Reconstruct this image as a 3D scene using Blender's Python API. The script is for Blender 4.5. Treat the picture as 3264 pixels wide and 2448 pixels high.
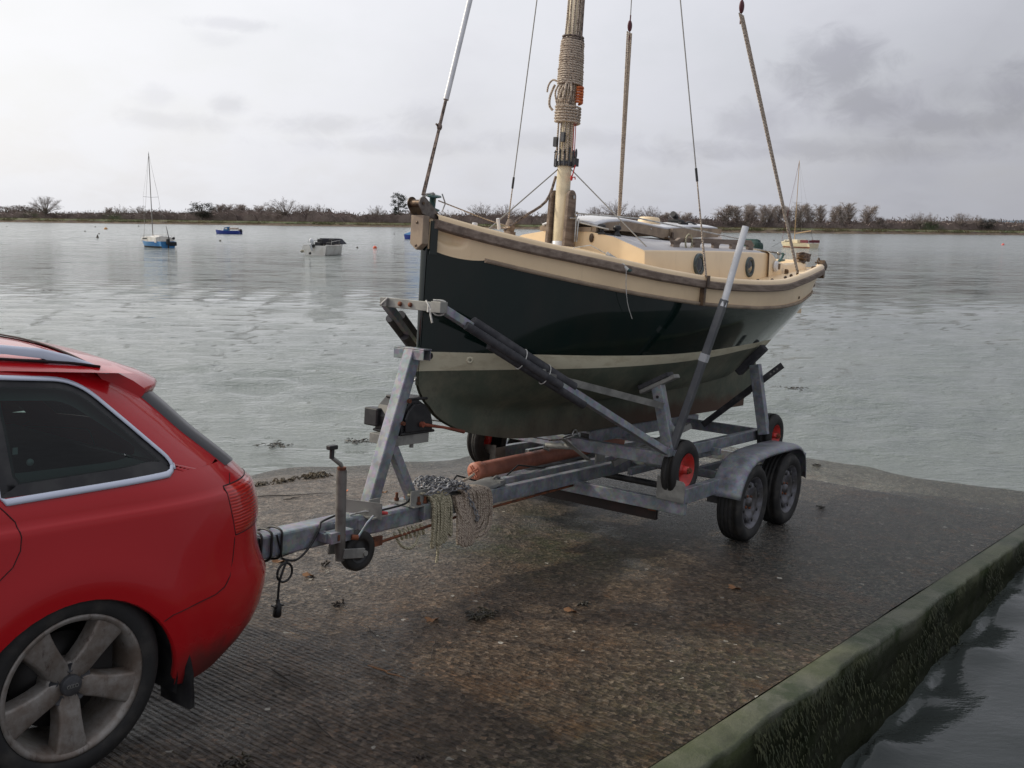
import bpy, math, random
import numpy as np
from mathutils import Vector, Matrix, noise as mnoise
rnd = random.Random(7)
R = math.radians
for o in list(bpy.data.objects): bpy.data.objects.remove(o)
scene = bpy.context.scene
COL = scene.collection

# ------------------------------------------------------------------ camera
EYE = Vector((0.0, 0.0, 2.59))            # metres above the water (water level is z = 0)
PITCH, ROLL, FPX = R(9.8), 0.0125, 2970.0
cF = Vector((0, math.cos(PITCH), -math.sin(PITCH)))
U0 = Vector((0, math.sin(PITCH), math.cos(PITCH)))
cR = Vector((1, 0, 0)) * math.cos(ROLL) + U0 * math.sin(ROLL)
cU = -Vector((1, 0, 0)) * math.sin(ROLL) + U0 * math.cos(ROLL)
cam_d = bpy.data.cameras.new('camera'); cam = bpy.data.objects.new('camera', cam_d); COL.objects.link(cam)
cam_d.sensor_width = 36; cam_d.lens = 36 * FPX / 3264; cam_d.clip_end = 6000; cam_d.clip_start = .05
cam.matrix_world = Matrix(((cR.x, cU.x, -cF.x, EYE.x), (cR.y, cU.y, -cF.y, EYE.y), (cR.z, cU.z, -cF.z, EYE.z), (0, 0, 0, 1)))
scene.camera = cam

# ------------------------------------------------------------------ sky and sun
SUN_AZ, SUN_EL = R(-71), R(33)            # azimuth from +y towards +x
sund = Vector((math.sin(SUN_AZ) * math.cos(SUN_EL), math.cos(SUN_AZ) * math.cos(SUN_EL), math.sin(SUN_EL)))
W = bpy.data.worlds.new('World'); scene.world = W; W.use_nodes = True
nt = W.node_tree; nt.nodes.clear()
def N(t, **k):
    n = nt.nodes.new(t)
    for a, b in k.items(): setattr(n, a, b)
    return n
def LK(a, b): nt.links.new(a, b)
def mathn(op, a, b=None, c=None, clamp=False):
    n = N('ShaderNodeMath', operation=op, use_clamp=clamp)
    for i, v in enumerate((a, b, c)):
        if v is None: continue
        if isinstance(v, (int, float)): n.inputs[i].default_value = v
        else: LK(v, n.inputs[i])
    return n.outputs[0]
def mixc(f, a, b, mode='MIX'):
    n = N('ShaderNodeMixRGB', blend_type=mode)
    for i, v in ((0, f), (1, a), (2, b)):
        if isinstance(v, (int, float)): n.inputs[i].default_value = v
        elif isinstance(v, tuple): n.inputs[i].default_value = (*v, 1)
        else: LK(v, n.inputs[i])
    return n.outputs[0]
def ramp(f, stops, interp='EASE'):
    n = N('ShaderNodeValToRGB'); n.color_ramp.interpolation = interp
    e = n.color_ramp.elements
    while len(e) > 1: e.remove(e[-1])
    e[0].position = stops[0][0]; e[0].color = (*stops[0][1], 1) if isinstance(stops[0][1], tuple) else (stops[0][1],) * 3 + (1,)
    for p, c in stops[1:]:
        q = e.new(p); q.color = (*c, 1) if isinstance(c, tuple) else (c, c, c, 1)
    LK(f, n.inputs[0]); return n.outputs[0]
def noise(vec, scale, detail=5, rough=.55, dist=0.0, dim='3D'):
    n = N('ShaderNodeTexNoise'); n.noise_dimensions = dim
    n.inputs['Scale'].default_value = scale; n.inputs['Detail'].default_value = detail
    n.inputs['Roughness'].default_value = rough; n.inputs['Distortion'].default_value = dist
    if vec is not None: LK(vec, n.inputs['Vector'])
    return n.outputs['Fac']
def mapping(vec, sc=(1, 1, 1), rot=(0, 0, 0), loc=(0, 0, 0)):
    n = N('ShaderNodeMapping'); n.inputs['Scale'].default_value = sc; n.inputs['Rotation'].default_value = rot
    n.inputs['Location'].default_value = loc; LK(vec, n.inputs['Vector']); return n.outputs[0]
tc = N('ShaderNodeTexCoord')
sky = N('ShaderNodeTexSky', sky_type='NISHITA'); sky.sun_disc = False
sky.sun_elevation = SUN_EL; sky.sun_rotation = SUN_AZ; sky.air_density = 1.6; sky.dust_density = 3.0; sky.ozone_density = 1.0
sep = N('ShaderNodeSeparateXYZ'); LK(tc.outputs['Generated'], sep.inputs[0])
zz = mathn('ADD', mathn('MAXIMUM', sep.outputs[2], 0.0), .42)
cb = N('ShaderNodeCombineXYZ'); LK(mathn('DIVIDE', sep.outputs[0], zz), cb.inputs[0]); LK(mathn('DIVIDE', sep.outputs[1], zz), cb.inputs[1])
dot = N('ShaderNodeVectorMath', operation='DOT_PRODUCT'); LK(tc.outputs['Generated'], dot.inputs[0]); dot.inputs[1].default_value = sund
sunprox = mathn('MAXIMUM', dot.outputs['Value'], 0.0)
glow = mathn('POWER', sunprox, 1.6)
glow2 = mathn('POWER', sunprox, 14.0)
n1 = noise(mapping(cb.outputs[0], loc=(3.1, 1.7, 0)), 1.9, 6, .52, .15)
n2 = noise(mapping(cb.outputs[0], loc=(8.3, 4.2, 0)), 5.2, 6, .55, .2)
dens = mathn('ADD', mathn('MULTIPLY', n1, .7), mathn('MULTIPLY', n2, .3))
lump = ramp(dens, [(.47, 0.0), (.68, 1.0)])                       # broad, faint darker veils
lump = mathn('MULTIPLY', lump, .55)
# separate small clouds, each with a ragged edge, placed by azimuth and elevation
az_ = mathn('ARCTAN2', sep.outputs[0], sep.outputs[1]); el_ = mathn('ARCSINE', sep.outputs[2])
ae = N('ShaderNodeCombineXYZ'); LK(az_, ae.inputs[0]); LK(mathn('MULTIPLY', el_, 1.5), ae.inputs[1])
nz = mathn('SUBTRACT', noise(ae.outputs[0], 26, 8, .62, .6), .5); nz2 = mathn('SUBTRACT', noise(mapping(ae.outputs[0], loc=(3, 3, 0)), 9, 5, .55), .5)
def cloudlet(a, e, w, h, k, edge=.85, rag=2.3):
    p = mathn('POWER', mathn('MULTIPLY', mathn('SUBTRACT', az_, a), 1 / w), 2.0); q = mathn('POWER', mathn('MULTIPLY', mathn('SUBTRACT', el_, e), 1 / h), 2.0)
    d = mathn('ADD', mathn('SQRT', mathn('ADD', p, q)), mathn('ADD', mathn('MULTIPLY', nz, rag), mathn('MULTIPLY', nz2, 1.1)))
    n = N('ShaderNodeMapRange'); n.interpolation_type = 'SMOOTHSTEP'; LK(d, n.inputs[0]); n.inputs[1].default_value = 1.0 + edge / 2; n.inputs[2].default_value = 1.0 - edge; return mathn('MULTIPLY', n.outputs[0], k)
tot = None
for c_ in ((.318, .148, .048, .034, .95), (.350, .118, .044, .026, .95), (.290, .166, .024, .020, .6), (.425, .097, .085, .014, .7), (.245, .104, .040, .024, .5), (.30, .075, .16, .012, .55), (-.290, .112, .019, .010, .55), (-.352, .116, .022, .012, .35), (-.345, .094, .050, .010, .42),
           (-.285, .187, .042, .006, .5), (-.300, .172, .024, .008, .3), (-.195, .096, .060, .012, .5), (-.090, .104, .034, .017, .5), (-.12, .078, .12, .010, .4), (.04, .085, .10, .012, .35), (.55, .12, .12, .03, .8), (-.75, .15, .12, .03, .6)):
    m_ = cloudlet(*c_); tot = m_ if tot is None else mathn('MAXIMUM', tot, m_)
base = mixc(lump, (8.6, 8.75, 9.6), (6.9, 7.0, 7.8))             # thin bright veil / greyer cloud
base = mixc(tot, base, (5.9, 5.95, 6.75))
lit = mathn('ADD', mathn('MULTIPLY_ADD', mathn('MINIMUM', dot.outputs['Value'], 0.0), .30, .60), mathn('ADD', mathn('MULTIPLY', mathn('POWER', sunprox, .7), .52), mathn('MULTIPLY', glow2, 1.0)))
lc = N('ShaderNodeCombineXYZ')
for i in range(3): LK(lit, lc.inputs[i])
cloud = mixc(1.0, base, lc.outputs[0], 'MULTIPLY')
cloud = mixc(mathn('MULTIPLY', glow, mathn('SUBTRACT', 1.0, mathn('MULTIPLY', tot, .45)), clamp=True), cloud, (10.0, 9.9, 9.6))
hz = mathn('SUBTRACT', 1.0, mathn('MULTIPLY', mathn('POWER', 2.718, mathn('MULTIPLY', mathn('MAXIMUM', el_, 0.0), -11.0)), mathn('MULTIPLY', mathn('SUBTRACT', 1.0, glow), .17)))
hc = N('ShaderNodeCombineXYZ')
for i in range(3): LK(hz, hc.inputs[i])
cloud = mixc(1.0, cloud, hc.outputs[0], 'MULTIPLY')
cover = mathn('MULTIPLY_ADD', ramp(n2, [(.32, 0.0), (.62, 1.0)]), .08, .90)
skyc = mixc(cover, sky.outputs[0], cloud)
bg = N('ShaderNodeBackground'); bg.inputs[1].default_value = .105
LK(skyc, bg.inputs[0]); wo = N('ShaderNodeOutputWorld'); LK(bg.outputs[0], wo.inputs[0])
sd = bpy.data.lights.new('sun', 'SUN'); sd.energy = 2.3; sd.angle = R(3); sd.color = (1, .90, .74)
so = bpy.data.objects.new('sun', sd); COL.objects.link(so); so.rotation_euler = sund.to_track_quat('Z', 'Y').to_euler()
scene.view_settings.view_transform = 'Standard'; scene.view_settings.look = 'None'
scene.view_settings.exposure = 0.0; scene.view_settings.gamma = 1.0
scene.render.engine = 'CYCLES'
scene.cycles.max_bounces = 8; scene.cycles.transparent_max_bounces = 12; scene.cycles.use_denoising = True

# ------------------------------------------------------------------ frames of reference
def frame(O, yaw, pitch):
    S = Vector((math.sin(yaw) * math.cos(pitch), math.cos(yaw) * math.cos(pitch), -math.sin(pitch)))   # down the slope / aft
    T = Vector((math.cos(yaw), -math.sin(yaw), 0)); Nn = T.cross(S)
    return Matrix(((S.x, T.x, Nn.x, O[0]), (S.y, T.y, Nn.y, O[1]), (S.z, T.z, Nn.z, O[2]), (0, 0, 0, 1)))
YAW, SLOPE = R(36), R(5.1)
RF = frame((-.584, 5.010, .604), YAW, SLOPE)      # rig: s aft from the bow, t towards the pier side, n up from the slipway
CFM = frame(tuple(RF @ Vector((-2.329, -.18, 0))), YAW, SLOPE)   # car: origin under its rear axle
WM = Matrix.Identity(4)
def sea(x, y, z=0.0):
    d = cF + cR * ((x - 1632) / FPX) - cU * ((y - 1224) / FPX)
    return EYE + d * ((z - EYE.z) / d.z)

# ------------------------------------------------------------------ mesh builder
def V3(*a): return Vector(a)
class MB:
    def __init__(s): s.v = []; s.f = []; s.m = []; s.s = []
    def add(s, vs, fs, mat=0, smooth=False):
        k = len(s.v); s.v += [tuple(v) for v in vs]
        for f in fs: s.f.append(tuple(i + k for i in f)); s.m.append(mat); s.s.append(smooth)
        return s
    def box(s, c, sz, rot=None, mat=0):
        x, y, z = [q / 2 for q in sz]; c = Vector(c)
        vs = [Vector(p) for p in ((-x, -y, -z), (x, -y, -z), (x, y, -z), (-x, y, -z), (-x, -y, z), (x, -y, z), (x, y, z), (-x, y, z))]
        if rot is not None: vs = [rot @ v for v in vs]
        return s.add([v + c for v in vs], [(0, 3, 2, 1), (4, 5, 6, 7), (0, 1, 5, 4), (1, 2, 6, 5), (2, 3, 7, 6), (3, 0, 4, 7)], mat)
    def b2(s, a, b, mat=0):
        a = Vector(a); b = Vector(b); return s.box((a + b) / 2, [abs(q) for q in (b - a)], None, mat)
    def beam(s, p0, p1, w, h, up=(0, 0, 1), mat=0):
        p0 = Vector(p0); p1 = Vector(p1); d = (p1 - p0); L = d.length; d.normalize()
        u = Vector(up); x = d.cross(u)
        if x.length < 1e-4: x = d.cross(Vector((0, 1, 0)))
        x.normalize(); z = x.cross(d)
        M = Matrix((d, x, z)).transposed()
        return s.box((p0 + p1) / 2, (L, w, h), M, mat)
    def tube(s, pts, r, n=8, mat=0, closed=False, caps=True, smooth=True):
        pts = [Vector(p) for p in pts]
        if not closed and isinstance(r, (int, float)) and r < .014 and 4 <= len(pts) <= 36:      # cords and cables bend smoothly
            q = [pts[0]] + pts + [pts[-1]]; sm_ = []
            for i in range(1, len(q) - 2):
                a, b, c, d = q[i - 1:i + 3]
                for k in range(4): t = k / 4; sm_.append(.5 * ((2 * b) + (c - a) * t + (2 * a - 5 * b + 4 * c - d) * t * t + (3 * b - a - 3 * c + d) * t ** 3))
            pts = sm_ + [pts[-1]]
        m = len(pts)
        rs = r if isinstance(r, (list, tuple)) else [r] * m
        nrm = None; vs = []
        for i in range(m):
            a = pts[(i - 1) % m] if (closed or i > 0) else pts[0]; b = pts[(i + 1) % m] if (closed or i < m - 1) else pts[-1]
            d = (b - a)
            if d.length < 1e-9: d = Vector((0, 0, 1))
            d.normalize()
            if nrm is None:
                nrm = d.orthogonal().normalized()
            nrm = (nrm - d * nrm.dot(d))
            if nrm.length < 1e-6: nrm = d.orthogonal()
            nrm.normalize(); bn = d.cross(nrm)
            for k in range(n):
                t = 2 * math.pi * k / n; vs.append(pts[i] + (nrm * math.cos(t) + bn * math.sin(t)) * rs[i])
        fs = []
        for i in range(m if closed else m - 1):
            j = (i + 1) % m
            for k in range(n): fs.append((i * n + k, i * n + (k + 1) % n, j * n + (k + 1) % n, j * n + k))
        s.add(vs, fs, mat, smooth)
        if caps and not closed:
            s.add(vs[:n], [tuple(range(n))[::-1]], mat); s.add(vs[-n:], [tuple(range(n))], mat)
        return s
    def lathe(s, prof, O, axis, n=32, mat=0, smooth=True, mats=None):
        O = Vector(O); A = Vector(axis).normalized(); X = A.orthogonal().normalized(); Y = A.cross(X)
        if abs(A.y) > .9: X = Vector((1, 0, 0)); Y = A.cross(X)
        vs = []
        for r, a in prof:
            for k in range(n):
                t = 2 * math.pi * k / n; vs.append(O + A * a + (X * math.cos(t) + Y * math.sin(t)) * r)
        for i in range(len(prof) - 1):
            fs = [(i * n + k, i * n + (k + 1) % n, (i + 1) * n + (k + 1) % n, (i + 1) * n + k) for k in range(n)]
            k0 = len(s.v) if i == 0 else k0
            if i == 0: s.v += [tuple(v) for v in vs]
            for f in fs: s.f.append(tuple(q + k0 for q in f)); s.m.append(mats[i] if mats else mat); s.s.append(smooth)
        return s
    def ell(s, c, r, rot=None, nu=14, nv=10, mat=0):
        c = Vector(c); vs = []; fs = []
        for i in range(nv + 1):
            for k in range(nu):
                a = math.pi * i / nv; b = 2 * math.pi * k / nu
                p = Vector((r[0] * math.sin(a) * math.cos(b), r[1] * math.sin(a) * math.sin(b), r[2] * math.cos(a)))
                vs.append(c + (rot @ p if rot is not None else p))
        for i in range(nv):
            for k in range(nu): fs.append((i * nu + k, (i + 1) * nu + k, (i + 1) * nu + (k + 1) % nu, i * nu + (k + 1) % nu))
        return s.add(vs, fs, mat, True)
    def grid(s, P, mat=0, smooth=True, matf=None):
        nu = len(P); nv = len(P[0]); k = len(s.v)
        for row in P: s.v += [tuple(p) for p in row]
        for i in range(nu - 1):
            for j in range(nv - 1):
                s.f.append((k + i * nv + j, k + (i + 1) * nv + j, k + (i + 1) * nv + j + 1, k + i * nv + j + 1))
                s.m.append(matf(i, j) if matf else mat); s.s.append(smooth)
        return s
    def prism(s, poly, vec, mat=0):
        n = len(poly); v = Vector(vec); a = [Vector(p) for p in poly]; b = [p + v for p in a]
        return s.add(a + b, [tuple(range(n))[::-1], tuple(range(n, 2 * n))] + [(i, (i + 1) % n, n + (i + 1) % n, n + i) for i in range(n)], mat)
    def obj(s, name, mats, shift=(0, 0, 0), bevel=0, solid=0, weld=False):
        sh = Vector(shift)
        me = bpy.data.meshes.new(name)
        me.from_pydata([(x - sh.x, y - sh.y, z - sh.z) for x, y, z in s.v], [], s.f)
        mats = mats if isinstance(mats, (list, tuple)) else [mats]
        for m in mats: me.materials.append(m)
        me.polygons.foreach_set('material_index', s.m); me.polygons.foreach_set('use_smooth', s.s)
        me.update()
        o = bpy.data.objects.new(name, me); COL.objects.link(o)
        if weld: o.modifiers.new('w', 'WELD').merge_threshold = .0005
        if solid: q = o.modifiers.new('s', 'SOLIDIFY'); q.thickness = solid; q.offset = 0
        if bevel:
            q = o.modifiers.new('b', 'BEVEL'); q.width = bevel; q.segments = 2; q.limit_method = 'ANGLE'; q.angle_limit = R(50)
        return o
def tag(o, label, cat, group=None):
    o['label'] = label; o['category'] = cat
    if group: o['group'] = group
    return o
class Thing:
    def __init__(s, name, label, cat, M=WM, base=(0, 0, 0), group=None):
        s.base = Vector(base); o = bpy.data.objects.new(name, None); COL.objects.link(o); o.empty_display_size = .2
        o.matrix_world = M @ Matrix.Translation(s.base); tag(o, label, cat, group); s.o = o
    def part(s, name, mb, mats, parent=None, label=None, **k):
        o = mb.obj(name, mats, s.base, **k); o.parent = parent or s.o
        if label: o['label'] = label
        return o
def single(name, mb, mats, label, cat, M=WM, base=(0, 0, 0), group=None, **k):
    o = mb.obj(name, mats, base, **k); o.matrix_world = M @ Matrix.Translation(Vector(base)); return tag(o, label, cat, group)
def struct(name, mb, mats, M=WM, kind='structure', **k):
    o = mb.obj(name, mats, **k); o.matrix_world = M; o['kind'] = kind; return o
def copy_tree(o, parent=None):
    c = o.copy(); COL.objects.link(c); c.parent = parent
    for ch in list(o.children): copy_tree(ch, c)
    return c
def arc(c, r, a0, a1, n, ax=0, ay=2):
    out = []
    for i in range(n + 1):
        a = a0 + (a1 - a0) * i / n; p = list(c); p[ax] += r * math.cos(a); p[ay] += r * math.sin(a); out.append(Vector(p))
    return out
def interp(x, tab):
    return float(np.interp(x, [t[0] for t in tab], [t[1] for t in tab]))
def smoothtab(tab):
    """monotone-ish cubic interpolation of a table"""
    xs = [t[0] for t in tab]; ys = [t[1] for t in tab]; n = len(xs)
    d = [(ys[i + 1] - ys[i]) / (xs[i + 1] - xs[i]) for i in range(n - 1)]
    m = [d[0]] + [0 if d[i - 1] * d[i] <= 0 else 2 * d[i - 1] * d[i] / (d[i - 1] + d[i]) for i in range(1, n - 1)] + [d[-1]]
    def f(x):
        if x <= xs[0]: return ys[0]
        if x >= xs[-1]: return ys[-1]
        i = max(k for k in range(n - 1) if xs[k] <= x); h = xs[i + 1] - xs[i]; t = (x - xs[i]) / h
        return ((2 * t**3 - 3 * t**2 + 1) * ys[i] + (t**3 - 2 * t**2 + t) * h * m[i] + (-2 * t**3 + 3 * t**2) * ys[i + 1] + (t**3 - t**2) * h * m[i + 1])
    return f

# ------------------------------------------------------------------ materials
def newmat(name):
    global nt
    m = bpy.data.materials.new(name); m.use_nodes = True; nt = m.node_tree
    b = nt.nodes['Principled BSDF']; return m, b
def mcoord(kind='Object'): return N('ShaderNodeTexCoord').outputs[kind]
def bump(b, h, strength=.3, dist=.01):
    n = N('ShaderNodeBump'); n.inputs['Strength'].default_value = strength; n.inputs['Distance'].default_value = dist
    LK(h, n.inputs['Height']); LK(n.outputs[0], b.inputs['Normal'])
def basic(name, col, rough=.5, metal=0.0, col2=None, scale=6, mixr=(.4, .62), bump_s=0, bscale=80, coat=0, rvar=0.0, spec=None):
    m, b = newmat(name); b.inputs['Roughness'].default_value = rough; b.inputs['Metallic'].default_value = metal
    b.inputs['Base Color'].default_value = (*col, 1)
    if spec is not None: b.inputs['Specular IOR Level'].default_value = spec
    if coat: b.inputs['Coat Weight'].default_value = coat; b.inputs['Coat Roughness'].default_value = .04
    c = mcoord()
    if col2:
        f = ramp(noise(c, scale, 6, .6), [(mixr[0], 0.0), (mixr[1], 1.0)]); LK(mixc(f, col, col2), b.inputs['Base Color'])
    if rvar:
        LK(mathn('MULTIPLY_ADD', noise(c, scale * 2.3, 4, .6), rvar * 2, rough - rvar), b.inputs['Roughness'])
    if bump_s: bump(b, noise(c, bscale, 4, .6), bump_s, .004)
    return m
M = {}
# hot-dip galvanised steel: dull mottled grey, a little rust and dirt
m, b = newmat('galvanised'); c = mcoord()
f1 = ramp(noise(c, 9, 6, .65), [(.36, 0.0), (.66, 1.0)]); vor = N('ShaderNodeTexVoronoi'); vor.inputs['Scale'].default_value = 45; LK(c, vor.inputs['Vector'])
colr = mixc(f1, (.185, .20, .225), (.32, .335, .365)); colr = mixc(.18, colr, vor.outputs['Color'], 'SOFT_LIGHT')
dirt = ramp(noise(mapping(c, (1, 1, 3)), 4.3, 8, .75), [(.58, 0.0), (.74, 1.0)]); colr = mixc(mathn('MULTIPLY', dirt, .55), colr, (.16, .14, .11))
LK(colr, b.inputs['Base Color']); b.inputs['Metallic'].default_value = .35
LK(mathn('MULTIPLY_ADD', f1, .2, .42), b.inputs['Roughness']); bump(b, noise(c, 120, 3), .15, .002); M['galv'] = m
M['galv2'] = basic('galvanised_pale', (.31, .31, .285), .55, .2, (.19, .19, .18), 7, bump_s=.1)
M['rust'] = basic('rusty_steel', (.22, .07, .03), .8, 0, (.09, .035, .02), 18, bump_s=.3)
M['redrust'] = basic('red_oxide_bar', (.33, .09, .05), .6, 0, (.18, .05, .03), 14)
M['darksteel'] = basic('dark_steel', (.045, .047, .052), .5, .3, (.09, .09, .095), 12)
M['tyre'] = basic('tyre_rubber', (.018, .018, .018), .75, 0, (.045, .042, .038), 9, (.45, .7), bump_s=.2, bscale=60)
M['rimgrey'] = basic('rim_paint_grey', (.16, .16, .18), .55, .3, (.08, .075, .07), 11)
M['rimred'] = basic('rim_paint_red', (.62, .03, .025), .45, 0, (.38, .03, .02), 10, coat=.2)
M['black'] = basic('black_plastic', (.014, .014, .016), .42, 0, (.03, .03, .03), 12)
M['foam'] = basic('black_foam_sleeve', (.035, .036, .042), .75, 0, (.06, .06, .066), 15, bump_s=.3, bscale=150)
M['pvc'] = basic('white_tube', (.72, .73, .75), .28, 0, (.6, .61, .63), 8)
M['tape'] = basic('grey_tape', (.42, .43, .45), .4)
M['clay'] = basic('orange_brown_pipe', (.42, .16, .11), .5, 0, (.27, .10, .07), 5, bump_s=.05)
M['claycap'] = basic('orange_pipe_cap', (.50, .19, .12), .5, 0, (.4, .15, .1), 9)
M['mast'] = basic('cream_painted_spar', (.82, .72, .52), .35, 0, (.62, .54, .38), 6)
M['ss'] = basic('stainless', (.55, .54, .52), .3, .9, (.32, .30, .27), 20)
M['bronze'] = basic('bronze', (.15, .10, .06), .45, .6, (.07, .05, .04), 20)
M['wire'] = basic('wire_rope', (.30, .29, .27), .5, .4)
M['green'] = basic('green_plastic', (.06, .13, .12), .45, 0, (.035, .09, .085), 20)
M['gcover'] = basic('dark_green_cover', (.012, .045, .04), .7, 0, (.02, .065, .055), 9, bump_s=.2)
M['red'] = basic('red_cord', (.5, .02, .02), .6)
M['orange'] = basic('orange_cord', (.62, .17, .04), .7, 0, (.45, .10, .03), 30)
M['white'] = basic('white_gelcoat', (.74, .75, .78), .35, 0, (.66, .67, .70), 5)
M['cable'] = basic('black_cable', (.012, .012, .013), .45)
def ropemat(name, c1, c2, c3):
    m, b = newmat(name); c = mcoord()
    w = N('ShaderNodeTexWave'); w.inputs['Scale'].default_value = 28; w.inputs['Distortion'].default_value = 3; w.inputs['Detail'].default_value = 2
    LK(mapping(c, rot=(.6, .8, .4)), w.inputs['Vector'])
    f = mathn('MULTIPLY', w.outputs['Fac'], 1.0); k = mixc(f, c1, c2)
    LK(mixc(ramp(noise(c, 90, 4, .7), [(.5, 0.0), (.62, 1.0)]), k, c3), b.inputs['Base Color'])
    b.inputs['Roughness'].default_value = .9; bump(b, w.outputs['Fac'], .7, .004); return m
M['rope'] = ropemat('braided_rope_beige', (.62, .53, .43), (.40, .33, .265), (.15, .11, .09))
M['ropeg'] = ropemat('braided_rope_green', (.60, .55, .40), (.36, .33, .23), (.16, .155, .10))
M['ropew'] = basic('white_cord', (.6, .6, .58), .85, 0, (.42, .41, .38), 40)
M['ropeb'] = basic('brown_rope', (.24, .19, .16), .9, 0, (.06, .045, .04), 50, bump_s=.4)
M['chain'] = basic('galvanised_chain', (.36, .37, .39), .5, .3, (.12, .12, .13), 30)
# hull paints
m, b = newmat('dark_green_gloss'); c = mcoord(); b.inputs['Base Color'].default_value = (.006, .020, .018, 1)
LK(mixc(ramp(noise(mapping(c, (1, 1, .35)), 3.2, 6, .62), [(.4, 0.0), (.72, 1.0)]), (.003, .012, .010), (.010, .015, .012)), b.inputs['Base Color'])
LK(mathn('MULTIPLY_ADD', noise(c, 5, 5, .6), .10, .03), b.inputs['Roughness']); b.inputs['Coat Weight'].default_value = .0
bump(b, noise(mapping(c, (1, 1, .5)), 2.2, 2, .4), .10, .02); M['hgreen'] = m
m, b = newmat('cream_gelcoat'); c = mcoord()
st = ramp(noise(mapping(c, (14, 14, 1.4)), 1, 6, .7), [(.56, 0.0), (.78, 1.0)])
k = mixc(ramp(noise(c, 4, 4), [(.35, 0.0), (.7, 1.0)]), (.86, .67, .43), (.78, .60, .385)); k = mixc(mathn('MULTIPLY', st, .3), k, (.48, .34, .21))
LK(k, b.inputs['Base Color']); b.inputs['Roughness'].default_value = .38; bump(b, noise(c, 300, 2), .03, .001); M['cream'] = m
m, b = newmat('cream_boot_stripe'); c = mcoord()
k = mixc(ramp(noise(mapping(c, (3, 3, 9)), 2.5, 7, .7), [(.42, 0.0), (.7, 1.0)]), (.66, .62, .46), (.52, .47, .33)); LK(k, b.inputs['Base Color']); b.inputs['Roughness'].default_value = .6; M['boot'] = m
m, b = newmat('green_antifoul'); c = mcoord()
k = mixc(ramp(noise(c, 3.2, 8, .7), [(.36, 0.0), (.68, 1.0)]), (.078, .095, .068), (.150, .148, .105))
k = mixc(ramp(noise(c, 11, 8, .75), [(.52, 0.0), (.7, .55)]), k, (.055, .052, .042))
sx = N('ShaderNodeSeparateXYZ'); LK(c, sx.inputs[0])
low = mathn('ADD', sx.outputs[2], mathn('MULTIPLY', noise(c, 5, 6, .7), .22))
lowf = ramp(low, [(.17, 1.0), (.30, 0.0)])
k = mixc(mathn('MULTIPLY', lowf, mathn('MULTIPLY_ADD', ramp(mathn('ADD', sx.outputs[0], .6), [(0.0, 0.0), (1.0, 1.0)]), .5, .42)), k, (.085, .042, .025))
LK(k, b.inputs['Base Color']); b.inputs['Roughness'].default_value = .72; bump(b, noise(c, 60, 6, .7), .25, .004); M['anti'] = m
m, b = newmat('weathered_teak'); c = mcoord()
g = noise(mapping(c, (2.2, 30, 30)), 1.4, 6, .65); k = mixc(ramp(g, [(.35, 0.0), (.68, 1.0)]), (.155, .115, .09), (.27, .215, .175))
k = mixc(ramp(noise(c, 5, 7, .75), [(.54, 0.0), (.72, .75)]), k, (.09, .065, .05)); LK(k, b.inputs['Base Color'])
b.inputs['Roughness'].default_value = .8; bump(b, g, .3, .004); M['teak'] = m
M['teakpale'] = basic('pale_weathered_wood', (.36, .28, .20), .75, 0, (.26, .20, .15), 9, bump_s=.2)
M['deckgrey'] = basic('pale_deck_paint', (.52, .51, .52), .6, 0, (.45, .44, .45), 6, bump_s=.15)
M['portring'] = basic('porthole_ring', (.10, .125, .13), .45, .5, (.06, .075, .08), 25)
m, b = newmat('dark_glass'); b.inputs['Base Color'].default_value = (.02, .025, .032, 1); b.inputs['Roughness'].default_value = .06; M['pglass'] = m
# car
m, b = newmat('red_car_paint'); c = mcoord(); sx = N('ShaderNodeSeparateXYZ'); LK(c, sx.inputs[0])
dirt = mathn('ADD', mathn('MULTIPLY', sx.outputs[2], -1.0), mathn('MULTIPLY', noise(c, 2.3, 7, .6), .75))
behind = ramp(mathn('SUBTRACT', sx.outputs[0], .30), [(0.0, 0.0), (.22, 1.0)])
dm = mathn('MULTIPLY', ramp(dirt, [(0.0, 0.0), (.18, .85)]), mathn('MULTIPLY_ADD', behind, .75, .22))
LK(mixc(dm, (.46, .006, .011), (.075, .034, .028)), b.inputs['Base Color'])
LK(mathn('MULTIPLY_ADD', dm, .5, .25), b.inputs['Roughness']); b.inputs['Specular IOR Level'].default_value = .25; b.inputs['Coat Roughness'].default_value = .06
LK(mathn('MULTIPLY_ADD', dm, -.7, .7, clamp=True), b.inputs['Coat Weight']); bump(b, noise(c, 900, 2), .02, .0005); M['carred'] = m
M['trim'] = basic('satin_aluminium', (.60, .64, .75), .36, .25)
M['seam'] = basic('panel_gap', (.012, .004, .005), .8)
m, b = newmat('alloy_wheel'); c = mcoord()
k = mixc(ramp(noise(c, 7, 8, .7), [(.36, 0.0), (.64, 1.0)]), (.30, .285, .265), (.17, .135, .11)); k = mixc(ramp(noise(mapping(c, (9, 9, 3), (0, .8, 0)), 2.2, 9, .8), [(.55, 0.0), (.66, .8)]), k, (.07, .045, .035))
LK(k, b.inputs['Base Color']); b.inputs['Metallic'].default_value = .35; b.inputs['Roughness'].default_value = .45; M['alloy'] = m
M['cloth'] = basic('dark_cloth', (.022, .026, .032), .9, 0, (.035, .04, .048), 12)
M['lining'] = basic('grey_lining', (.14, .16, .16), .9)
m, b = newmat('tinted_glass'); nt.nodes.remove(b)
gl = N('ShaderNodeBsdfGlossy'); gl.inputs['Roughness'].default_value = .015; tr = N('ShaderNodeBsdfTransparent'); tr.inputs[0].default_value = (.46, .60, .56, 1)
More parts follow.
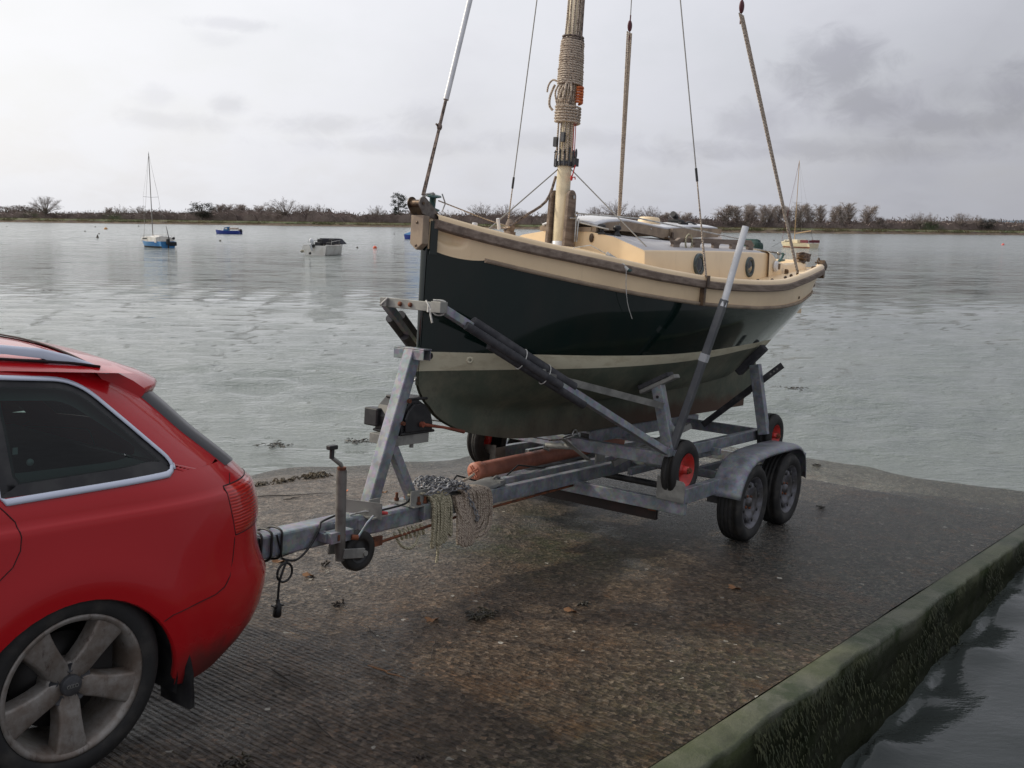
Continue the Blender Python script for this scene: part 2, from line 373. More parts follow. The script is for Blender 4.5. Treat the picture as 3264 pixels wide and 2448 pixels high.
fr = N('ShaderNodeFresnel'); fr.inputs['IOR'].default_value = 1.5; mx = N('ShaderNodeMixShader'); LK(fr.outputs[0], mx.inputs[0]); LK(tr.outputs[0], mx.inputs[1]); LK(gl.outputs[0], mx.inputs[2])
LK(mx.outputs[0], nt.nodes['Material Output'].inputs[0]); M['glass'] = m
m, b = newmat('tail_lamp_lens'); c = mcoord(); w = N('ShaderNodeTexWave'); w.bands_direction = 'Z'; w.inputs['Scale'].default_value = 26; LK(c, w.inputs['Vector'])
LK(mixc(w.outputs['Fac'], (.36, .006, .006), (.62, .022, .012)), b.inputs['Base Color']); b.inputs['Roughness'].default_value = .12; b.inputs['Coat Weight'].default_value = .6
bump(b, w.outputs['Fac'], .4, .003); M['lamp'] = m
# ------------------------------------------------------------------ slipway, kerb wall, foreshore
def kerb_t(s): return 2.125 + .078 * s
def pn(x, y, z, sc=1.0): return mnoise.noise(Vector((x * sc, y * sc, z * sc)))
def ground_n(s, t):
    q = max(0.0, -1.1 - t); drop = -.145 * (q * q / (q + .5)) if q > 0 else 0.0
    n = drop + pn(s, t, 0, .9) * .006 * (1 + q * 2) + pn(s, t, 3, 3.3) * .003
    if s > 5.22: n -= .016
    if q > .6: n += pn(s, t, 5, .55) * .05 * min(1, q - .6) + pn(s, t, 9, 2.2) * .018 * min(1, q - .6)
    return n
mb = MB()
ss = [-9 + .09 * i for i in range(160)] + [5.4 + .2 * i for i in range(70)]
ss = sorted(set(ss + [5.205, 5.235])); tt = list(np.linspace(-11, -1.6, 60)) + list(np.linspace(-1.5, 0, 22)[0:])
P = []
for s in ss:
    e = kerb_t(s) - .01
    row = [Vector((s, t, ground_n(s, t))) for t in tt] + [Vector((s, t, ground_n(s, t) - (.0 if t < e - .03 else max(0, .5 * pn(s, 7, 2, 1.6) + .1) * .012))) for t in list(np.linspace(.07, e - .05, 32)) + [e - .02, e]]
    P.append(row)
mb.grid(P)
m, b = newmat('slipway_concrete'); c = mcoord(); sx = N('ShaderNodeSeparateXYZ'); LK(c, sx.inputs[0]); S_, T_ = sx.outputs[0], sx.outputs[1]
def sm(v, a, bb): return ramp(v, [(a, 0.0), (bb, 1.0)], 'EASE') if 0 <= a < bb <= 1 else None
def sstep(v, a, bb):
    n = N('ShaderNodeMapRange'); n.interpolation_type = 'SMOOTHSTEP'; LK(v, n.inputs[0]); n.inputs[1].default_value = a; n.inputs[2].default_value = bb; return n.outputs[0]
big = noise(c, .9, 7, .68); big2 = noise(mapping(c, loc=(5, 9, 0)), 1.7, 7, .7); med = noise(c, 7, 7, .7); fine = noise(c, 42, 5, .75)
vor = N('ShaderNodeTexVoronoi'); vor.inputs['Scale'].default_value = 48; LK(c, vor.inputs['Vector'])
vsep = N('ShaderNodeSeparateColor'); LK(vor.outputs['Color'], vsep.inputs[0])
wob = mathn('MULTIPLY', mathn('SUBTRACT', big, .5), 2.2)
sS = mathn('ADD', S_, wob); tT = mathn('ADD', T_, mathn('MULTIPLY', mathn('SUBTRACT', big2, .5), 1.3))
brown = mixc(sstep(med, .38, .62), (.078, .049, .029), (.165, .110, .066))
greyb = mixc(sstep(med, .38, .62), (.125, .102, .084), (.255, .215, .178))
k = mixc(sstep(tT, -.35, .35), greyb, brown)
k = mixc(mathn('MULTIPLY', sstep(sS, -.6, -1.9), .65), k, (.080, .060, .048))
alg = mathn('MULTIPLY', sstep(tT, 1.15, 1.95), .7); k = mixc(mathn('MULTIPLY', alg, sstep(med, .3, .62)), k, (.040, .052, .024))
alg2 = mathn('MULTIPLY', mathn('MULTIPLY', sstep(sS, .2, .9), sstep(sS, 3.2, 2.0)), mathn('MULTIPLY', sstep(tT, -.9, -.1), sstep(tT, 1.2, .4)))
k = mixc(mathn('MULTIPLY', alg2, sstep(big2, .40, .56)), k, (.052, .058, .02))
grey = mixc(sstep(med, .35, .65), (.034, .033, .028), (.085, .082, .073))
gm = mathn('MULTIPLY', sstep(mathn('ADD', sS, mathn('MULTIPLY', T_, .35)), 1.5, 2.7), 1.0); gg = mixc(gm, k, grey)
low = mixc(sstep(med, .3, .68), (.14, .15, .12), (.30, .30, .255)); k = mixc(sstep(S_, 5.215, 5.225), gg, low)
k = mixc(mathn('MULTIPLY', mathn('MULTIPLY', sstep(tT, 1.0, 1.9), gm), .75), k, (.026, .034, .022))
k = mixc(mathn('MULTIPLY', sstep(fine, .40, .62), .55), k, mixc(sstep(vsep.outputs[0], .3, .7), (.022, .017, .013), (.30, .245, .19)))
orng = mathn('MULTIPLY', sstep(noise(mapping(c, loc=(2, 7, 1)), 2.1, 7, .75), .52, .64), mathn('MULTIPLY', sstep(tT, -.2, .5), .42)); k = mixc(orng, k, (.15, .075, .028))
# aggregate stones and broken shell
st = sstep(vsep.outputs[1], .90, .94); k = mixc(mathn('MULTIPLY', st, .38), k, mixc(vsep.outputs[2], (.38, .31, .24), (.25, .14, .08)))
shell = sstep(vsep.outputs[0], .9975, .999); k = mixc(shell, k, (.6, .57, .5))
mj = mathn('SUBTRACT', 1.0, sstep(mathn('ABSOLUTE', mathn('SUBTRACT', mathn('ADD', S_, mathn('MULTIPLY', mathn('SUBTRACT', noise(c, 3, 5, .6), .5), .05)), 5.22)), .008, .024)); k = mixc(mathn('MULTIPLY', mj, .8), k, (.022, .028, .016))
stain = sstep(noise(mapping(c, (1, 2.5, 1)), 1.25, 8, .72), .54, .66); k = mixc(mathn('MULTIPLY', stain, .42), k, (.035, .028, .022))
LK(k, b.inputs['Base Color'])
wet = mathn('MAXIMUM', mathn('MULTIPLY', gm, .75), mathn('MULTIPLY', stain, .6)); wet = mathn('MAXIMUM', wet, sstep(big, .5, .62))
geo = N('ShaderNodeNewGeometry'); gz = N('ShaderNodeSeparateXYZ'); LK(geo.outputs['Position'], gz.inputs[0]); tide = sstep(mathn('ADD', gz.outputs[2], mathn('MULTIPLY', mathn('SUBTRACT', big2, .5), .12)), .13, .02)
k = mixc(mathn('MULTIPLY', tide, .55), k, (.045, .045, .032)); v2 = N('ShaderNodeTexVoronoi'); v2.inputs['Scale'].default_value = 27; LK(c, v2.inputs['Vector']); v2s = N('ShaderNodeSeparateColor'); LK(v2.outputs['Color'], v2s.inputs[0])
gmul = mathn('MULTIPLY', mathn('MULTIPLY_ADD', vsep.outputs[2], .95, .52), mathn('MULTIPLY_ADD', v2s.outputs[0], .55, .72)); gcc = N('ShaderNodeCombineXYZ')
for i in range(3): LK(gmul, gcc.inputs[i])
k = mixc(1.0, k, gcc.outputs[0], 'MULTIPLY'); LK(k, b.inputs['Base Color'])
wet = mathn('MAXIMUM', wet, tide)
LK(mathn('MULTIPLY_ADD', wet, -.26, mathn('MULTIPLY_ADD', fine, .30, .30)), b.inputs['Roughness']); b.inputs['Specular IOR Level'].default_value = .30
wv = N('ShaderNodeTexWave'); wv.bands_direction = 'X'; wv.inputs['Scale'].default_value = 11.5; wv.inputs['Distortion'].default_value = 6.5; wv.inputs['Detail'].default_value = 5; wv.inputs['Detail Scale'].default_value = 2.2; wv.inputs['Detail Roughness'].default_value = .7
LK(mapping(c, (1, .12, 1)), wv.inputs['Vector'])
gr = mathn('MULTIPLY', wv.outputs['Fac'], mathn('MULTIPLY', mathn('MULTIPLY_ADD', sstep(sS, -.2, -1.5), 1.9, .45), mathn('MULTIPLY', sstep(T_, -1.6, -.6), mathn('ADD', .35, med))))
h = mathn('ADD', mathn('MULTIPLY', gr, .75), mathn('ADD', mathn('MULTIPLY', fine, 1.5), mathn('MULTIPLY', vor.outputs['Distance'], .7))); h = mathn('ADD', h, mathn('MULTIPLY', med, .8)); h = mathn('SUBTRACT', h, mathn('MULTIPLY', mj, 1.4))
bump(b, h, 1.0, .034)
M['slip'] = m
struct('slipway', mb, M['slip'], RF)

m, b = newmat('mossy_concrete_edge'); c = mcoord(); sx = N('ShaderNodeSeparateXYZ'); LK(c, sx.inputs[0])
md = noise(c, 5, 8, .72); k = mixc(sstep(md, .36, .62), (.035, .05, .022), (.12, .125, .095)); k = mixc(mathn('MULTIPLY', sstep(noise(c, 1.3, 5), .45, .62), .5), k, (.10, .11, .055))
k = mixc(mathn('MULTIPLY', sstep(noise(mapping(c, (2, 2, 14)), 1.2, 5, .6), .5, .68), .45), k, (.018, .02, .012))
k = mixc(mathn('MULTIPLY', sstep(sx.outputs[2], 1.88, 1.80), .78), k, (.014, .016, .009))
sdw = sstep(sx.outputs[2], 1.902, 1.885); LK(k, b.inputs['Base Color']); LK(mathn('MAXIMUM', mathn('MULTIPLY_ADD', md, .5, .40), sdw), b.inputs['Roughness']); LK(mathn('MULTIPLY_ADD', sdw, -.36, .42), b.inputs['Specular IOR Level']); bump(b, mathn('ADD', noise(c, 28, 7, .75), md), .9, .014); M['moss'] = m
mb = MB(); P = []
for s in np.arange(-9, 14, .05):
    e = kerb_t(s); j = pn(s, 0, 0, 2.2) * .012 + pn(s, 4, 0, 9) * .006; k2 = pn(s, 8, 0, 1.3) * .012
    w = .128 + j
    P.append([Vector((s, e + a + (j if i > 3 else 0), n + (k2 * .4 if i > 1 else 0))) for i, (a, n) in enumerate((
        (-.018, -.012 - .02 * max(0, pn(s, 7, 7, 1.9))), (-.008, -.004), (.004, .006), (.012, .014), (.06, .016), (w - .012, .012), (w - .002, .008), (w + .003, -.004 + pn(s, 1, 2, 12) * .005), (w + .002, -.05),
        (w + .006 + pn(s, 2, 2, 6) * .01, -.11), (w + .002 + pn(s, 3, 5, 5) * .012, -.18), (w - .012, -.21), (w - .002 + pn(s, 5, 5, 6) * .01, -.225), (w - .004 + pn(s, 6, 5, 4) * .012, -.34), (w, -.46), (w, -.62), (w, -.9), (w + .02, -2.0)))])
mb.grid(P)
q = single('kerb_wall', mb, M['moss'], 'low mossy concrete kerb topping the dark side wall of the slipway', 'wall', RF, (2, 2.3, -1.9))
# weed hanging from the kerb edge
mb = MB()
for i in range(5200):
    s = -1.6 + rnd.random() ** 1.3 * 9; e = kerb_t(s) + .135; z = .004 - rnd.random() ** 1.5 * .42; L = .012 + rnd.random() * .03
    if pn(s, z * 3, 1, 1.7) < -.12: continue
    a = Vector((s, e + .006, z)); d = Vector((rnd.uniform(-.4, .4), rnd.uniform(.1, .6), -1)).normalized() * L; w = Vector((.004 + rnd.random() * .005, 0, 0))
    mb.add([a - w, a + w, a + d], [(0, 1, 2)])
M['weed'] = basic('green_weed', (.024, .034, .010), .7, 0, (.05, .055, .018), 8)
o = mb.obj('seaweed_fringe', M['weed']); o.parent = q; o.location = (-2, -2.3, 1.9); o['kind'] = 'stuff'

# ------------------------------------------------------------------ water
wr = np.random.RandomState(5); NW = 60
wl = np.exp(wr.uniform(np.log(.26), np.log(1.25), NW)); th = wr.normal(R(-98), R(33), NW); kx = np.cos(th) * 2 * np.pi / wl; ky = np.sin(th) * 2 * np.pi / wl; ph = wr.uniform(0, 6.28, NW)
amp = .0074 * wl * wr.uniform(.5, 1.3, NW)
def wave(x, y, dx):
    z = np.zeros_like(x); gx = x + .12 * np.sin(y * 1.1 + x * .4); gy = y + .15 * np.sin(x * .9 - y * .3)
    for i in range(NW):
        f = np.clip((wl[i] / dx - 2.5) / 2.5, 0, 1)
        z += amp[i] * f * np.sin(kx[i] * gx + ky[i] * gy + ph[i])
    g = .75 + .5 * np.sin(x * .21 + 1.3) * np.sin(y * .17 + x * .05); z *= g
    z = z + .10 * z * z / .03
    return z
rows = [1.0]
while rows[-1] < 620: rows.append(rows[-1] * 1.0125)
NC = 460; uu = np.linspace(-1.15, 1.15, NC)
Y = np.repeat(np.array(rows)[:, None], NC, 1); X = Y * uu[None, :]
Rinv = RF.inverted(); A = np.array(Rinv)[:3, :3]; B = np.array(Rinv)[:3, 3]
sl = A[0, 0] * X + A[0, 1] * Y + B[0]; tl = A[1, 0] * X + A[1, 1] * Y + B[1]
Z = wave(X, Y, Y * .012)
right = np.clip((tl - (2.3 + .078 * sl)) / .3, 0, 1) * np.clip((7.5 - sl) / 3, 0, 1); Z *= (1 - .90 * right)
dep = np.clip((sl - 6.3) / 2.5 + np.clip((-1.5 - tl) * .5, 0, 1.2), .16, 1); dep = np.where(right > 0.01, 1, dep); dep = np.where(Y > 14, 1, dep); Z *= dep
me = bpy.data.meshes.new('water'); nr = len(rows)
co = np.stack([X, Y, Z], -1).reshape(-1, 3)
idx = np.arange(nr * NC).reshape(nr, NC); fa = np.stack([idx[:-1, :-1], idx[:-1, 1:], idx[1:, 1:], idx[1:, :-1]], -1).reshape(-1, 4)
me.vertices.add(len(co)); me.vertices.foreach_set('co', co.astype(np.float32).ravel()); me.loops.add(fa.size); me.loops.foreach_set('vertex_index', fa.astype(np.int32).ravel())
me.polygons.add(len(fa)); me.polygons.foreach_set('loop_start', np.arange(0, fa.size, 4, dtype=np.int32)); me.polygons.foreach_set('use_smooth', np.ones(len(fa), bool)); me.update(); me.validate()
m, b = newmat('estuary_water'); c = mcoord(); sx = N('ShaderNodeSeparateXYZ'); LK(c, sx.inputs[0])
b.inputs['IOR'].default_value = 1.333; LK(mathn('MULTIPLY_ADD', sstep(sx.outputs[1], 8, 160), .12, .03), b.inputs['Roughness'])
cloudy = noise(mapping(c, (.25, .5, 1)), .3, 4, .6); LK(mixc(sstep(cloudy, .35, .65), (.135, .158, .148), (.165, .188, .172)), b.inputs['Base Color']); wcol = b.inputs['Base Color'].links[0].from_socket
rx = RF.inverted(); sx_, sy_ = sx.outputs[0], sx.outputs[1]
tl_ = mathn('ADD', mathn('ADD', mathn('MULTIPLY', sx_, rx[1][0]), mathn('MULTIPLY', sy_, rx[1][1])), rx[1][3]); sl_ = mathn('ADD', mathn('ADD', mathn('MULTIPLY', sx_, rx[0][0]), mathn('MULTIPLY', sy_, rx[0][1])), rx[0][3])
calm_shade = mathn('MULTIPLY', sstep(mathn('SUBTRACT', tl_, mathn('MULTIPLY', sl_, .078)), 2.0, 2.4), sstep(sl_, 7.5, 4.5)); live = mathn('SUBTRACT', 1.0, mathn('MULTIPLY', calm_shade, .86))
LK(mixc(calm_shade, wcol, (.045, .052, .050)), b.inputs['Base Color'])  # sheltered corner: water colour darkened to stand in for the wall's shade
d1 = noise(mapping(c, (1, 1.9, 1), (0, 0, R(8))), 6.5, 4, .60); d2 = noise(mapping(c, (1, 2.6, 1), (0, 0, R(-12))), 1.7, 5, .60); d3 = noise(mapping(c, (1, 2.2, 1)), 19, 3, .6)
h = mathn('ADD', mathn('MULTIPLY', d1, .030), mathn('ADD', mathn('MULTIPLY', d2, .05), mathn('MULTIPLY', d3, .008)))
bn = N('ShaderNodeBump'); bn.inputs['Distance'].default_value = 1.0; LK(h, bn.inputs['Height']); LK(live, bn.inputs['Strength'])
# beyond ~15 m the ripples are smaller than a pixel: tilt the normal directly so the surface stays broken up
gust = noise(mapping(c, (.5, 1.4, 1)), .22, 5, .65)
def ncol(scale, det, st):
    n = N('ShaderNodeTexNoise'); n.inputs['Scale'].default_value = scale; n.inputs['Detail'].default_value = det; n.inputs['Roughness'].default_value = .68; LK(mapping(c, st), n.inputs['Vector'])
    v = N('ShaderNodeVectorMath', operation='SUBTRACT'); LK(n.outputs['Color'], v.inputs[0]); v.inputs[1].default_value = (.5, .5, .5); return v.outputs[0]
va = N('ShaderNodeVectorMath', operation='ADD'); LK(ncol(.9, 8, (1, 2.2, 1)), va.inputs[0]); LK(ncol(.32, 5, (1, 2.6, 1)), va.inputs[1])
vm = N('ShaderNodeVectorMath', operation='MULTIPLY'); LK(va.outputs[0], vm.inputs[0]); vm.inputs[1].default_value = (1.0, 1.75, 0)
vs_ = N('ShaderNodeVectorMath', operation='SCALE'); LK(vm.outputs[0], vs_.inputs[0]); LK(mathn('MULTIPLY', mathn('MULTIPLY_ADD', gust, 1.6, .15), sstep(sy_, 14, 42)), vs_.inputs['Scale'])
ad = N('ShaderNodeVectorMath', operation='ADD'); LK(bn.outputs[0], ad.inputs[0]); LK(vs_.outputs[0], ad.inputs[1]); nn_ = N('ShaderNodeVectorMath', operation='NORMALIZE'); LK(ad.outputs[0], nn_.inputs[0]); LK(nn_.outputs[0], b.inputs['Normal'])
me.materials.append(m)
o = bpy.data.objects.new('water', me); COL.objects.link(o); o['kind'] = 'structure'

# ------------------------------------------------------------------ far shore
shore = [(-900, 697), (-300, 704), (0, 708), (550, 715), (1100, 722), (1400, 726), (1800, 733), (2266, 741), (2700, 745), (3264, 750), (3700, 756), (4300, 765)]
def shore_pt(x): return sea(x, interp(x, shore))
def back(p, d, z):
    q = Vector((p.x, p.y, 0)); q += q.normalized() * d; return Vector((q.x, q.y, z))
def htop(x, y, D):      # height above the water of a thing seen at pixel height y when it stands at distance D
    d = cF + cR * ((x - 1632) / FPX) - cU * ((y - 1224) / FPX); return EYE.z + d.z / math.hypot(d.x, d.y) * D
xs = list(np.linspace(-900, 4300, 210)); P = []
for x in xs:
    p = shore_pt(x); j = pn(x, 0, 0, .021) * 2.2 + pn(x, 3, 0, .09) * .8
    P.append([back(p, -4 + j * .3, -.5), back(p, j * .4, .02), back(p, 1.5 + j, .35 + pn(x, 1, 0, .05) * .15), back(p, 3.5 + j, .85 + pn(x, 5, 1, .08) * .2), back(p, 4.2 + j, 1.15 + pn(x, 6, 1, .07) * .25)])
mb = MB(); mb.grid(P)
m, b = newmat('mud_bank'); c = mcoord(); k = mixc(sstep(noise(c, .35, 6, .7), .4, .6), (.065, .042, .032), (.13, .095, .06)); LK(k, b.inputs['Base Color']); b.inputs['Roughness'].default_value = .9; struct('mud_bank', mb, m)
P = []
for x in xs:
    p = shore_pt(x); j = pn(x, 0, 0, .021) * 2.2 + pn(x, 3, 0, .09) * .8
    P.append([back(p, 4.15 + j, 1.1 + pn(x, 6, 1, .07) * .25), back(p, 6 + j, 1.6 + pn(x, 6, 1, .1) * .15), back(p, 9, 1.9), back(p, 60, 2.0), back(p, 300, 2.05), back(p, 1800, 2.2)])
mb = MB(); mb.grid(P)
m, b = newmat('rough_pasture'); c = mcoord(); k = mixc(sstep(noise(mapping(c, (.04, .3, 1)), 1, 6, .65), .40, .58), (.135, .115, .062), (.075, .115, .045)); k = mixc(sstep(noise(c, .3, 6, .7), .5, .65), k, (.10, .075, .05)); LK(k, b.inputs['Base Color']); b.inputs['Roughness'].default_value = 1; struct('far_field', mb, m)
mb = MB(); P = []
for x in np.linspace(1500, 4600, 60):
    top = 3400 * max(0, (.0086 * math.exp(-((x - 3500) / 420) ** 2) + .0035 + .0012 * pn(x, 0, 0, .011)))
    p = back(shore_pt(x), 2900, 0); P.append([Vector((p.x, p.y, -5)), Vector((p.x, p.y, top * .6)), back(p, 120, top)])
mb.grid(P); struct('hills', mb, basic('distant_wooded_hill', (.13, .16, .20), 1, 0, (.10, .13, .16), .01))

# hedge and scrub: a single mass nobody could count
hedge_top = [(-900, 660), (-300, 664), (0, 668), (60, 664), (110, 664), (160, 674), (250, 673), (330, 670), (420, 672), (480, 664), (560, 672), (700, 664), (800, 660), (860, 666), (960, 664), (1000, 658), (1060, 668), (1110, 672), (1150, 677), (1220, 674), (1300, 670), (1350, 672), (1420, 678), (1480, 672), (1600, 674), (1700, 678), (1760, 677), (1850, 684), (1900, 674), (2000, 678), (2100, 684), (2200, 689), (2300, 693), (2500, 697), (2780, 699), (2850, 694), (2950, 694), (3050, 696), (3130, 695), (3200, 702), (3264, 703), (3700, 712), (4300, 722)]
mb = MB(); mb2 = MB()
for side in (0, 1):
    x = -500.0
    while x < 3900:
        p = shore_pt(x); D0 = math.hypot(p.x, p.y); dd = (70 if x < 900 else 26) + (45 if side else 0) + rnd.uniform(-5, 5)
        if 1000 < x < 2300: dd -= 10
        D = D0 + dd; zt = htop(x, interp(x, hedge_top), D) * (.80 + .26 * rnd.random() - (.0 if side else .14))
        q = back(p, dd, 0); hw = rnd.uniform(3.0, 6.0); base_z = 1.3
        h = max(1.2, zt - base_z)
        for i in range(26):      # rounded twiggy scrub
            a = rnd.uniform(0, math.pi); rr = rnd.uniform(.35, 1.0); hx = math.cos(a) * hw * rr; hz = base_z + math.sin(a) * h * rr
            c0 = q + Vector((hx, rnd.uniform(-2, 2), hz)); L = rnd.uniform(.5, 1.6); d = Vector((rnd.uniform(-.6, .6), rnd.uniform(-.4, .4), rnd.uniform(.3, 1))).normalized() * L
            w = d.cross(Vector((0, 1, 0))).normalized() * rnd.uniform(.08, .28); mb.add([c0 - w, c0 + w, c0 + d], [(0, 1, 2)])
        vs = []
        for i in range(9):
            a = math.pi * i / 8; vs.append(q + Vector((math.cos(a) * hw * (.85 + .1 * rnd.random()), 0, base_z - .4 + math.sin(a) * h * (.72 + .18 * rnd.random()))))
        mb2.prism(vs, (0, 2.0, 0)); x += rnd.uniform(9, 16) * 600 / FPX * 1.9
m, b = newmat('winter_scrub'); c = mcoord(); k = mixc(sstep(noise(c, .09, 5, .7), .38, .62), (.14, .108, .098), (.24, .19, .17)); k = mixc(sstep(noise(mapping(c, loc=(40, 9, 3)), .045, 6, .7), .55, .68), k, (.10, .12, .065)); LK(k, b.inputs['Base Color']); b.inputs['Roughness'].default_value = 1
k0 = len(mb.v); mb.v += mb2.v; mb.f += [tuple(i + k0 for i in f) for f in mb2.f]; mb.m += mb2.m; mb.s += mb2.s
struct('undergrowth', mb, m, kind='stuff')
# dry grass and saltmarsh fringe on top of the bank
mb = MB()
for i in range(26000):
    x = rnd.uniform(-200, 3500); p = shore_pt(x); q = back(p, 3.2 + rnd.random() ** 1.5 * 9, 0); dz = interp(math.hypot(q.x, q.y) - math.hypot(p.x, p.y), [(3, .75), (4.2, 1.1), (6, 1.5), (9, 1.85), (14, 1.9)])
    L = rnd.uniform(.2, .55) * (1.0 if pn(x, 0, 0, .02) > -.1 else .6); w = rnd.uniform(.05, .22); mb.add([q + Vector((-w, 0, dz - .1)), q + Vector((w, 0, dz - .1)), q + Vector((rnd.uniform(-.1, .1), 0, dz + L))], [(0, 1, 2)])
m, b = newmat('dry_marsh_grass'); c = mcoord(); k = mixc(sstep(noise(c, .05, 6, .7), .42, .6), (.19, .145, .08), (.10, .10, .045)); LK(k, b.inputs['Base Color']); b.inputs['Roughness'].default_value = 1; struct('marsh_grass', mb, m, kind='stuff')

# ------------------------------------------------------------------ trees beyond the water
M['bark'] = basic('winter_bark', (.15, .13, .12), 1, 0, (.2, .175, .16), 3); M['twig'] = basic('winter_twigs', (.20, .165, .15), 1, 0, (.27, .225, .205), .9)
M['twigp'] = basic('poplar_twigs', (.30, .255, .235), 1, 0, (.38, .33, .30), .9); M['needle'] = basic('dark_evergreen_leaf', (.035, .042, .038), 1, 0, (.065, .075, .062), 1.5)
def blade(mb, a, d, w):
    n = d.cross(Vector((rnd.uniform(-1, 1), rnd.uniform(-1, 1), rnd.uniform(-.2, .2))))
    if n.length < 1e-5: return
    n = n.normalized() * w; mb.add([a - n, a + n, a + d], [(0, 1, 2)])
def bare(kind, seed, width):
    rnd.seed(seed); tk = MB(); cr = MB()
    def haze(p, d, n, spread, L, w):
        for i in range(n):
            s = p + Vector((rnd.gauss(0, 1), rnd.gauss(0, 1), rnd.gauss(0, .8))) * spread; dd = (d + Vector((rnd.uniform(-1, 1), rnd.uniform(-1, 1), rnd.uniform(-.3, 1)))).normalized(); blade(cr, s, dd * L * rnd.uniform(.5, 1.2), w * rnd.uniform(.6, 1.3))
    if kind == 'oak':
        tk.tube([(0, 0, 0), (.01, 0, .14), (.0, .01, .30)], [.034, .026, .020], 6, caps=False)
        for i in range(46):      # limbs reaching to the surface of a dome
            a = rnd.uniform(0, 6.283); e = math.asin(rnd.uniform(-.12, 1)); rr = rnd.uniform(.72, 1.05) * (1 + .16 * math.sin(3 * a + seed)); end = Vector((math.cos(a) * math.cos(e) * .5 * rr * width, math.sin(a) * math.cos(e) * .5 * rr * width, .46 + .50 * math.sin(e) * rr))
            st_ = Vector((0, 0, rnd.uniform(.14, .34))); mid = st_.lerp(end, .5) + Vector((rnd.uniform(-.06, .06), rnd.uniform(-.06, .06), rnd.uniform(.0, .07)))
            (tk if i < 9 else cr).tube([st_, mid, end], [.012, .007, .002], 4, caps=False, smooth=False); d = (end - mid).normalized()
            for k in range(7):
                u = rnd.uniform(.45, 1.0); p = mid.lerp(end, (u - .45) / .55); q = p + (d + Vector((rnd.uniform(-1, 1), rnd.uniform(-1, 1), rnd.uniform(-.4, .9)))).normalized() * rnd.uniform(.06, .14); cr.tube([p, q], [.0034, .0015], 3, caps=False, smooth=False); haze(q, d, 9, .026, .055, .0026)
            haze(end, d, 14, .035, .06, .0026)
    else:
        lean = Vector((.07, 0, 1)).normalized(); tk.tube([Vector((0, 0, 0)), lean * .5, lean * .93], [.016, .010, .002], 5, caps=False)
        for i in range(40):
            h = .10 + .68 * (i / 40); a = rnd.uniform(0, 6.28); ax = Vector((math.cos(a), math.sin(a), 0)); L = (.34 - .20 * max(0, h - .3)) * rnd.uniform(.7, 1.15)
            p = lean * h; q = p + (ax * .30 + Vector((0, 0, 1))).normalized() * L * .5; r_ = q + (ax * .22 + Vector((0, 0, 1))).normalized() * L * .55; cr.tube([p, q, r_], [.0062, .004, .0015], 3, caps=False, smooth=False)
            for k in range(20):
                u = rnd.random(); s = q.lerp(r_, u) if k > 6 else p.lerp(q, u); haze(s, Vector((ax.x * .5, ax.y * .5, 1.6)), 3, .016, .075, .0023)
    return tk, cr
def norm_meshes(tk, cr):
    hmax = max(v[2] for v in cr.v); wd = sorted(abs(v[0]) for v in cr.v)[int(len(cr.v) * .96)]
    return hmax, wd
PROTO = {}
def proto(key, kind, seed, width):
    if kind == 'conifer':
        rnd.seed(seed); tk = MB(); cr = MB(); tk.tube([(0, 0, 0), (.01, 0, .5), (0, 0, .97)], [.03, .02, .004], 6, caps=False)
        for i in range(44):
            h = .14 + .84 * i / 44; rad = width * (.16 + .20 * math.sin(min(1, (h - .08) / .7) * math.pi * .72)) * rnd.uniform(.5, 1.25); a = rnd.uniform(0, 6.28)
            cpt = Vector((math.cos(a) * rad * .72, math.sin(a) * rad * .72, h)); tk.tube([(0, 0, h - .02), cpt], [.006, .002], 3, caps=False)
            for k in range(54):
                p = cpt + Vector((rnd.gauss(0, 1) * .052, rnd.gauss(0, 1) * .052, rnd.gauss(0, 1) * .022)); blade(cr, p, Vector((rnd.uniform(-1, 1), rnd.uniform(-1, 1), rnd.uniform(-.3, .6))).normalized() * .04, .012)
    elif kind == 'bush':
        rnd.seed(seed); tk = MB(); cr = MB(); tk.tube([(0, 0, 0), (0, 0, .6)], [.04, .02], 5, caps=False)
        for i in range(24):
            a = rnd.uniform(0, 6.28); u = rnd.random() ** .5; e = rnd.uniform(0, 1.45); cpt = Vector((math.cos(a) * math.cos(e) * u * .5, math.sin(a) * math.cos(e) * u * .5, .2 + .66 * math.sin(e) * u)); tk.tube([(0, 0, .15), cpt], [.014, .004], 3, caps=False)
            for k in range(85):
                p = cpt + Vector((rnd.gauss(0, 1), rnd.gauss(0, 1), rnd.gauss(0, 1) * .8)) * .075; blade(cr, p, Vector((rnd.uniform(-1, 1), rnd.uniform(-1, 1), rnd.uniform(-.2, 1))).normalized() * .05, .013)
    else: tk, cr = bare(kind, seed, width)
    h, w = norm_meshes(tk, cr); PROTO[key] = (tk, cr, h, w, kind, [None, None])
for i in range(4): proto('oak%d' % i, 'oak', 11 + i, 1.0 + .12 * i)
for i in range(3): proto('pop%d' % i, 'poplar', 31 + i, 1.0)
proto('fir0', 'conifer', 51, 1.0); proto('bush0', 'bush', 61, 1); proto('bush1', 'bush', 62, 1)
used_names = {'oak': 'bare_tree', 'poplar': 'poplar_tree', 'conifer': 'pine_tree', 'bush': 'evergreen_tree'}
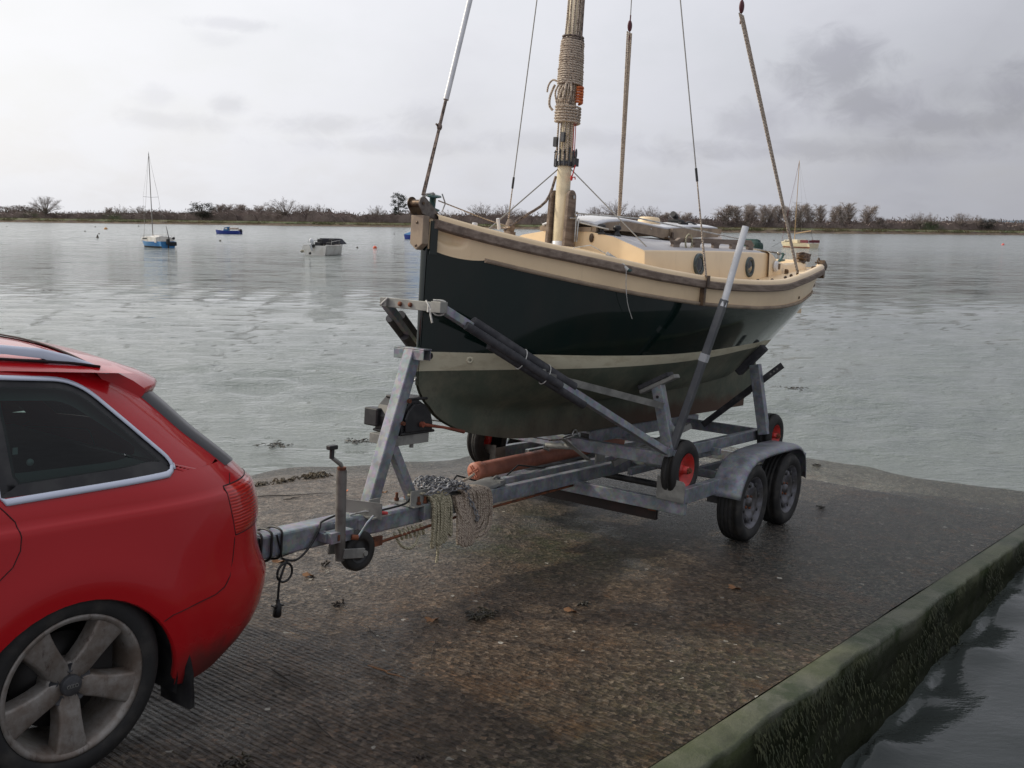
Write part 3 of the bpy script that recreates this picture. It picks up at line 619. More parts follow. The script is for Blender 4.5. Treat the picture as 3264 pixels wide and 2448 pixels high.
def tree(x, ytop, hw, key, dd, label, group=None, mat=None):
    tk, cr, ph_, pw, kind, ob = PROTO[key]; p = shore_pt(x); q = back(p, dd, 1.7); D = math.hypot(q.x, q.y)
    H = htop(x, ytop, D) - 1.7; w = hw / FPX * D
    r = bpy.data.objects.new(used_names[kind], None); COL.objects.link(r); r.location = q; r.rotation_euler = (0, 0, rnd.choice((0, .3, -.3, math.pi)))
    r.scale = (w / pw, w / pw, H / ph_)
    tag(r, label, 'tree', group)
    cm = mat or {'oak': M['twig'], 'poplar': M['twigp'], 'conifer': M['needle'], 'bush': M['twig']}[kind]
    kk = cm.name
    if ob[0] is None: ob[0] = tk.obj('trunk', M['bark']); a = ob[0]
    else: a = ob[0].copy(); COL.objects.link(a)
    if ob[1] is None: ob[1] = {}
    if kk not in ob[1]: ob[1][kk] = cr.obj('crown', cm); c2 = ob[1][kk]
    else: c2 = ob[1][kk].copy(); COL.objects.link(c2)
    a.parent = r; c2.parent = r
G1 = 'bare trees along the far shore'
trees = [(147, 622, 37, 'oak0', 66, 'large bare tree standing alone left of the blue and white sloop'), (22, 654, 26, 'bush0', 90, 'rounded leafless bush tree at the far left end of the shore'),
 (82, 652, 32, 'bush1', 85, 'broad brown bush tree just left of the large lone bare tree'), (345, 658, 14, 'pop1', 110, 'thin pale tree left of the small round tree beyond the sloop'), (387, 650, 19, 'oak1', 100, 'small round bare tree left of the sloop mast on the far shore'),
 (447, 652, 30, 'oak2', 95, 'wide dense bare tree directly behind the mast of the blue sloop'), (532, 665, 24, 'oak3', 100, 'low spreading bare tree just right of the blue sloop'), (610, 668, 18, 'oak1', 100, 'low thin bare tree left of the dark evergreen clump'),
 (644, 642, 33, 'bush0', 60, 'dark domed evergreen tree on the far shore above the blue motorboat'),
 (692, 646, 22, 'pop0', 120, 'first bare tree right of the dark domed evergreen'), (722, 647, 20, 'pop1', 124, 'second bare tree right of the dark domed evergreen'), (754, 645, 22, 'pop2', 120, 'third bare tree right of the dark domed evergreen'), (786, 650, 20, 'pop0', 126, 'fourth bare tree right of the dark domed evergreen'), (820, 650, 22, 'pop1', 122, 'fifth bare tree right of the dark domed evergreen'), (852, 656, 18, 'pop2', 124, 'last bare tree before the big spreading oak'),
 (912, 624, 56, 'oak3', 24, 'big spreading bare oak with skirts to the ground above the white motorboat'), (975, 650, 34, 'oak0', 34, 'lower bare tree leaning out right of the big spreading oak'), (1018, 646, 20, 'oak2', 70, 'upright bare tree left of the small pointed fir'), (1047, 662, 9, 'fir0', 70, 'small pointed fir on the far shore between bare trees'), (1100, 668, 22, 'oak1', 70, 'low hazy bare tree between the small fir and the umbrella oak'),
 (1203, 650, 26, 'oak2', 40, 'umbrella shaped bare oak left of the tall dark pine'), (1271, 611, 22, 'fir0', 44, 'tall dark pine standing above the bare trees left of the bow'), (1322, 660, 22, 'oak0', 55, 'bare tree half hidden behind the bow roller'), (1430, 667, 25, 'oak1', 50, 'small bare tree just right of the bow roller'),
 (1537, 641, 42, 'oak3', 24, 'larger domed bare oak seen over the foredeck, left one of a pair'), (1609, 647, 40, 'oak2', 24, 'domed bare oak seen over the foredeck, right one of a pair'), (1668, 667, 24, 'oak0', 34, 'small bare tree between the paired oaks and the mast'), (1752, 668, 26, 'oak1', 34, 'low bare tree just left of the cream mast'),
 (1898, 655, 28, 'oak0', 30, 'bare tree just right of the mast beyond the cabin'), (1965, 630, 46, 'oak3', 24, 'tall gnarled bare oak behind the vertical triple tackle'), (2022, 652, 20, 'oak1', 26, 'slim bare oak right of the vertical triple tackle'), (2072, 652, 32, 'oak2', 24, 'open crowned bare oak above the coachroof vent'),
 (2112, 673, 20, 'pop0', 60, 'low bare tree right of the open crowned oak'), (2145, 671, 20, 'pop1', 60, 'low bare tree midway along the low row over the hatch'), (2180, 672, 20, 'pop2', 60, 'low bare tree at the right end of the low row over the hatch'),
 (2930, 670, 34, 'oak3', 20, 'wide dark bare tree standing above the hedge right of the poplar row'), (2964, 674, 18, 'oak1', 22, 'small bare tree touching the right side of the wide dark one'), (2800, 688, 20, 'bush1', 24, 'low bush at the right foot of the poplar row'), (3062, 676, 30, 'oak0', 24, 'bare tree with a pale crown near the right edge of the shore'), (3104, 682, 22, 'oak2', 24, 'round bare tree between the pale crown and the last dark bush'), (3142, 694, 24, 'bush0', 20, 'dark low bush above the pink buoy'), (3240, 700, 16, 'oak1', 60, 'small hazy bare tree at the far right edge')]
evg = basic('dark_evergreen_mass', (.045, .042, .036), 1, 0, (.075, .07, .055), 1.0)
for t in trees: tree(*t[:6], group=G1, mat=evg if t[3] == 'bush0' and t[0] in (644, 3142) else None)
pops = [(2301, 647, 34), (2352, 652, 22), (2376, 646, 22), (2400, 645, 22), (2424, 646, 21), (2448, 646, 22), (2472, 648, 21), (2500, 652, 20), (2538, 640, 27), (2580, 645, 22), (2618, 647, 20), (2652, 650, 20), (2682, 648, 18), (2709, 640, 25), (2756, 647, 27)]
ordn = 'first second third fourth fifth sixth seventh eighth ninth tenth eleventh twelfth thirteenth fourteenth fifteenth'.split()
for i, (x, y, w) in enumerate(pops): tree(x, y, w * 1.05, 'pop%d' % (i % 3), 22 + (i % 4) * 4, '%s bare poplar counted from the left in the long poplar row' % ordn[i], 'poplars in a long row on the far shore')

# ------------------------------------------------------------------ moored boats and buoys
def loc_frame(px_, py_, fwd):
    p = sea(px_, py_); f = Vector((fwd[0], fwd[1], 0)).normalized(); l = Vector((0, 0, 1)).cross(f)
    return Matrix(((f.x, l.x, 0, p.x), (f.y, l.y, 0, p.y), (0, 0, 1, 0), (0, 0, 0, 1)))
def small_hull(L, Bm, fb, fs, draft=.25, tran=.75, cs=.14, rake=.1):
    top = []; P = []
    for i in range(15):
        u = i / 14; x = L / 2 - L * u; w = Bm / 2 * (math.sin(min(1, u * 1.7) * math.pi / 2) ** .8) * (1 - (1 - tran) * max(0, (u - .55) / .45) ** 1.6); w = max(w, .02)
        sh = fb + (fs - fb) * u - .10 * math.sin(u * math.pi); xr = x - (1 - u) ** 3 * rake * L
        row = [Vector((xr - .02, 0, -draft)), Vector((xr, w * .55, -draft * .5)), Vector((xr + (x - xr) * .35, w * .84, .0)), Vector((xr + (x - xr) * .5, w * .88, cs)), Vector((x, w * .97, sh * .7)), Vector((x, w, sh))]
        P.append(row); top.append(Vector((x, w, sh)))
    return P, top
def hull_mb(P, split=3):
    mb = MB(); mf = lambda i, j: 0 if j >= split else 1
    mb.grid(P, matf=mf); mb.grid([[Vector((p.x, -p.y, p.z)) for p in r][::-1] for r in P], matf=lambda i, j: 0 if (4 - j) >= split else 1)
    last = P[-1]; poly = last + [Vector((p.x, -p.y, p.z)) for p in last[::-1]]; mb.add(poly, [tuple(range(len(poly)))], 0)
    return mb
def deck_mb(top, dz=-.02, inset=.02, x0=None, x1=None):
    mb = MB(); tp = [t for t in top if (x0 is None or t.x <= x0) and (x1 is None or t.x >= x1)]
    mb.grid([[Vector((t.x, max(0, t.y - inset) * k, t.z + dz + .03 * (1 - abs(k)))) for k in (-1, -.5, 0, .5, 1)] for t in tp]); return mb
Mh = {'blue': basic('blue_hull', (.03, .19, .48), .35, 0, (.06, .24, .5), 1.5), 'navy': basic('navy_hull', (.02, .045, .27), .4), 'wht': basic('white_hull', (.72, .70, .66), .4, 0, (.6, .57, .52), 2),
      'crm': basic('cream_hull', (.78, .68, .47), .4, 0, (.7, .6, .42), 2), 'boot': basic('dark_bottom', (.02, .022, .025), .7), 'maroon': basic('maroon_canvas', (.16, .035, .045), .85), 'oboot': basic('orange_bottom', (.30, .10, .05), .7), 'navyc': basic('blue_canvas', (.05, .16, .34), .8),
      'win': basic('boat_window', (.03, .035, .035), .15), 'alu': basic('spar_grey', (.30, .28, .26), .4, .4), 'tan': basic('spar_tan', (.50, .33, .16), .5), 'dk': basic('dark_gear', (.02, .02, .022), .6), 'grey': basic('grey_interior', (.10, .10, .12), .8)}
def yacht(name, label, F, L, B, hullm, bootm, mast_h, cabin, extras):
    P, top = small_hull(L, B, .72, .58, .3); t = Thing(name, label, 'sailboat', F, (0, 0, 0))
    t.part('hull', hull_mb(P), [hullm, bootm], weld=True); t.part('deck', deck_mb(top), cabin)
    x0, x1 = L * .28, -L * .12; ch = .36; mb = MB(); hw = B * .33
    pr = [(x0 + .35, .60), (x0, .60 + ch * .85), (x0 - .8, .60 + ch), (x1, .60 + ch * 1.1), (x1 - .05, .55)]
    mb.prism([Vector((x, -hw, z)) for x, z in pr], (0, 2 * hw, 0)); cb_ = t.part('cabin', mb, cabin, bevel=.05)
    for sgn in (-1, 1):
        w = MB(); w.box((x0 - .55, sgn * (hw + .004), .78), (.9, .012, .14)); t.part('window', w, Mh['win'], parent=cb_, bevel=.02)
    mb = MB(); xm = L * .1; mb.tube([(xm, 0, .9), (xm, 0, mast_h)], [.045, .035], 8); mb.tube([(xm, 0, mast_h), (xm, 0, mast_h + .16)], .014, 5); t.part('mast', mb, extras['mastm'])
    mb = MB(); zc = .9 + (mast_h - .9) * .48; mb.tube([(xm, -B * .38, zc + .05), (xm, 0, zc), (xm, B * .38, zc + .05)], .014, 5); t.part('crosstree', mb, Mh['alu'])
    mb = MB(); mb.tube([(L / 2 - .05, 0, .8), (xm, 0, mast_h)], .017 if extras.get('furl') else .01, 5); t.part('forestay', mb, Mh['maroon'] if extras.get('furl') else Mh['alu'])
    mb = MB()
    for sgn in (-1, 1): mb.tube([(xm - .2, sgn * B * .46, .6), (xm, sgn * B * .38, zc + .05), (xm, 0, mast_h - .05)], .006, 4)
    mb.tube([(-L / 2 + .05, 0, .6), (xm, 0, mast_h)], .006, 4); t.part('shrouds', mb, M['wire'])
    mb = MB(); xs_ = [L * .47, L * .22, -.05 * L, -L * .3, -L * .47]
    for sgn in (-1, 1):
        pts = []
        for x in xs_:
            w = interp(-x, [(-tt_.x, tt_.y) for tt_ in top]) - .05; mb.tube([(x, sgn * w, .6), (x, sgn * w, 1.12)], .011, 5); pts.append((x, sgn * w, 1.12))
        mb.tube(pts, .007, 4)
    t.part('guard_rail', mb, Mh['alu']); return t, top
FA = loc_frame(497, 788, (-.72, .69))
t, top = yacht('moored_sloop', 'small sloop with a blue hull, white cabin and red washboard moored on the left', FA, 4.9, 1.9, Mh['blue'], Mh['boot'], 8.4, Mh['wht'], {'mastm': Mh['alu']})
mb = MB(); mb.box((-.62, .25, .93), (.05, .50, .36), Matrix.Rotation(.25, 3, 'Y')); t.part('washboard', mb, Mh['maroon'])
mb = MB(); mb.prism([Vector((-.55, y, z)) for y, z in ((-.85, .5), (.85, .5), (.85, .98), (.3, 1.12), (-.85, .95))], (-1.3, 0, -.06)); t.part('cockpit_dodger', mb, Mh['wht'], bevel=.03)
mb = MB(); mb.box((-2.62, .1, .55), (.26, .26, .5)); mb.box((-2.66, .1, .1), (.12, .1, .6)); mb.box((-2.45, -.45, .35), (.12, .7, .35)); mb.ell((-2.3, -.6, .85), (.14, .14, .12)); t.part('outboard_motor', mb, Mh['dk'], bevel=.03)
mb = MB(); mb.tube([(-2.1, -.3, .6), (-1.2, -.5, 1.9)], [.05, .025], 6); t.part('lowered_spar', mb, Mh['dk'])
FE = loc_frame(2541, 789, (-.50, .86))
t, top = yacht('moored_cruiser_yacht', 'cream cruising yacht with maroon dodgers and orange waterline moored on the right', FE, 5.4, 2.3, Mh['crm'], Mh['oboot'], 10.6, Mh['crm'], {'mastm': Mh['tan'], 'furl': 1})
mb = MB(); mb.box((-2.68, 0, .80), (.03, 1.8, .30)); mb.box((-2.0, .98, .80), (1.3, .03, .34)); mb.box((-2.0, -.98, .80), (1.3, .03, .34)); mb.box((-2.68, .2, .55), (.03, .12, .35)); t.part('dodger', mb, Mh['maroon'])
mb = MB(); mb.tube([(.35, 0, 1.75), (-2.1, -.0, 2.1)], .05, 6); t.part('boom', mb, Mh['tan'])
mb = MB(); mb.tube([(-2.1, 0, 2.1), (-2.3, -.1, 1.0)], .02, 5); t.part('mainsheet', mb, Mh['dk'])
mb = MB(); mb.tube([(2.65, .1, .65), (3.6, .9, -.1)], .02, 5); t.part('mooring_line', mb, Mh['dk'])
# blue motorboat
FB = loc_frame(728, 746, (-1, .12)); P, top = small_hull(4.7, 1.8, .78, .66, .2, .9, .1, .04); t = Thing('moored_motorboat', 'small blue motorboat with a pale cuddy cabin moored near the far shore', 'motorboat', FB)
t.part('hull', hull_mb(P, 1), [Mh['navy'], Mh['boot']], weld=True); t.part('deck', deck_mb(top), Mh['wht'])
mb = MB(); mb.prism([Vector((x, -.55, z)) for x, z in ((.75, .6), (.5, 1.22), (-.1, 1.30), (-.1, .6))], (0, 1.1, 0)); w = t.part('cuddy', mb, Mh['navyc'], bevel=.04); mb = MB(); mb.box((.2, .56, 1.0), (.45, .015, .26)); mb.box((.2, -.56, 1.0), (.45, .015, .26)); t.part('window', mb, Mh['wht'], parent=w)
mb = MB(); mb.box((-1.1, 0, .98), (1.4, 1.0, .34)); mb.box((-2.2, .0, .80), (.3, .8, .3)); t.part('canvas_hood', mb, basic('pale_canvas', (.50, .42, .36), .9, 0, (.35, .28, .24), 2), bevel=.1)
mb = MB(); mb.box((-2.42, 0, .65), (.26, .28, .5)); mb.box((-2.46, 0, .15), (.1, .08, .6)); t.part('outboard_motor', mb, Mh['dk'], bevel=.03)
# white open motorboat seen from astern
FC = loc_frame(1046, 812, (.30, .95)); P, top = small_hull(4.1, 2.05, .85, .74, .2, .96, .12, .05); t = Thing('moored_open_boat', 'white open motorboat with a tilted white outboard, seen from astern', 'motorboat', FC)
t.part('hull', hull_mb(P, 2), [Mh['wht'], Mh['boot']], weld=True)
mb = MB(); pts = [(p.x, p.y - .03, p.z + .02) for p in top]; mb.tube(pts, .045, 6); mb.tube([(x, -y, z) for x, y, z in pts], .045, 6); t.part('gunwale', mb, Mh['wht'])
mb = MB(); mb.grid([[Vector((p.x, max(0, p.y - .10) * k, .40)) for k in (-1, 0, 1)] for p in top]); t.part('cockpit_sole', mb, Mh['grey'])
mb = MB(); mb.prism([Vector((x, -.86, z)) for x, z in ((1.55, .80), (.75, 1.22), (.2, 1.26), (.55, .80))], (0, 1.72, 0)); t.part('cuddy', mb, Mh['grey'], bevel=.05)
mb = MB(); mb.box((-.5, .5, .72), (.45, .5, .5)); mb.box((-.3, .5, 1.02), (.08, .5, .35)); t.part('seat', mb, Mh['dk'], bevel=.04); mb = MB(); mb.box((-.5, -.5, .72), (.45, .5, .5)); mb.box((-.3, -.5, 1.02), (.08, .5, .35)); t.part('seat', mb, Mh['dk'], bevel=.04)
mb = MB(); mb.tube([(1.9, .0, 1.15), (1.3, .62, 1.15), (.1, .93, 1.10), (-1.2, .98, 1.02)], .02, 6); mb.tube([(1.9, .0, 1.15), (1.3, -.62, 1.15), (.1, -.93, 1.10), (-1.2, -.98, 1.02)], .02, 6)
for x, y in ((1.3, .6), (.1, .9), (-1.2, .95), (1.3, -.6), (.1, -.9), (-1.2, -.95)): mb.tube([(x, y, .78), (x, y * 1.03, 1.12)], .015, 5)
t.part('guard_rail', mb, M['ss'])
mb = MB(); rt = Matrix.Rotation(-.5, 3, 'Y'); mb.ell((-2.28, .12, 1.03), (.17, .16, .27), rt); mb.box((-2.36, .12, .62), (.13, .10, .55), rt); t.part('outboard_motor', mb, M['white'])
mb = MB(); mb.box((-2.12, .12, .72), (.14, .28, .26)); mb.ell((-2.55, .12, .18), (.10, .10, .10)); t.part('outboard_bracket', mb, Mh['dk'], bevel=.02)
mb = MB(); mb.ell((-1.9, 1.16, .30), (.22, .12, .12)); mb.tube([(-1.9, 1.16, .4), (-1.9, .98, .78)], .012, 5); t.part('fender', mb, basic('fender_grey', (.35, .33, .28), .6))
# covered blue boat, partly behind the bow
FD = loc_frame(1340, 763, (-1, .05)); P, top = small_hull(4.9, 1.9, .72, .6, .2, .9, .1, .03); t = Thing('moored_covered_boat', 'dark blue boat under a blue cover, half hidden behind the bow of the big boat', 'motorboat', FD)
t.part('hull', hull_mb(P, 1), [Mh['navy'], Mh['boot']], weld=True)
mb = MB(); mb.grid([[Vector((p.x, (p.y + .03) * k, p.z + (.05 + .78 * math.sin(min(1, (2.45 - p.x) / 2.6) * math.pi / 2)) * (1 - abs(k) ** 1.4))) for k in (-1, -.6, -.25, 0, .25, .6, 1)] for p in top]); t.part('boat_cover', mb, Mh['navyc'])
def buoy(x, y, r, mat, label, name='mooring_buoy', cone=False):
    mb = MB(); p = sea(x, y); o = Vector((p.x, p.y, 0))
    if cone: mb.lathe([(0, r * 2.3), (r * .12, r * 2.2), (r * .8, r * .3), (r, 0), (r * .8, -r * .3), (0, -r * .5)], o, (0, 0, 1), 12)
    else: mb.lathe([(0, r * 1.25), (r * .14, r * 1.24), (r * .2, r * .98), (r * .6, r * .85), (r * .92, r * .5), (r, r * .15), (r * .88, -r * .3), (0, -r * .6)], o, (0, 0, 1), 16); mb.tube(arc(o + Vector((0, 0, r * 1.32)), r * .16, 0, 6.2, 10), r * .04, 5)
    single(name, mb, mat, label, 'buoy', WM, o, 'mooring buoys on the water')
Mo = basic('orange_buoy', (.65, .09, .03), .4); My = basic('faded_yellow_buoy', (.60, .34, .12), .5, 0, (.4, .18, .06), 5); Mp = basic('pink_buoy', (.70, .12, .10), .45); Mk = basic('weedy_buoy', (.035, .035, .03), .8, 0, (.08, .06, .04), 9)
buoy(1195, 791, .21, Mo, 'bright orange buoy floating between the white motorboat and the bow'); buoy(337, 731, .42, My, 'faded yellow orange buoy left of the blue sloop near the far shore'); buoy(3197, 781, .24, Mp, 'pink buoy floating alone at the far right')
for x, y, r, l, cn in ((304, 724, .22, 'small dark buoy farthest out, just left of the yellow buoy', 0), (271, 738, .16, 'small dark buoy left of and nearer than the yellow buoy', 0), (316, 746, .14, 'tiny dark buoy directly above the pointed one', 0), (311, 758, .20, 'pointed dark buoy between the left edge and the blue sloop', 1), (442, 722, .25, 'small reddish dark buoy beyond the bow of the blue sloop', 0), (702, 769, .14, 'small dark buoy below the blue motorboat', 0), (22, 723, .16, 'small dark buoy at the far left edge of the water', 0), (1139, 790, .11, 'small black buoy just left of the bright orange one', 0), (1257, 747, .14, 'small black buoy just left of the covered blue boat', 0), (2467, 767, .14, 'small black buoy left of the cream yacht', 0)):
    buoy(x, y, r, Mk, l, cone=cn)
# ------------------------------------------------------------------ the boat on the trailer (rig frame: s aft, t to port, n up)
BB = (2.4, 0, .69)
boat = Thing('sailing_boat', 'green and cream gaff sailing boat with tabernacle mast sitting on the road trailer', 'sailboat', RF, BB)
f_bwl = smoothtab([(0, .014), (.24, .13), (.48, .25), (.96, .46), (1.44, .64), (1.92, .75), (2.4, .80), (2.88, .78), (3.36, .70), (3.84, .57), (4.2, .44), (4.5, .30), (4.7, .20)])
f_blow = smoothtab([(0, .022), (.24, .19), (.48, .34), (.96, .59), (1.44, .77), (1.92, .88), (2.4, .94), (2.88, .955), (3.36, .93), (3.84, .85), (4.2, .75), (4.5, .64), (4.7, .55)])
f_bsh = smoothtab([(0, .03), (.24, .20), (.48, .35), (.96, .60), (1.44, .78), (1.92, .89), (2.4, .95), (2.88, .97), (3.36, .95), (3.84, .89), (4.2, .81), (4.5, .72), (4.7, .63)])
f_low = smoothtab([(0, 1.850), (.24, 1.816), (.48, 1.775), (.96, 1.708), (1.44, 1.666), (1.92, 1.646), (2.4, 1.645), (2.88, 1.662), (3.36, 1.706), (3.84, 1.775), (4.2, 1.815), (4.5, 1.828), (4.7, 1.832)])
f_sh = smoothtab([(0, 2.014), (.24, 1.960), (.48, 1.920), (.96, 1.862), (1.44, 1.815), (1.92, 1.797), (2.4, 1.806), (2.88, 1.835), (3.36, 1.905), (3.84, 1.975), (4.2, 2.012), (4.5, 2.034), (4.7, 2.046)])
f_bt = smoothtab([(0, 1.287), (.96, 1.289), (1.44, 1.298), (1.92, 1.32), (2.4, 1.352), (2.88, 1.377), (3.36, 1.390), (4.0, 1.386), (4.7, 1.365)])
f_bb = smoothtab([(0, 1.176), (.48, 1.190), (.96, 1.204), (1.44, 1.227), (1.92, 1.257), (2.4, 1.297), (2.88, 1.328), (3.36, 1.343), (4.0, 1.342), (4.7, 1.325)])
f_nk = smoothtab([(0, 1.10), (.02, 1.06), (.06, 1.01), (.1, .975), (.16, .92), (.26, .865), (.39, .815), (.59, .768), (1.03, .712), (1.5, .698), (2.5, .693), (3.85, .692), (4.48, .700), (4.49, .70), (4.7, .70)])
f_nb = smoothtab([(0, 1.13), (.3, .96), (.6, .915), (1.2, .885), (2, .90), (3, .975), (3.8, 1.09), (4.3, 1.21), (4.7, 1.30)])
def section(s):
    nb = max(f_nb(s), f_nk(s) + .02); bt = f_bt(s); bw = f_bwl(s); fl = interp(s, [(0, .45), (1.2, .62), (2, .70), (3, .74), (3.8, .62), (4.7, .5)]); nm = nb + .33 * (bt - nb)
    k = interp(s, [(0, .012), (.3, .03), (1, .045), (4.7, .045)])
    pts = [(f_nk(s), k * .8), (nb, min(k, bw * .6)), (nm, bw * fl), (nm + .5 * (bt - nm), bw * interp(s, [(0, .75), (1.2, .86), (4.7, .86)])), (bt, bw), (f_low(s), f_blow(s)), (f_sh(s), f_bsh(s))]
    tb = smoothtab(pts)
    return tb
f_low0 = f_low
def f_low(s): return f_low0(s) - (.020 * math.sin(math.pi * min(1, (s - .02) / .25)) ** .7 if .02 < s < .27 else 0)
def levels(s):
    nk, nb, bb, bt, lo, sh = f_nk(s), max(f_nb(s), f_nk(s) + .02), f_bb(s), f_bt(s), f_low(s), f_sh(s)
    def seg(a, b, n): return [a + (b - a) * i / n for i in range(n)]
    L = seg(nk, nb, 4) + seg(nb, bb, 14) + seg(bb, bt, 2) + seg(bt, lo, 9)
    lc = lo
    if s < .27:      # the cream paint ends in a rounded scallop near the stem
        pass
    return L + seg(lo, sh, 12) + [sh]
def paint(i, j, st):
    s = st[i]
    if j >= 29: return 0
    if j >= 20: return 1
    if j >= 18: return 2
    return 3
st = [0, .012, .025] + list(np.arange(.036, .30, .008)) + list(np.arange(.36, 4.7, .06)) + [4.7]
P = []
SEC = {}
def half(s, n):
    if s not in SEC: SEC[s] = section(s)
    return SEC[s](n)
OVC = (.105, 1.912)
for s in st:
    row = []
    for n in levels(s):
        y = half(s, n); 
        d = ((s - OVC[0]) / .078) ** 2 + ((n - (OVC[1] - .15 * (s - OVC[0]))) / .040) ** 2       # hollow moulded into the bow
        if d < 1: y -= .048 * min(1, (1 - d) * 1.6) * (.3 + .7 * min(1, max(0, (s - .03) / .11)))
        row.append(Vector((s, y, n)))
    P.append(row)
mbh = MB(); mbh.grid(P, matf=lambda i, j: paint(i, j, st)); mbh.grid([[Vector((p.x, -p.y, p.z)) for p in r][::-1] for r in P], matf=lambda i, j: paint(i, len(P[0]) - 2 - j, st))
a = P[0]; mbh.grid([[Vector((p.x - .006, -p.y, p.z)) for p in a], [Vector((p.x - .016, 0, p.z)) for p in a], [Vector((p.x - .006, p.y, p.z)) for p in a]], matf=lambda i, j: 1 if j >= 20 else paint(0, j, st))
tr_ = [Vector((p.x, p.y, p.z)) for p in P[-1]]; jj = [k for k, p in enumerate(tr_) if p.z >= f_nb(4.7)]
mbh.grid([[Vector((4.7 + .03 * (p.z - 1.3), p.y * k, p.z)) for k in (1, 0, -1)] for p in [tr_[q] for q in jj]], matf=lambda i, j: 0 if jj[i] >= 29 else (1 if jj[i] >= 20 else 2 if jj[i] >= 18 else 3))
hull = boat.part('hull', mbh, [M['cream'], M['hgreen'], M['boot'], M['anti']], weld=True)
# green stem face between the wooden plate and the cream
mb = MB(); mb.prism([Vector((.0, .034, 1.82)), Vector((.028, .062, 1.82)), Vector((.028, .064, 2.0)), Vector((.0, .036, 2.0))], (0, .004, 0)); boat.part('stem_band', mb, M['hgreen'], parent=hull)
# rubbing strakes
def strake(name, fs, fy, prof, s0, s1, mat, step=.06):
    mb = MB(); ssx = list(np.arange(s0, s1, step)) + [s1]
    for sg in (1, -1):
        Q = []
        for s in ssx:
            y, n = fy(s), fs(s); Q.append([Vector((s, sg * (y + a), n + b)) for a, b in prof] + [Vector((s, sg * (y + prof[0][0]), n + prof[0][1]))])
        if sg < 0: Q = Q[::-1]
        mb.grid(Q, smooth=False); mb.add(Q[0][:-1], [tuple(range(len(prof)))]); mb.add(Q[-1][:-1], [tuple(range(len(prof)))[::-1]])
    return boat.part(name, mb, mat)
strake('rubbing_strake', f_sh, f_bsh, [(-.01, -.052), (.030, -.050), (.037, -.044), (.037, -.008), (.030, -.001), (-.01, 0)], .012, 4.72, M['teak'])
strake('lower_strake', f_low, f_blow, [(-.004, -.013), (.010, -.013), (.017, -.006), (.018, .002), (.013, .009), (-.004, .012)], .27, 4.69, M['teakpale'])
# toe rail, side deck, moulded deck edge
mb = MB()
for sg in (1, -1):
    Q = []
    for s in list(np.arange(.02, 4.7, .06)) + [4.7]:
        y, n = f_bsh(s), f_sh(s); Q.append([Vector((s, sg * max(0.0, y + a), n + b)) for a, b in ((.028, -.002), (.026, .016), (.012, .030), (-.012, .032), (-.026, .018), (-.032, -.010), (-.18, -.014), (-.30, -.010), (-1.2, .008))])
    mb.grid(Q if sg > 0 else Q[::-1])
deck = boat.part('deck', mb, [M['cream']])
# foredeck: strongly cambered, with a small raised moulding at the bow end
mb = MB(); Q = []
for s in list(np.arange(.10, 1.45, .05)) + [1.46]:
    w = max(.03, f_bsh(s) - .09); zs = f_sh(s) - .012; cam_ = .030 + .028 * math.exp(-((s - .50) / .16) ** 2) + .125 * min(1, max(0, s - .3) / 1.0)
    Q.append([Vector((s, a * w, zs + cam_ * (1 - abs(a) ** 2.0))) for a in (-1, -.8, -.5, -.25, 0, .25, .5, .8, 1)])
mb.grid(Q); boat.part('foredeck', mb, M['cream'])
# cabin
def cab_w(s): return interp(s, [(1.42, .595), (1.8, .635), (2.4, .66), (3.38, .655)])
def cab_t(s): return interp(s, [(1.42, 1.962), (1.8, 1.988), (2.4, 2.03), (3.38, 2.085)])
mb = MB(); Q = []
for s in [1.415, 1.425] + list(np.arange(1.5, 3.38, .12)) + [3.38]:
    w, t_ = cab_w(s), cab_t(s); zb = f_sh(s) - .03; cr_ = max(t_ + .02, interp(s, [(1.42, 2.10), (2.4, 2.115), (3.38, 2.17)]))
    Q.append([Vector((s, a, z)) for a, z in ((-w - .01, zb), (-w, t_ - .012), (-w + .012, t_), (-w * .6, t_ * .42 + cr_ * .58), (0, cr_), (w * .6, t_ * .42 + cr_ * .58), (w - .012, t_), (w, t_ - .012), (w + .01, zb))])
mb.grid(Q, matf=lambda i, j: 1 if 2 <= j <= 5 else 0); mb.add(Q[0], [tuple(range(9))]); mb.add(Q[-1], [tuple(range(9))[::-1]])
cabin = boat.part('cabin', mb, [M['cream'], M['deckgrey']])
for s_, n_ in ((2.10, 1.915), (2.98, 1.95)):
    for sg in (1, -1):
        y = sg * (cab_w(s_) + .006); mb = MB(); mb.lathe([(.05, .004), (.052, .012), (.074, .014), (.077, .008), (.077, -.01)], (s_, y, n_), (0, sg, 0), 28)
        for k in range(8): a = k * math.pi / 4 + .2; mb.ell((s_ + .063 * math.cos(a), y + sg * .014, n_ + .063 * math.sin(a)), (.004, .003, .004), nu=6, nv=4)
        pw = boat.part('porthole', mb, M['portring'], parent=cabin); 
        mb = MB(); mb.lathe([(.052, .006), (.03, .008), (0, .009)], (s_, y, n_), (0, sg, 0), 24); g_ = boat.part('porthole_glass', mb, M['pglass'], parent=cabin)
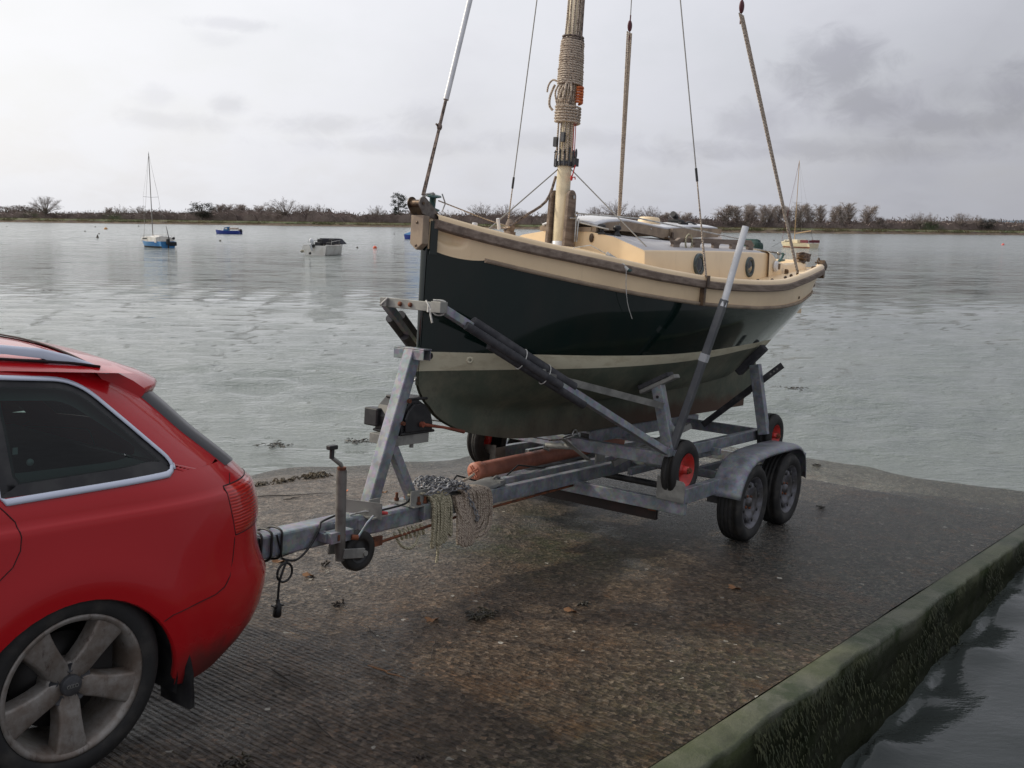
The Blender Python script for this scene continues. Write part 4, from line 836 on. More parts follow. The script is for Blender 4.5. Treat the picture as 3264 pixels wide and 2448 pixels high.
# grab rails with slots
for sg in (1, -1):
    mb = MB(); y = sg * .54; s0, s1 = 1.90, 3.30
    def rz(s): return cab_t(s) + .020
    Q = []
    mb.prism([Vector((s0, y - .013, rz(s0) - .02)), Vector((s0 + .05, y - .013, rz(s0) + .052)), Vector((s0 + .10, y - .013, rz(s0) + .072)), Vector((s1 - .05, y - .013, rz(s1) + .072)), Vector((s1, y - .013, rz(s1) + .050)), Vector((s1, y - .013, rz(s1) + .038)), Vector((s0 + .06, y - .013, rz(s0) + .038))], (0, .026, 0))
    for k in range(5):
        s = s0 + .045 + k * (s1 - s0 - .09) / 4; q0 = rz(s); mb.prism([Vector((s - .060, y - .0125, q0 - .04)), Vector((s - .045, y - .0125, q0 + .02)), Vector((s - .075, y - .0125, q0 + .045)), Vector((s + .075, y - .0125, q0 + .045)), Vector((s + .045, y - .0125, q0 + .02)), Vector((s + .055, y - .0125, q0 - .04))], (0, .025, 0))
    boat.part('grab_rail', mb, M['teak'], bevel=.003)
# lifting coachroof hatch: curved wooden fascia, white top
HW = .222
mb = MB(); top_ = lambda s: interp(s, [(1.42, 2.105), (1.55, 2.145), (1.80, 2.178), (2.1, 2.182), (2.45, 2.180), (2.9, 2.235), (3.34, 2.265)])
bot_ = lambda s: interp(s, [(1.42, 2.070), (1.6, 2.098), (1.9, 2.115), (2.2, 2.115), (2.48, 2.105)])
for sg in (1, -1):
    Q = []
    for s in np.linspace(1.42, 2.47, 22): Q.append([Vector((s, sg * (HW - .025), bot_(s))), Vector((s, sg * HW, bot_(s))), Vector((s, sg * HW, top_(s) - .006)), Vector((s, sg * (HW - .01), top_(s))), Vector((s, sg * (HW - .035), top_(s))), Vector((s, sg * (HW - .035), bot_(s)))])
    mb.grid(Q if sg > 0 else Q[::-1], smooth=False); mb.add(Q[0], [(0, 1, 2, 3, 4, 5)])
    mb.prism([Vector((2.475, sg * .235 - .012, 2.112)), Vector((3.34, sg * .235 - .012, 2.205)), Vector((3.36, sg * .235 - .012, 2.268)), Vector((2.475, sg * .235 - .012, 2.190))], (0, .024, 0))
mb.b2((1.41, -.19, 2.07), (1.45, .19, 2.10)); mb.b2((3.335, -.22, 2.20), (3.36, .22, 2.262))
hatch = boat.part('hatch_frame', mb, M['teakpale'])
mb = MB(); Q = []
for s in np.linspace(1.44, 3.34, 30): z = top_(s) + .003; Q.append([Vector((s, y, z + .030 * (1 - (y / .22) ** 2))) for y in np.linspace(-.218, .218, 11)])
mb.grid(Q); ht = boat.part('hatch_top', mb, M['white'], solid=.012)
for s in (1.72, 2.18): 
    mb = MB(); mb.ell((s, HW + .002, .5 * (bot_(s) + top_(s)) + .01), (.007, .004, .007), nu=8, nv=5); boat.part('screw_head', mb, M['ss'], parent=hatch)
mb = MB(); mb.lathe([(.088, 0), (.090, .012), (.082, .045), (.072, .056), (0, .058)], (2.56, 0, top_(2.56) + .028), (0, 0, 1), 28); boat.part('deck_vent', mb, M['cream'])
mb = MB(); mb.box((2.92, .05, top_(2.92) + .05), (.10, .10, .02)); mb.tube([(2.90, .05, top_(2.9) + .05), (2.90, .05, top_(2.9) + .085), (2.85, .05, top_(2.9) + .10)], .024, 10); boat.part('compass_mount', mb, M['black'], bevel=.004)
mb = MB(); mb.box((2.86, .14, top_(2.86) + .034), (.09, .03, .014), Matrix.Rotation(.2, 3, 'Z')); mb.tube([(2.90, .14, top_(2.9) + .032), (2.99, .13, top_(3) + .044), (3.07, .14, top_(3.07) + .030), (3.10, .15, top_(3.1) + .018)], .007, 6); boat.part('hatch_fitting', mb, M['black'])
mb = MB(); mb.b2((2.40, .224, 2.105), (2.52, .256, 2.118)); mb.b2((2.46, .24, 2.105), (2.49, .252, 2.16)); boat.part('hatch_latch', mb, M['bronze'])
mb = MB(); 
for s in (1.46, 1.56): mb.lathe([(.03, 0), (.03, .012), (.016, .02), (.016, .04), (.028, .045), (.026, .065), (.012, .072), (0, .072)], (s, .24 + (s - 1.46) * .6, 2.055), (0, 0, 1), 16)
mb.box((1.51, .27, 2.06), (.20, .05, .012)); boat.part('rope_clutch', mb, M['black'])
mb = MB(); mb.ell((3.50, .10, 2.20), (.12, .08, .08)); mb.lathe([(.02, 0), (.016, .03), (0, .032)], (3.57, .10, 2.17), (1, 0, 0), 10); single('fender', mb, M['white'], 'white ball fender lying behind the hatch of the boat', 'fender', RF, (3.45, .1, 2.08))
# bow light / fitting on cabin side
mb = MB(); mb.ell((1.408, .20, 2.03), (.014, .016, .030)); boat.part('side_light', mb, M['bronze'])
# cockpit coamings, transom cap, winches
mb = MB()
for sg in (1, -1):
    Q = []
    for s in np.linspace(3.34, 4.62, 22):
        y = min(.655, f_bsh(s) - .16) ; zt = interp(s, [(3.36, 2.095), (3.42, 2.088), (3.55, 2.035), (3.75, 2.02), (4.1, 2.055), (4.62, 2.085)]); zb = f_sh(s) - .03
        Q.append([Vector((s, sg * (y + .03), zb)), Vector((s, sg * (y + .02), zt - .015)), Vector((s, sg * y, zt)), Vector((s, sg * (y - .05), zt)), Vector((s, sg * (y - .06), zt - .02)), Vector((s, sg * (y - .07), 1.72))])
    mb.grid(Q if sg > 0 else Q[::-1])
mb.grid([[Vector((s, y, z)) for s, z in ((4.44, 1.7), (4.47, 2.085), (4.50, 2.10), (4.62, 2.10), (4.66, 2.05))] for y in np.linspace(-.5, .5, 6)])
mb.b2((3.38, -.58, 1.62), (4.50, .58, 1.66)); boat.part('cockpit_coaming', mb, M['cream'])
mb = MB(); mb.prism([Vector((3.384, y, z)) for y, z in ((-.26, 1.66), (.26, 1.66), (.24, 2.12), (-.24, 2.12))], (.02, 0, 0)); boat.part('washboard', mb, M['teak'])
for nm, s, y, n, k in (('speed_log_dial', 3.46, .69, 1.985, 0), ('depth_dial', 3.66, .70, 1.955, 1)):
    mb = MB()
    if k == 0: mb.lathe([(0, .02), (.034, .02), (.04, .012), (.044, 0)], (s, y, n), (0, 1, 0), 20, mat=0); mb.box((s + .02, y + .022, n), (.030, .012, .045), mat=1)
    else: mb.box((s, y + .01, n), (.036, .02, .04), mat=1); mb.box((s + .004, y + .022, n), (.02, .01, .024), mat=1)
    boat.part(nm, mb, [M['white'], M['bronze']], bevel=.003)
def winch(s, y, n, sc=1):
    mb = MB(); mb.lathe([(.045 * sc, 0), (.045 * sc, .01), (.028 * sc, .02), (.026 * sc, .055), (.036 * sc, .062), (.034 * sc, .072), (0, .074)], (s, y, n), (0, 0, 1), 18); mb.tube([(s - .05, y, n + .045), (s, y - .03, n + .04), (s + .05, y, n + .04), (s, y + .035, n + .035)], .010, 6, closed=True); boat.part('winch', mb, M['bronze'])
winch(4.20, .63, 2.055); winch(4.20, -.63, 2.055); 
mb = MB(); mb.tube([(3.72, .60, 2.03), (3.80, .60, 2.055), (3.86, .6, 2.105), (3.83, .6, 2.11)], .010, 6); mb.tube([(3.78, .6, 2.05), (3.90, .6, 2.06)], [.014, .007], 6); boat.part('cleat', mb, M['green'])
mb = MB()
for k in range(7): 
    a0 = rnd.uniform(0, 3); mb.tube([Vector((4.36 + .07 * math.cos(a) * (1 + .1 * k % 3), .60 + .05 * math.sin(a), 2.085 + .010 * k + .004 * math.sin(3 * a))) for a in np.linspace(a0, a0 + 6, 18)], .0065, 5)
single('coiled_rope', mb, M['ropeb'], 'small brown coil of rope lying on the aft coaming beside the winch', 'rope', RF, (4.36, .6, 2.07))
mb = MB(); mb.box((4.66, -.02, 2.18), (.16, .22, .17)); mb.box((4.68, -.02, 2.25), (.10, .18, .08)); single('covered_outboard', mb, M['gcover'], 'outboard head under a dark green cover behind the cockpit', 'engine cover', RF, (4.66, -.02, 2.09), bevel=.035)
mb = MB(); mb.tube([(3.30, -.30, 2.16), (3.9, -.2, 2.21), (4.72, .22, 2.17), (4.70, .30, 2.155)], .009, 6); mb.ell((4.72, .24, 2.165), (.018, .018, .018)); mb.tube([(4.72, .24, 2.16), (4.72, .24, 2.05)], .009, 6); boat.part('stern_rail', mb, M['ss'])
mb = MB(); mb.b2((4.55, .615, 1.995), (4.62, .665, 2.05)); boat.part('fairlead', mb, M['bronze'], bevel=.004)
mb = MB(); mb.box((4.64, .69, 2.065), (.09, .05, .05), Matrix.Rotation(.5, 3, 'Y')); mb.box((4.68, .66, 2.0), (.04, .07, .10)); mb.tube(arc((4.60, .66, 2.10), .025, 0, 5.5, 10), .006, 5); mb.tube([(4.70, .60, 2.09), (4.80, .62, 2.10)], .008, 5); boat.part('rudder_bracket', mb, M['bronze'])
for s, n in ((3.36, 1.745), (4.18, 1.873), (4.22, 1.876)):
    mb = MB(); mb.ell((s, f_blow(s) + (f_bsh(s) - f_blow(s)) * .3 + .003, n), (.010, .006, .020 if s > 4 else .012), nu=10, nv=6); boat.part('drain_fitting', mb, M['bronze'], parent=hull)
mb = MB(); yy = half(.28, 1.245); mb.lathe([(.022, -.004), (.022, .004), (.008, .006), (.007, .0)], (.28, yy, 1.245), (-.5, 1, 0), 16, mats=[0, 0, 1]); boat.part('skin_fitting', mb, [M['boot'], M['black']], parent=hull)
mb = MB(); mb.tube(arc((-.035, 0, 1.14), .02, 0, 6.2, 14), .0045, 6); mb.tube([(-.02, 0, 1.14), (.03, 0, 1.14)], .005, 6); boat.part('bow_eye', mb, M['ss'], parent=hull)
# rudder, propeller aperture
mb = MB(); mb.prism([Vector((s, -.018, n)) for s, n in ((4.60, .725), (4.92, .80), (5.00, .93), (4.98, 1.10), (4.86, 1.32), (4.80, 1.5), (4.72, 2.0), (4.70, 2.0), (4.70, 1.32), (4.62, 1.22), (4.66, 1.0), (4.60, .90), (4.56, .86))], (0, .036, 0)); boat.part('rudder', mb, M['anti'], bevel=.008)
mb = MB(); mb.b2((4.42, -.022, .70), (4.60, .022, .76)); mb.b2((4.5, -.02, .76), (4.53, .02, .92)); mb.ell((4.52, 0, .93), (.05, .03, .03)); mb.box((4.56, 0, .86), (.06, .03, .12), Matrix.Rotation(.4, 3, 'Y')); boat.part('skeg_shoe', mb, M['rust'], bevel=.004)
M['cheek'] = basic('dull_grey_brown_metal', (.20, .175, .155), .55, .3, (.12, .10, .085), 30)
# stem plate, bow roller
mb = MB(); poly = [(-.045, 1.872), (0, 1.838), (.045, 1.872), (.045, 2.024), (-.045, 2.024)]; mb.prism([Vector((-.072, y, n)) for y, n in poly], (.05, 0, 0)); sp = boat.part('stem_plate', mb, M['teakpale'], bevel=.004)
for n in (1.862, 1.985): mb = MB(); mb.lathe([(.008, 0), (.008, .003), (0, .004)], (-.0715, 0, n), (-1, 0, 0), 10); boat.part('bolt', mb, M['bronze'], parent=sp)
for sg in (-1, 1):
    mb = MB(); y = sg * .038; c0 = Vector((-.075, y, 2.085)); poly = arc(c0, .036, math.pi * .35, math.pi * 1.25, 12) + [Vector((-.075, y, 2.03)), Vector((.0, y, 2.015)), Vector((.06, y, 2.01)), Vector((.05, y, 2.045))]; mb.prism(poly, (0, .006 * sg, 0)); boat.part('bow_roller_cheek', mb, M['bronze'] if sg < 0 else M['cheek'])
mb = MB(); mb.tube([(-.08, -.04, 2.085), (-.08, .04, 2.085)], .020, 14); mb.tube([(-.08, .04, 2.085), (-.08, .05, 2.085)], .008, 8); boat.part('bow_roller', mb, M['bronze'])
mb = MB(); O = Vector((.045, 0, 2.105)); ax = Vector((-.15, .2, 1)).normalized(); mb.lathe([(0, -.045), (.042, -.045), (.044, -.038), (.018, -.030), (.018, .024), (.046, .032), (.044, .038), (0, .040)], O, ax, 22); boat.part('furling_drum', mb, M['green'])
mb = MB(); mb.tube([O - ax * .075, O - ax * .045], .008, 6); mb.tube([O + ax * .04, O + ax * .05], .010, 6); mb.tube([O + Vector((.035, .04, -.05)), O + Vector((.055, .045, .0)), O + Vector((.035, .035, .05))], .004, 5); mb.tube([(-.04, 0, 2.115), (-.02, .01, 2.14), O + ax * .05], .006, 5); mb.tube([(-.06, .01, 2.09), (-.055, .012, 2.125), (-.03, .01, 2.13)], .004, 5); boat.part('furler_shackle', mb, M['ss'])
# mast in its tabernacle
MS = 1.335; mb = MB(); mb.tube([(MS, 0, 1.93), (MS, 0, 2.05), (MS, 0, 4.2), (MS, 0, 7.2)], [.046, .047, .047, .038], 24); mast = boat.part('mast', mb, M['mast'])
mb = MB(); mb.lathe([(.050, 0), (.050, .05), (.047, .052)], (MS, 0, 1.945), (0, 0, 1), 24); boat.part('mast_step', mb, M['white'])
for sg in (-1, 1):
    mb = MB(); y = sg * .068 - .012; poly = [Vector((MS - .060, y, 1.93))] + [Vector((MS - .046, y, 2.27))] + arc((MS, y, 2.285), .046, math.pi, 0, 10) + [Vector((MS + .046, y, 2.27)), Vector((MS + .060, y, 1.93))]; mb.prism(poly, (0, .024, 0)); tb = boat.part('tabernacle_cheek', mb, M['teak'], bevel=.004)
    mb = MB(); mb.tube([(MS, sg * .08, 2.285), (MS, sg * .092, 2.285)], .012, 10); boat.part('bolt', mb, M['ss'], parent=tb)
for y in (.105, -.105):
    mb = MB(); mb.tube([(MS + .02, y, 2.0), (MS + .02, y, 2.16)], .006, 6); mb.tube(arc((MS + .02, y, 2.175), .016, -1.2, 4.3, 12), .005, 6); mb.tube([(MS + .03, y + .01, 2.0), (MS + .035, y + .01, 2.15)], .006, 6); mb.tube([(MS - .03, y * .8, 2.145), (MS + .02, y, 2.15)], .006, 6); boat.part('mast_crutch_hoop', mb, M['ss'])
# halyards lashed to the mast
def wraps(n0, n1, r0, r1, rope, lean=0.0, jit=.004, turns=None):
    mb = MB(); tn = turns or int((n1 - n0) / (rope * 1.95)); pts = []
    for i in range(tn * 14 + 1):
        a = i / 14 * 2 * math.pi; u = i / (tn * 14); r = r0 + (r1 - r0) * u + pn(a * .3, n0, 0, 1.2) * jit; pts.append((MS - .006 + (r + .006) * math.cos(a), r * math.sin(a), n0 + (n1 - n0) * u + lean * math.cos(a)))
    mb.tube(pts, rope, 6); return mb
boat.part('rope_wrapping', wraps(3.00, 3.28, .078, .070, .0075), M['rope'], parent=mast)
boat.part('rope_wrapping', wraps(2.76, 2.87, .078, .078, .0085, .004), M['rope'], parent=mast)
boat.part('rope_wrapping', wraps(3.28, 3.315, .066, .062, .007, .004), M['ropeb'], parent=mast)
mb = MB()
for k in range(9):
    a = rnd.uniform(2.2, 4.6) if k < 6 else rnd.uniform(.2, 1.4); r = .056; x, y = MS + r * math.cos(a), r * math.sin(a) + .0
    a2 = -.6 + k * .55; x, y = MS - .030 * math.cos(a2) - .035, .052 * math.sin(a2)
    mb.tube([(x, y, 2.52), (x + rnd.uniform(-.006, .006), y, 2.7), (x, y, 2.9), (x, y, 3.2), (x + .02, y, 3.6), (x + .02, y * .9, 5.0)], .0062, 6)
for y in (.03, .048): mb.tube([(MS - .012, y + .02, 3.2), (MS - .012, y + .015, 5.0)], .007, 6, mat=1)
boat.part('halyards', mb, [M['rope'], M['ropeb']])
mb = MB()
for k in range(8):      # the open loops between the two lashings
    y0 = -.05 + .016 * k; pts = [(MS - .07, y0 * .8, 3.0), (MS - .092, y0 + .012 * math.sin(k * 2.1), 2.95), (MS - .088, y0 * .9, 2.90), (MS - .075, y0 * .7, 2.85)]; mb.tube(pts, .0065, 6)
mb.tube([(MS - .08, .02, 3.0), (MS - .11, .035, 2.95), (MS - .115, .028, 2.90), (MS - .112, .010, 2.885), (MS - .112, -.004, 2.905), (MS - .105, .01, 2.96), (MS - .08, .03, 3.0)], .008, 6)
mb.tube([(MS - .06, -.08, 3.0), (MS - .075, -.1, 2.93), (MS - .07, -.105, 2.87), (MS - .05, -.09, 2.84)], .008, 6)
mb.tube([(MS - .03, -.085, 3.03), (MS - .03, -.12, 3.04), (MS - .03, -.150, 3.01), (MS - .03, -.158, 2.965)], .0065, 6); boat.part('rope_loops', mb, M['rope'], parent=mast)
mb = wraps(2.885, 2.985, .070, .070, .010, 0, .006, 7); k = mb; mb = MB()
for i in range(6): 
    z = 2.89 + i * .018; mb.tube([(MS - .03, .072, z), (MS + .005, .088, z + .004), (MS + .04, .072, z + rnd.uniform(-.006, .006)), (MS + .055, .04, z)], .009, 6)
boat.part('orange_cord_hank', mb, M['orange'], parent=mast)
mb = MB(); mb.lathe([(.05, -.018), (.062, -.018), (.062, .012), (.05, .012)], (MS, 0, 2.50), (0, 0, 1), 24)
for k in range(9):
    a = 1.2 + k * .48; x, y = MS + .066 * math.cos(a), .066 * math.sin(a); mb.tube([(x, y, 2.48), (x, y, 2.56 + .02 * (k % 3))], .007, 6); mb.tube([(x - .012, y, 2.565), (x, y, 2.585), (x + .004, y, 2.545)], .004, 5)
mb.box((MS - .074, .020, 2.66), (.024, .026, .06)); mb.box((MS - .082, -.028, 2.63), (.024, .026, .06)); mb.box((MS + .008, .078, 2.51), (.045, .02, .05)); mb.ell((MS - .01, .088, 2.56), (.010, .008, .035)); boat.part('gooseneck_band', mb, M['darksteel'], parent=mast)
mb = MB(); mb.tube([(MS - .01, .088, 2.49), (MS - .02, .078, 2.42)], .004, 5); mb.ell((MS - .024, .075, 2.405), (.010, .008, .018)); mb.tube([(MS - .02, .08, 2.41), (MS + .006, .082, 2.415), (MS + .01, .082, 2.40)], .004, 5); mb.tube([(MS - .01, .062, 2.55), (MS - .012, .058, 2.78)], .003, 5); mb.tube([(MS + .004, .066, 2.55), (MS + .002, .062, 2.78)], .003, 5); boat.part('red_cord', mb, M['red'], parent=mast)
# standing and running rigging
def rig(name, pts, r, mat, **k):
    mb = MB(); mb.tube(pts, r, 6); return boat.part(name, mb, mat, **k)
TOP = Vector((MS, 0, 7.2)); L3 = lambda a, b, k: Vector(a).lerp(Vector(b), k)
fs0 = Vector((-.035, 0, 2.135)); k1 = L3(fs0, TOP, .075); k2 = L3(fs0, TOP, .105)
mb = MB(); mb.tube([k2, TOP], .0155, 10); boat.part('forestay', mb, M['pvc'])
mb = MB()
for o_ in (-.008, 0, .008): mb.tube([fs0 + Vector((0, o_, 0)), k1 + Vector((0, o_ * .6, 0))], .0055, 5)
mb.ell(k1, (.016, .014, .022)); mb.tube([k1 + Vector((-.03, 0, .01)), k1 + Vector((.01, 0, -.01))], .006, 5); mb.tube([k1, k2], .009, 6); mb.tube([fs0 - Vector((0, 0, .03)), fs0], .006, 6); boat.part('forestay_lashing', mb, M['ropeb'])
def shroud(s, sg, black, N_=7.3, lash=1):
    b0 = Vector((s, sg * (f_bsh(s) + .022), f_sh(s) + .02)); mb = MB(); k = L3(b0, (MS, 0, N_), .11); mb.tube([k, Vector((MS, 0, N_))], .0042, 6); boat.part('shroud', mb, M['wire'])
    mb = MB(); 
    for o_ in (-.007, .007): mb.tube([b0 + Vector((o_, 0, 0)), k], .0045, 5)
    mb.tube([b0 + Vector((0, 0, .0)), L3(b0, (MS, 0, N_), .035)], .008, 6); boat.part('shroud_lashing', mb, M['rope'])
    mb = MB(); mb.tube([k, L3(b0, (MS, 0, N_), .125)], .0085, 6); boat.part('shroud_sleeve', mb, M['black'])
    mb = MB(); mb.b2((s - .018, sg * (f_bsh(s) + .036), f_sh(s) - .045), (s + .018, sg * (f_bsh(s) + .044), f_sh(s) + .03)); mb.box((s, sg * (f_bsh(s) + .010), f_sh(s) - .105), (.030, .03, .12)); boat.part('chainplate', mb, M['bronze'])
shroud(1.74, 1, 1); shroud(1.95, -1, 1)
def tackle(b0, top_pt, blk):
    b0 = Vector(b0); q = L3(b0, top_pt, blk); mb = MB()
    for o_, o2 in ((-.014, -.034), (0, -.006), (.010, .012), (.018, .036)): mb.tube([b0 + Vector((o_ * .9, 0, .03)), q + Vector((o2, 0, -.03))], .0066, 6)
    boat.part('tackle_rope', mb, M['rope'])
    mb = MB(); mb.ell(q + Vector((0, 0, .02)), (.030, .016, .048)); mb.tube([q + Vector((0, 0, .06)), q + Vector((0, 0, .11))], .006, 6); mb.tube([q + Vector((0, 0, -.05)), q + Vector((0, 0, -.10))], .006, 5); boat.part('pulley_block', mb, basic('maroon_block', (.09, .018, .022), .5))
    mb = MB(); mb.tube([q + Vector((0, 0, .1)), Vector(top_pt)], .0042, 6); boat.part('backstay_wire', mb, M['wire']); mb = MB(); mb.tube([b0, b0 + Vector((0, 0, .05))], .010, 6); mb.box(b0, (.05, .02, .02)); boat.part('deck_eye', mb, M['bronze'])
tackle((3.28, f_bsh(3.28) - .02, 1.905), (MS, 0, 7.0), .362); tackle((3.58, -.84, 1.98), (3.02, -.585, 4.9), .664)
for e in ((.72, -.12, 2.02), (1.42, .60, 1.985)): rig('mast_stay', [(MS, .02 if e[1] > 0 else -.02, 2.49), e], .0042, M['wire'])
rig('snotter_rope', [(MS - .02, -.05, 2.42), (MS - .06, -.09, 2.25), (MS - .25, -.15, 2.12), (MS - .40, -.16, 2.03)], .009, M['ropeb'])
rig('furling_line', [(.06, .03, 2.115), (.45, .08, 2.05), (.70, .05, 2.035), (.72, -.02, 2.03)], .004, M['rope'])
rig('white_cord', [(MS + .04, .09, 2.185), (1.9, .28, 2.205), (3.02, .55, 2.165)], .0055, M['ropew']); rig('white_cord', [(MS + .04, .10, 2.13), (1.45, .30, 2.09)], .0055, M['ropew'])
mb = MB(); mb.tube(arc((2.10, .565, cab_t(2.10) + .055), .055, 0, 6.28, 20), .0055, 5); mb.tube(arc((2.11, .56, cab_t(2.1) + .058), .050, 0, 6.28, 20), .0055, 5); boat.part('rope_ring', mb, M['ropeg'])
mb = MB(); s = 1.02; y = f_bsh(s) + .03; mb.tube([(.98, y - .08, 1.905), (1.04, y + .00, 1.845), (1.06, y + .022, 1.82)], .013, 8, mat=0); mb.tube([(1.06, y + .022, 1.82), (1.20, y + .04, 1.812)], [.012, .008], 8, mat=1); mb.tube([(.82, y - .22, 1.925), (.9, y - .15, 1.95), (.98, y - .08, 1.905)], .0035, 5); mb.tube([(.98, y - .08, 1.905), (.955, y - .06, 1.87)], .003, 4); mb.tube([(1.05, y + .02, 1.82), (1.045, y + .03, 1.72), (1.08, y + .03, 1.62), (1.15, y + .03, 1.53)], .0022, 4)
for k in range(9): mb.tube(arc((.985 + k * .008, y - .078 + k * .010, 1.900 - k * .007), .0165, 0, 6.28, 10), .0035, 5, closed=True)
boat.part('lashed_shackle', mb, [M['ropew'], M['green']])
mb = MB(); mb.ell((1.02, -.18, 2.06), (.035, .03, .05)); mb.box((1.02, -.18, 2.02), (.06, .05, .02)); boat.part('anchor_bollard', mb, M['teak']); mb = MB(); mb.tube([(.48, .14, 2.0), (.46, .14, 2.06)], .010, 8); boat.part('deck_fairlead', mb, M['white'])
for s in (2.55, 2.80, 3.08, 3.22): mb = MB(); mb.ell((s, f_bsh(s) - .05, f_sh(s) + .025), (.016, .012, .014)); boat.part('deck_cleat', mb, M['bronze'])
# ------------------------------------------------------------------ wheels
def wheel_parts(th, c, R_, rim_r, width, side, tyre_m, rim_m, style, tread=True):
    """c = centre of the outer face; side=+1 when the outer face looks towards +t"""
    c = Vector(c); ax = (0, side, 0); w = width; cw = bpy.data.objects.new('wheel', None); COL.objects.link(cw); cw.parent = th.o; cw.location = c - th.base
    sh = c
    mb = MB(); prof = [(rim_r, -.012), (rim_r + .012, .0), (rim_r + (R_ - rim_r) * .5, .010), (R_ - .022, .004), (R_ - .006, -.012), (R_, -.028)]
    if tread:
        x = -.028; k = 0
        while x > -w + .04:
            prof += [(R_, x), (R_, x - .018), (R_ - .007, x - .020), (R_ - .007, x - .026)]; x -= .028
    prof += [(R_, -w + .028), (R_ - .006, -w + .012), (R_ - .022, -w), (rim_r, -w)]
    mb.lathe(prof, c, ax, 56); o = mb.obj('tyre', tyre_m, sh); o.parent = cw
    mb = MB()
    if style == 'steel':
        mb.lathe([(rim_r + .004, -.004), (rim_r - .004, -.006), (rim_r - .010, -.022), (rim_r - .024, -.030), (rim_r - .026, -.075)], c, ax, 48)
        mb.lathe([(rim_r - .026, -.065), (rim_r - .045, -.030), (rim_r * .62, -.018), (rim_r * .50, -.030), (rim_r * .36, -.046), (rim_r * .20, -.044), (rim_r * .17, -.020), (0, -.016)], c, ax, 48)
        o = mb.obj('rim', rim_m, sh); o.parent = cw
        for k in range(4):
            mb = MB(); a = k * math.pi / 2 + .6; p = c + Vector((math.cos(a) * rim_r * .30, 0, math.sin(a) * rim_r * .30)); mb.lathe([(0, -.030), (.010, -.031), (.010, -.046)], p, ax, 6); o = mb.obj('wheel_nut', M['rust'], sh); o.parent = cw
        for k in range(8):
            mb = MB(); a = k * math.pi / 4 + .3; p = c + Vector((math.cos(a) * rim_r * .73, -side * .0185, math.sin(a) * rim_r * .73)); mb.lathe([(0, .0035), (.017, .003), (.018, .001)], p, ax, 10); o = mb.obj('rim_slot', M['black'], sh); o.parent = cw
    elif style == 'barrow':
        mb.lathe([(rim_r + .006, 0), (rim_r, -.004), (rim_r - .012, -.022), (rim_r * .55, -.045), (rim_r * .34, -.040), (rim_r * .26, -.018), (rim_r * .24, .008), (.012, .010)], c, ax, 36); o = mb.obj('rim', rim_m, sh); o.parent = cw
        mb = MB(); mb.tube([c + Vector((0, -.03 * side, 0)), c + Vector((0, .035 * side, 0))], .012, 10); mb.box(c + Vector((0, .014 * side, 0)), (.045, .014, .014), Matrix.Rotation(.7, 3, 'Y')); mb.box(c + Vector((0, .014 * side, 0)), (.045, .014, .014), Matrix.Rotation(-.7, 3, 'Y')); o = mb.obj('hub', M['rust'], sh); o.parent = cw
    return cw
# ------------------------------------------------------------------ road trailer
TBs = (1.5, 0, 0)
tr = Thing('boat_trailer', 'galvanised twin axle road trailer carrying the launching trolley and the boat', 'trailer', RF, TBs)
for side in (1, -1):
    for s in (2.407, 3.138): wheel_parts(tr, (s, side * 1.08, .277), .277, .182, .165, side, M['tyre'], M['rimgrey'], 'steel')
G = M['galv']; mb = MB()
for y in (.08, -.08): mb.beam((.0, y, .395), (3.2, y, .395), .05, .09)
for y in (.90, -.78): mb.beam((1.60, y, .405), (3.95, y, .405), .05, .10)
for s in (1.62, 3.92): mb.beam((s, -.805, .325), (s, .925, .325), .05, .085)
mb.beam((2.77, -.9, .36), (2.77, .9, .36), .08, .06); mb.beam((2.4, -.88, .43), (2.4, .88, .43), .05, .05)
for y in (.30, -.30, .60, -.60): mb.beam((2.0, y, .42), (3.4, y, .42), .04, .05)
tr.part('chassis', mb, G, bevel=.004)
mb = MB(); mb.beam((-1.08, 0, .385), (-.42, 0, .385), .115, .115); mb.beam((-.44, 0, .378), (.045, 0, .378), .13, .10); mb.b2((-.47, -.068, .32), (-.42, .068, .43)); tr.part('drawbar', mb, G, bevel=.012)
mb = MB(); mb.beam((-.86, -.06, .365), (-1.42, -.42, .47), .05, .05); mb.box((-.84, -.06, .37), (.08, .05, .06)); tr.part('side_strut', mb, G, bevel=.004)
mb = MB(); mb.beam((-1.08, 0, .40), (-1.32, 0, .42), .08, .07); mb.ell((-1.36, 0, .42), (.06, .05, .05)); mb.beam((-1.15, 0, .46), (-1.32, 0, .52), .03, .02); tr.part('coupling', mb, M['black'], bevel=.01)
mb = MB(); mb.b2((.05, -.10, .436), (.50, .10, .446)); mb.b2((.05, .104, .36), (.40, .108, .43)); tr.part('joining_plate', mb, M['galv2'], bevel=.003)
mb = MB(); mb.b2((-.40, .062, .42), (-.32, .068, .52)); mb.b2((-.42, -.10, .428), (-.28, .12, .436)); mb.prism([Vector((-.47, -.10, .43)), Vector((-.38, .135, .425)), Vector((-.38, .135, .51)), Vector((-.47, -.10, .51))], (.006, .002, 0)); tr.part('post_bracket', mb, M['galv2'])
mb = MB(); mb.b2((-.08, .066, .432), (.06, .072, .52)); mb.b2((-.08, -.10, .432), (.06, .10, .438)); tr.part('brace_bracket', mb, M['galv2'])
for s, y in ((-.02, .076), (.035, .076), (-.04, -.07), (.04, -.07), (-.36, .072)): mb = MB(); mb.tube([(s, y, .43 if abs(y) > .071 else .445), (s, y, .485)], .008, 6); mb.tube([(s, y, .44), (s, y, .455)], .014, 6); tr.part('bolt', mb, M['rust'])
wp = MB(); wp.beam((-.345, 0, .43), (-.045, 0, 1.30), .07, .075, up=(-.9, 0, .3)); post = tr.part('winch_post', wp, G, bevel=.006)
mb = MB(); mb.beam((.02, 0, .44), (-.185, 0, .78), .05, .055, up=(.8, 0, .5)); tr.part('post_brace', mb, G, bevel=.005)
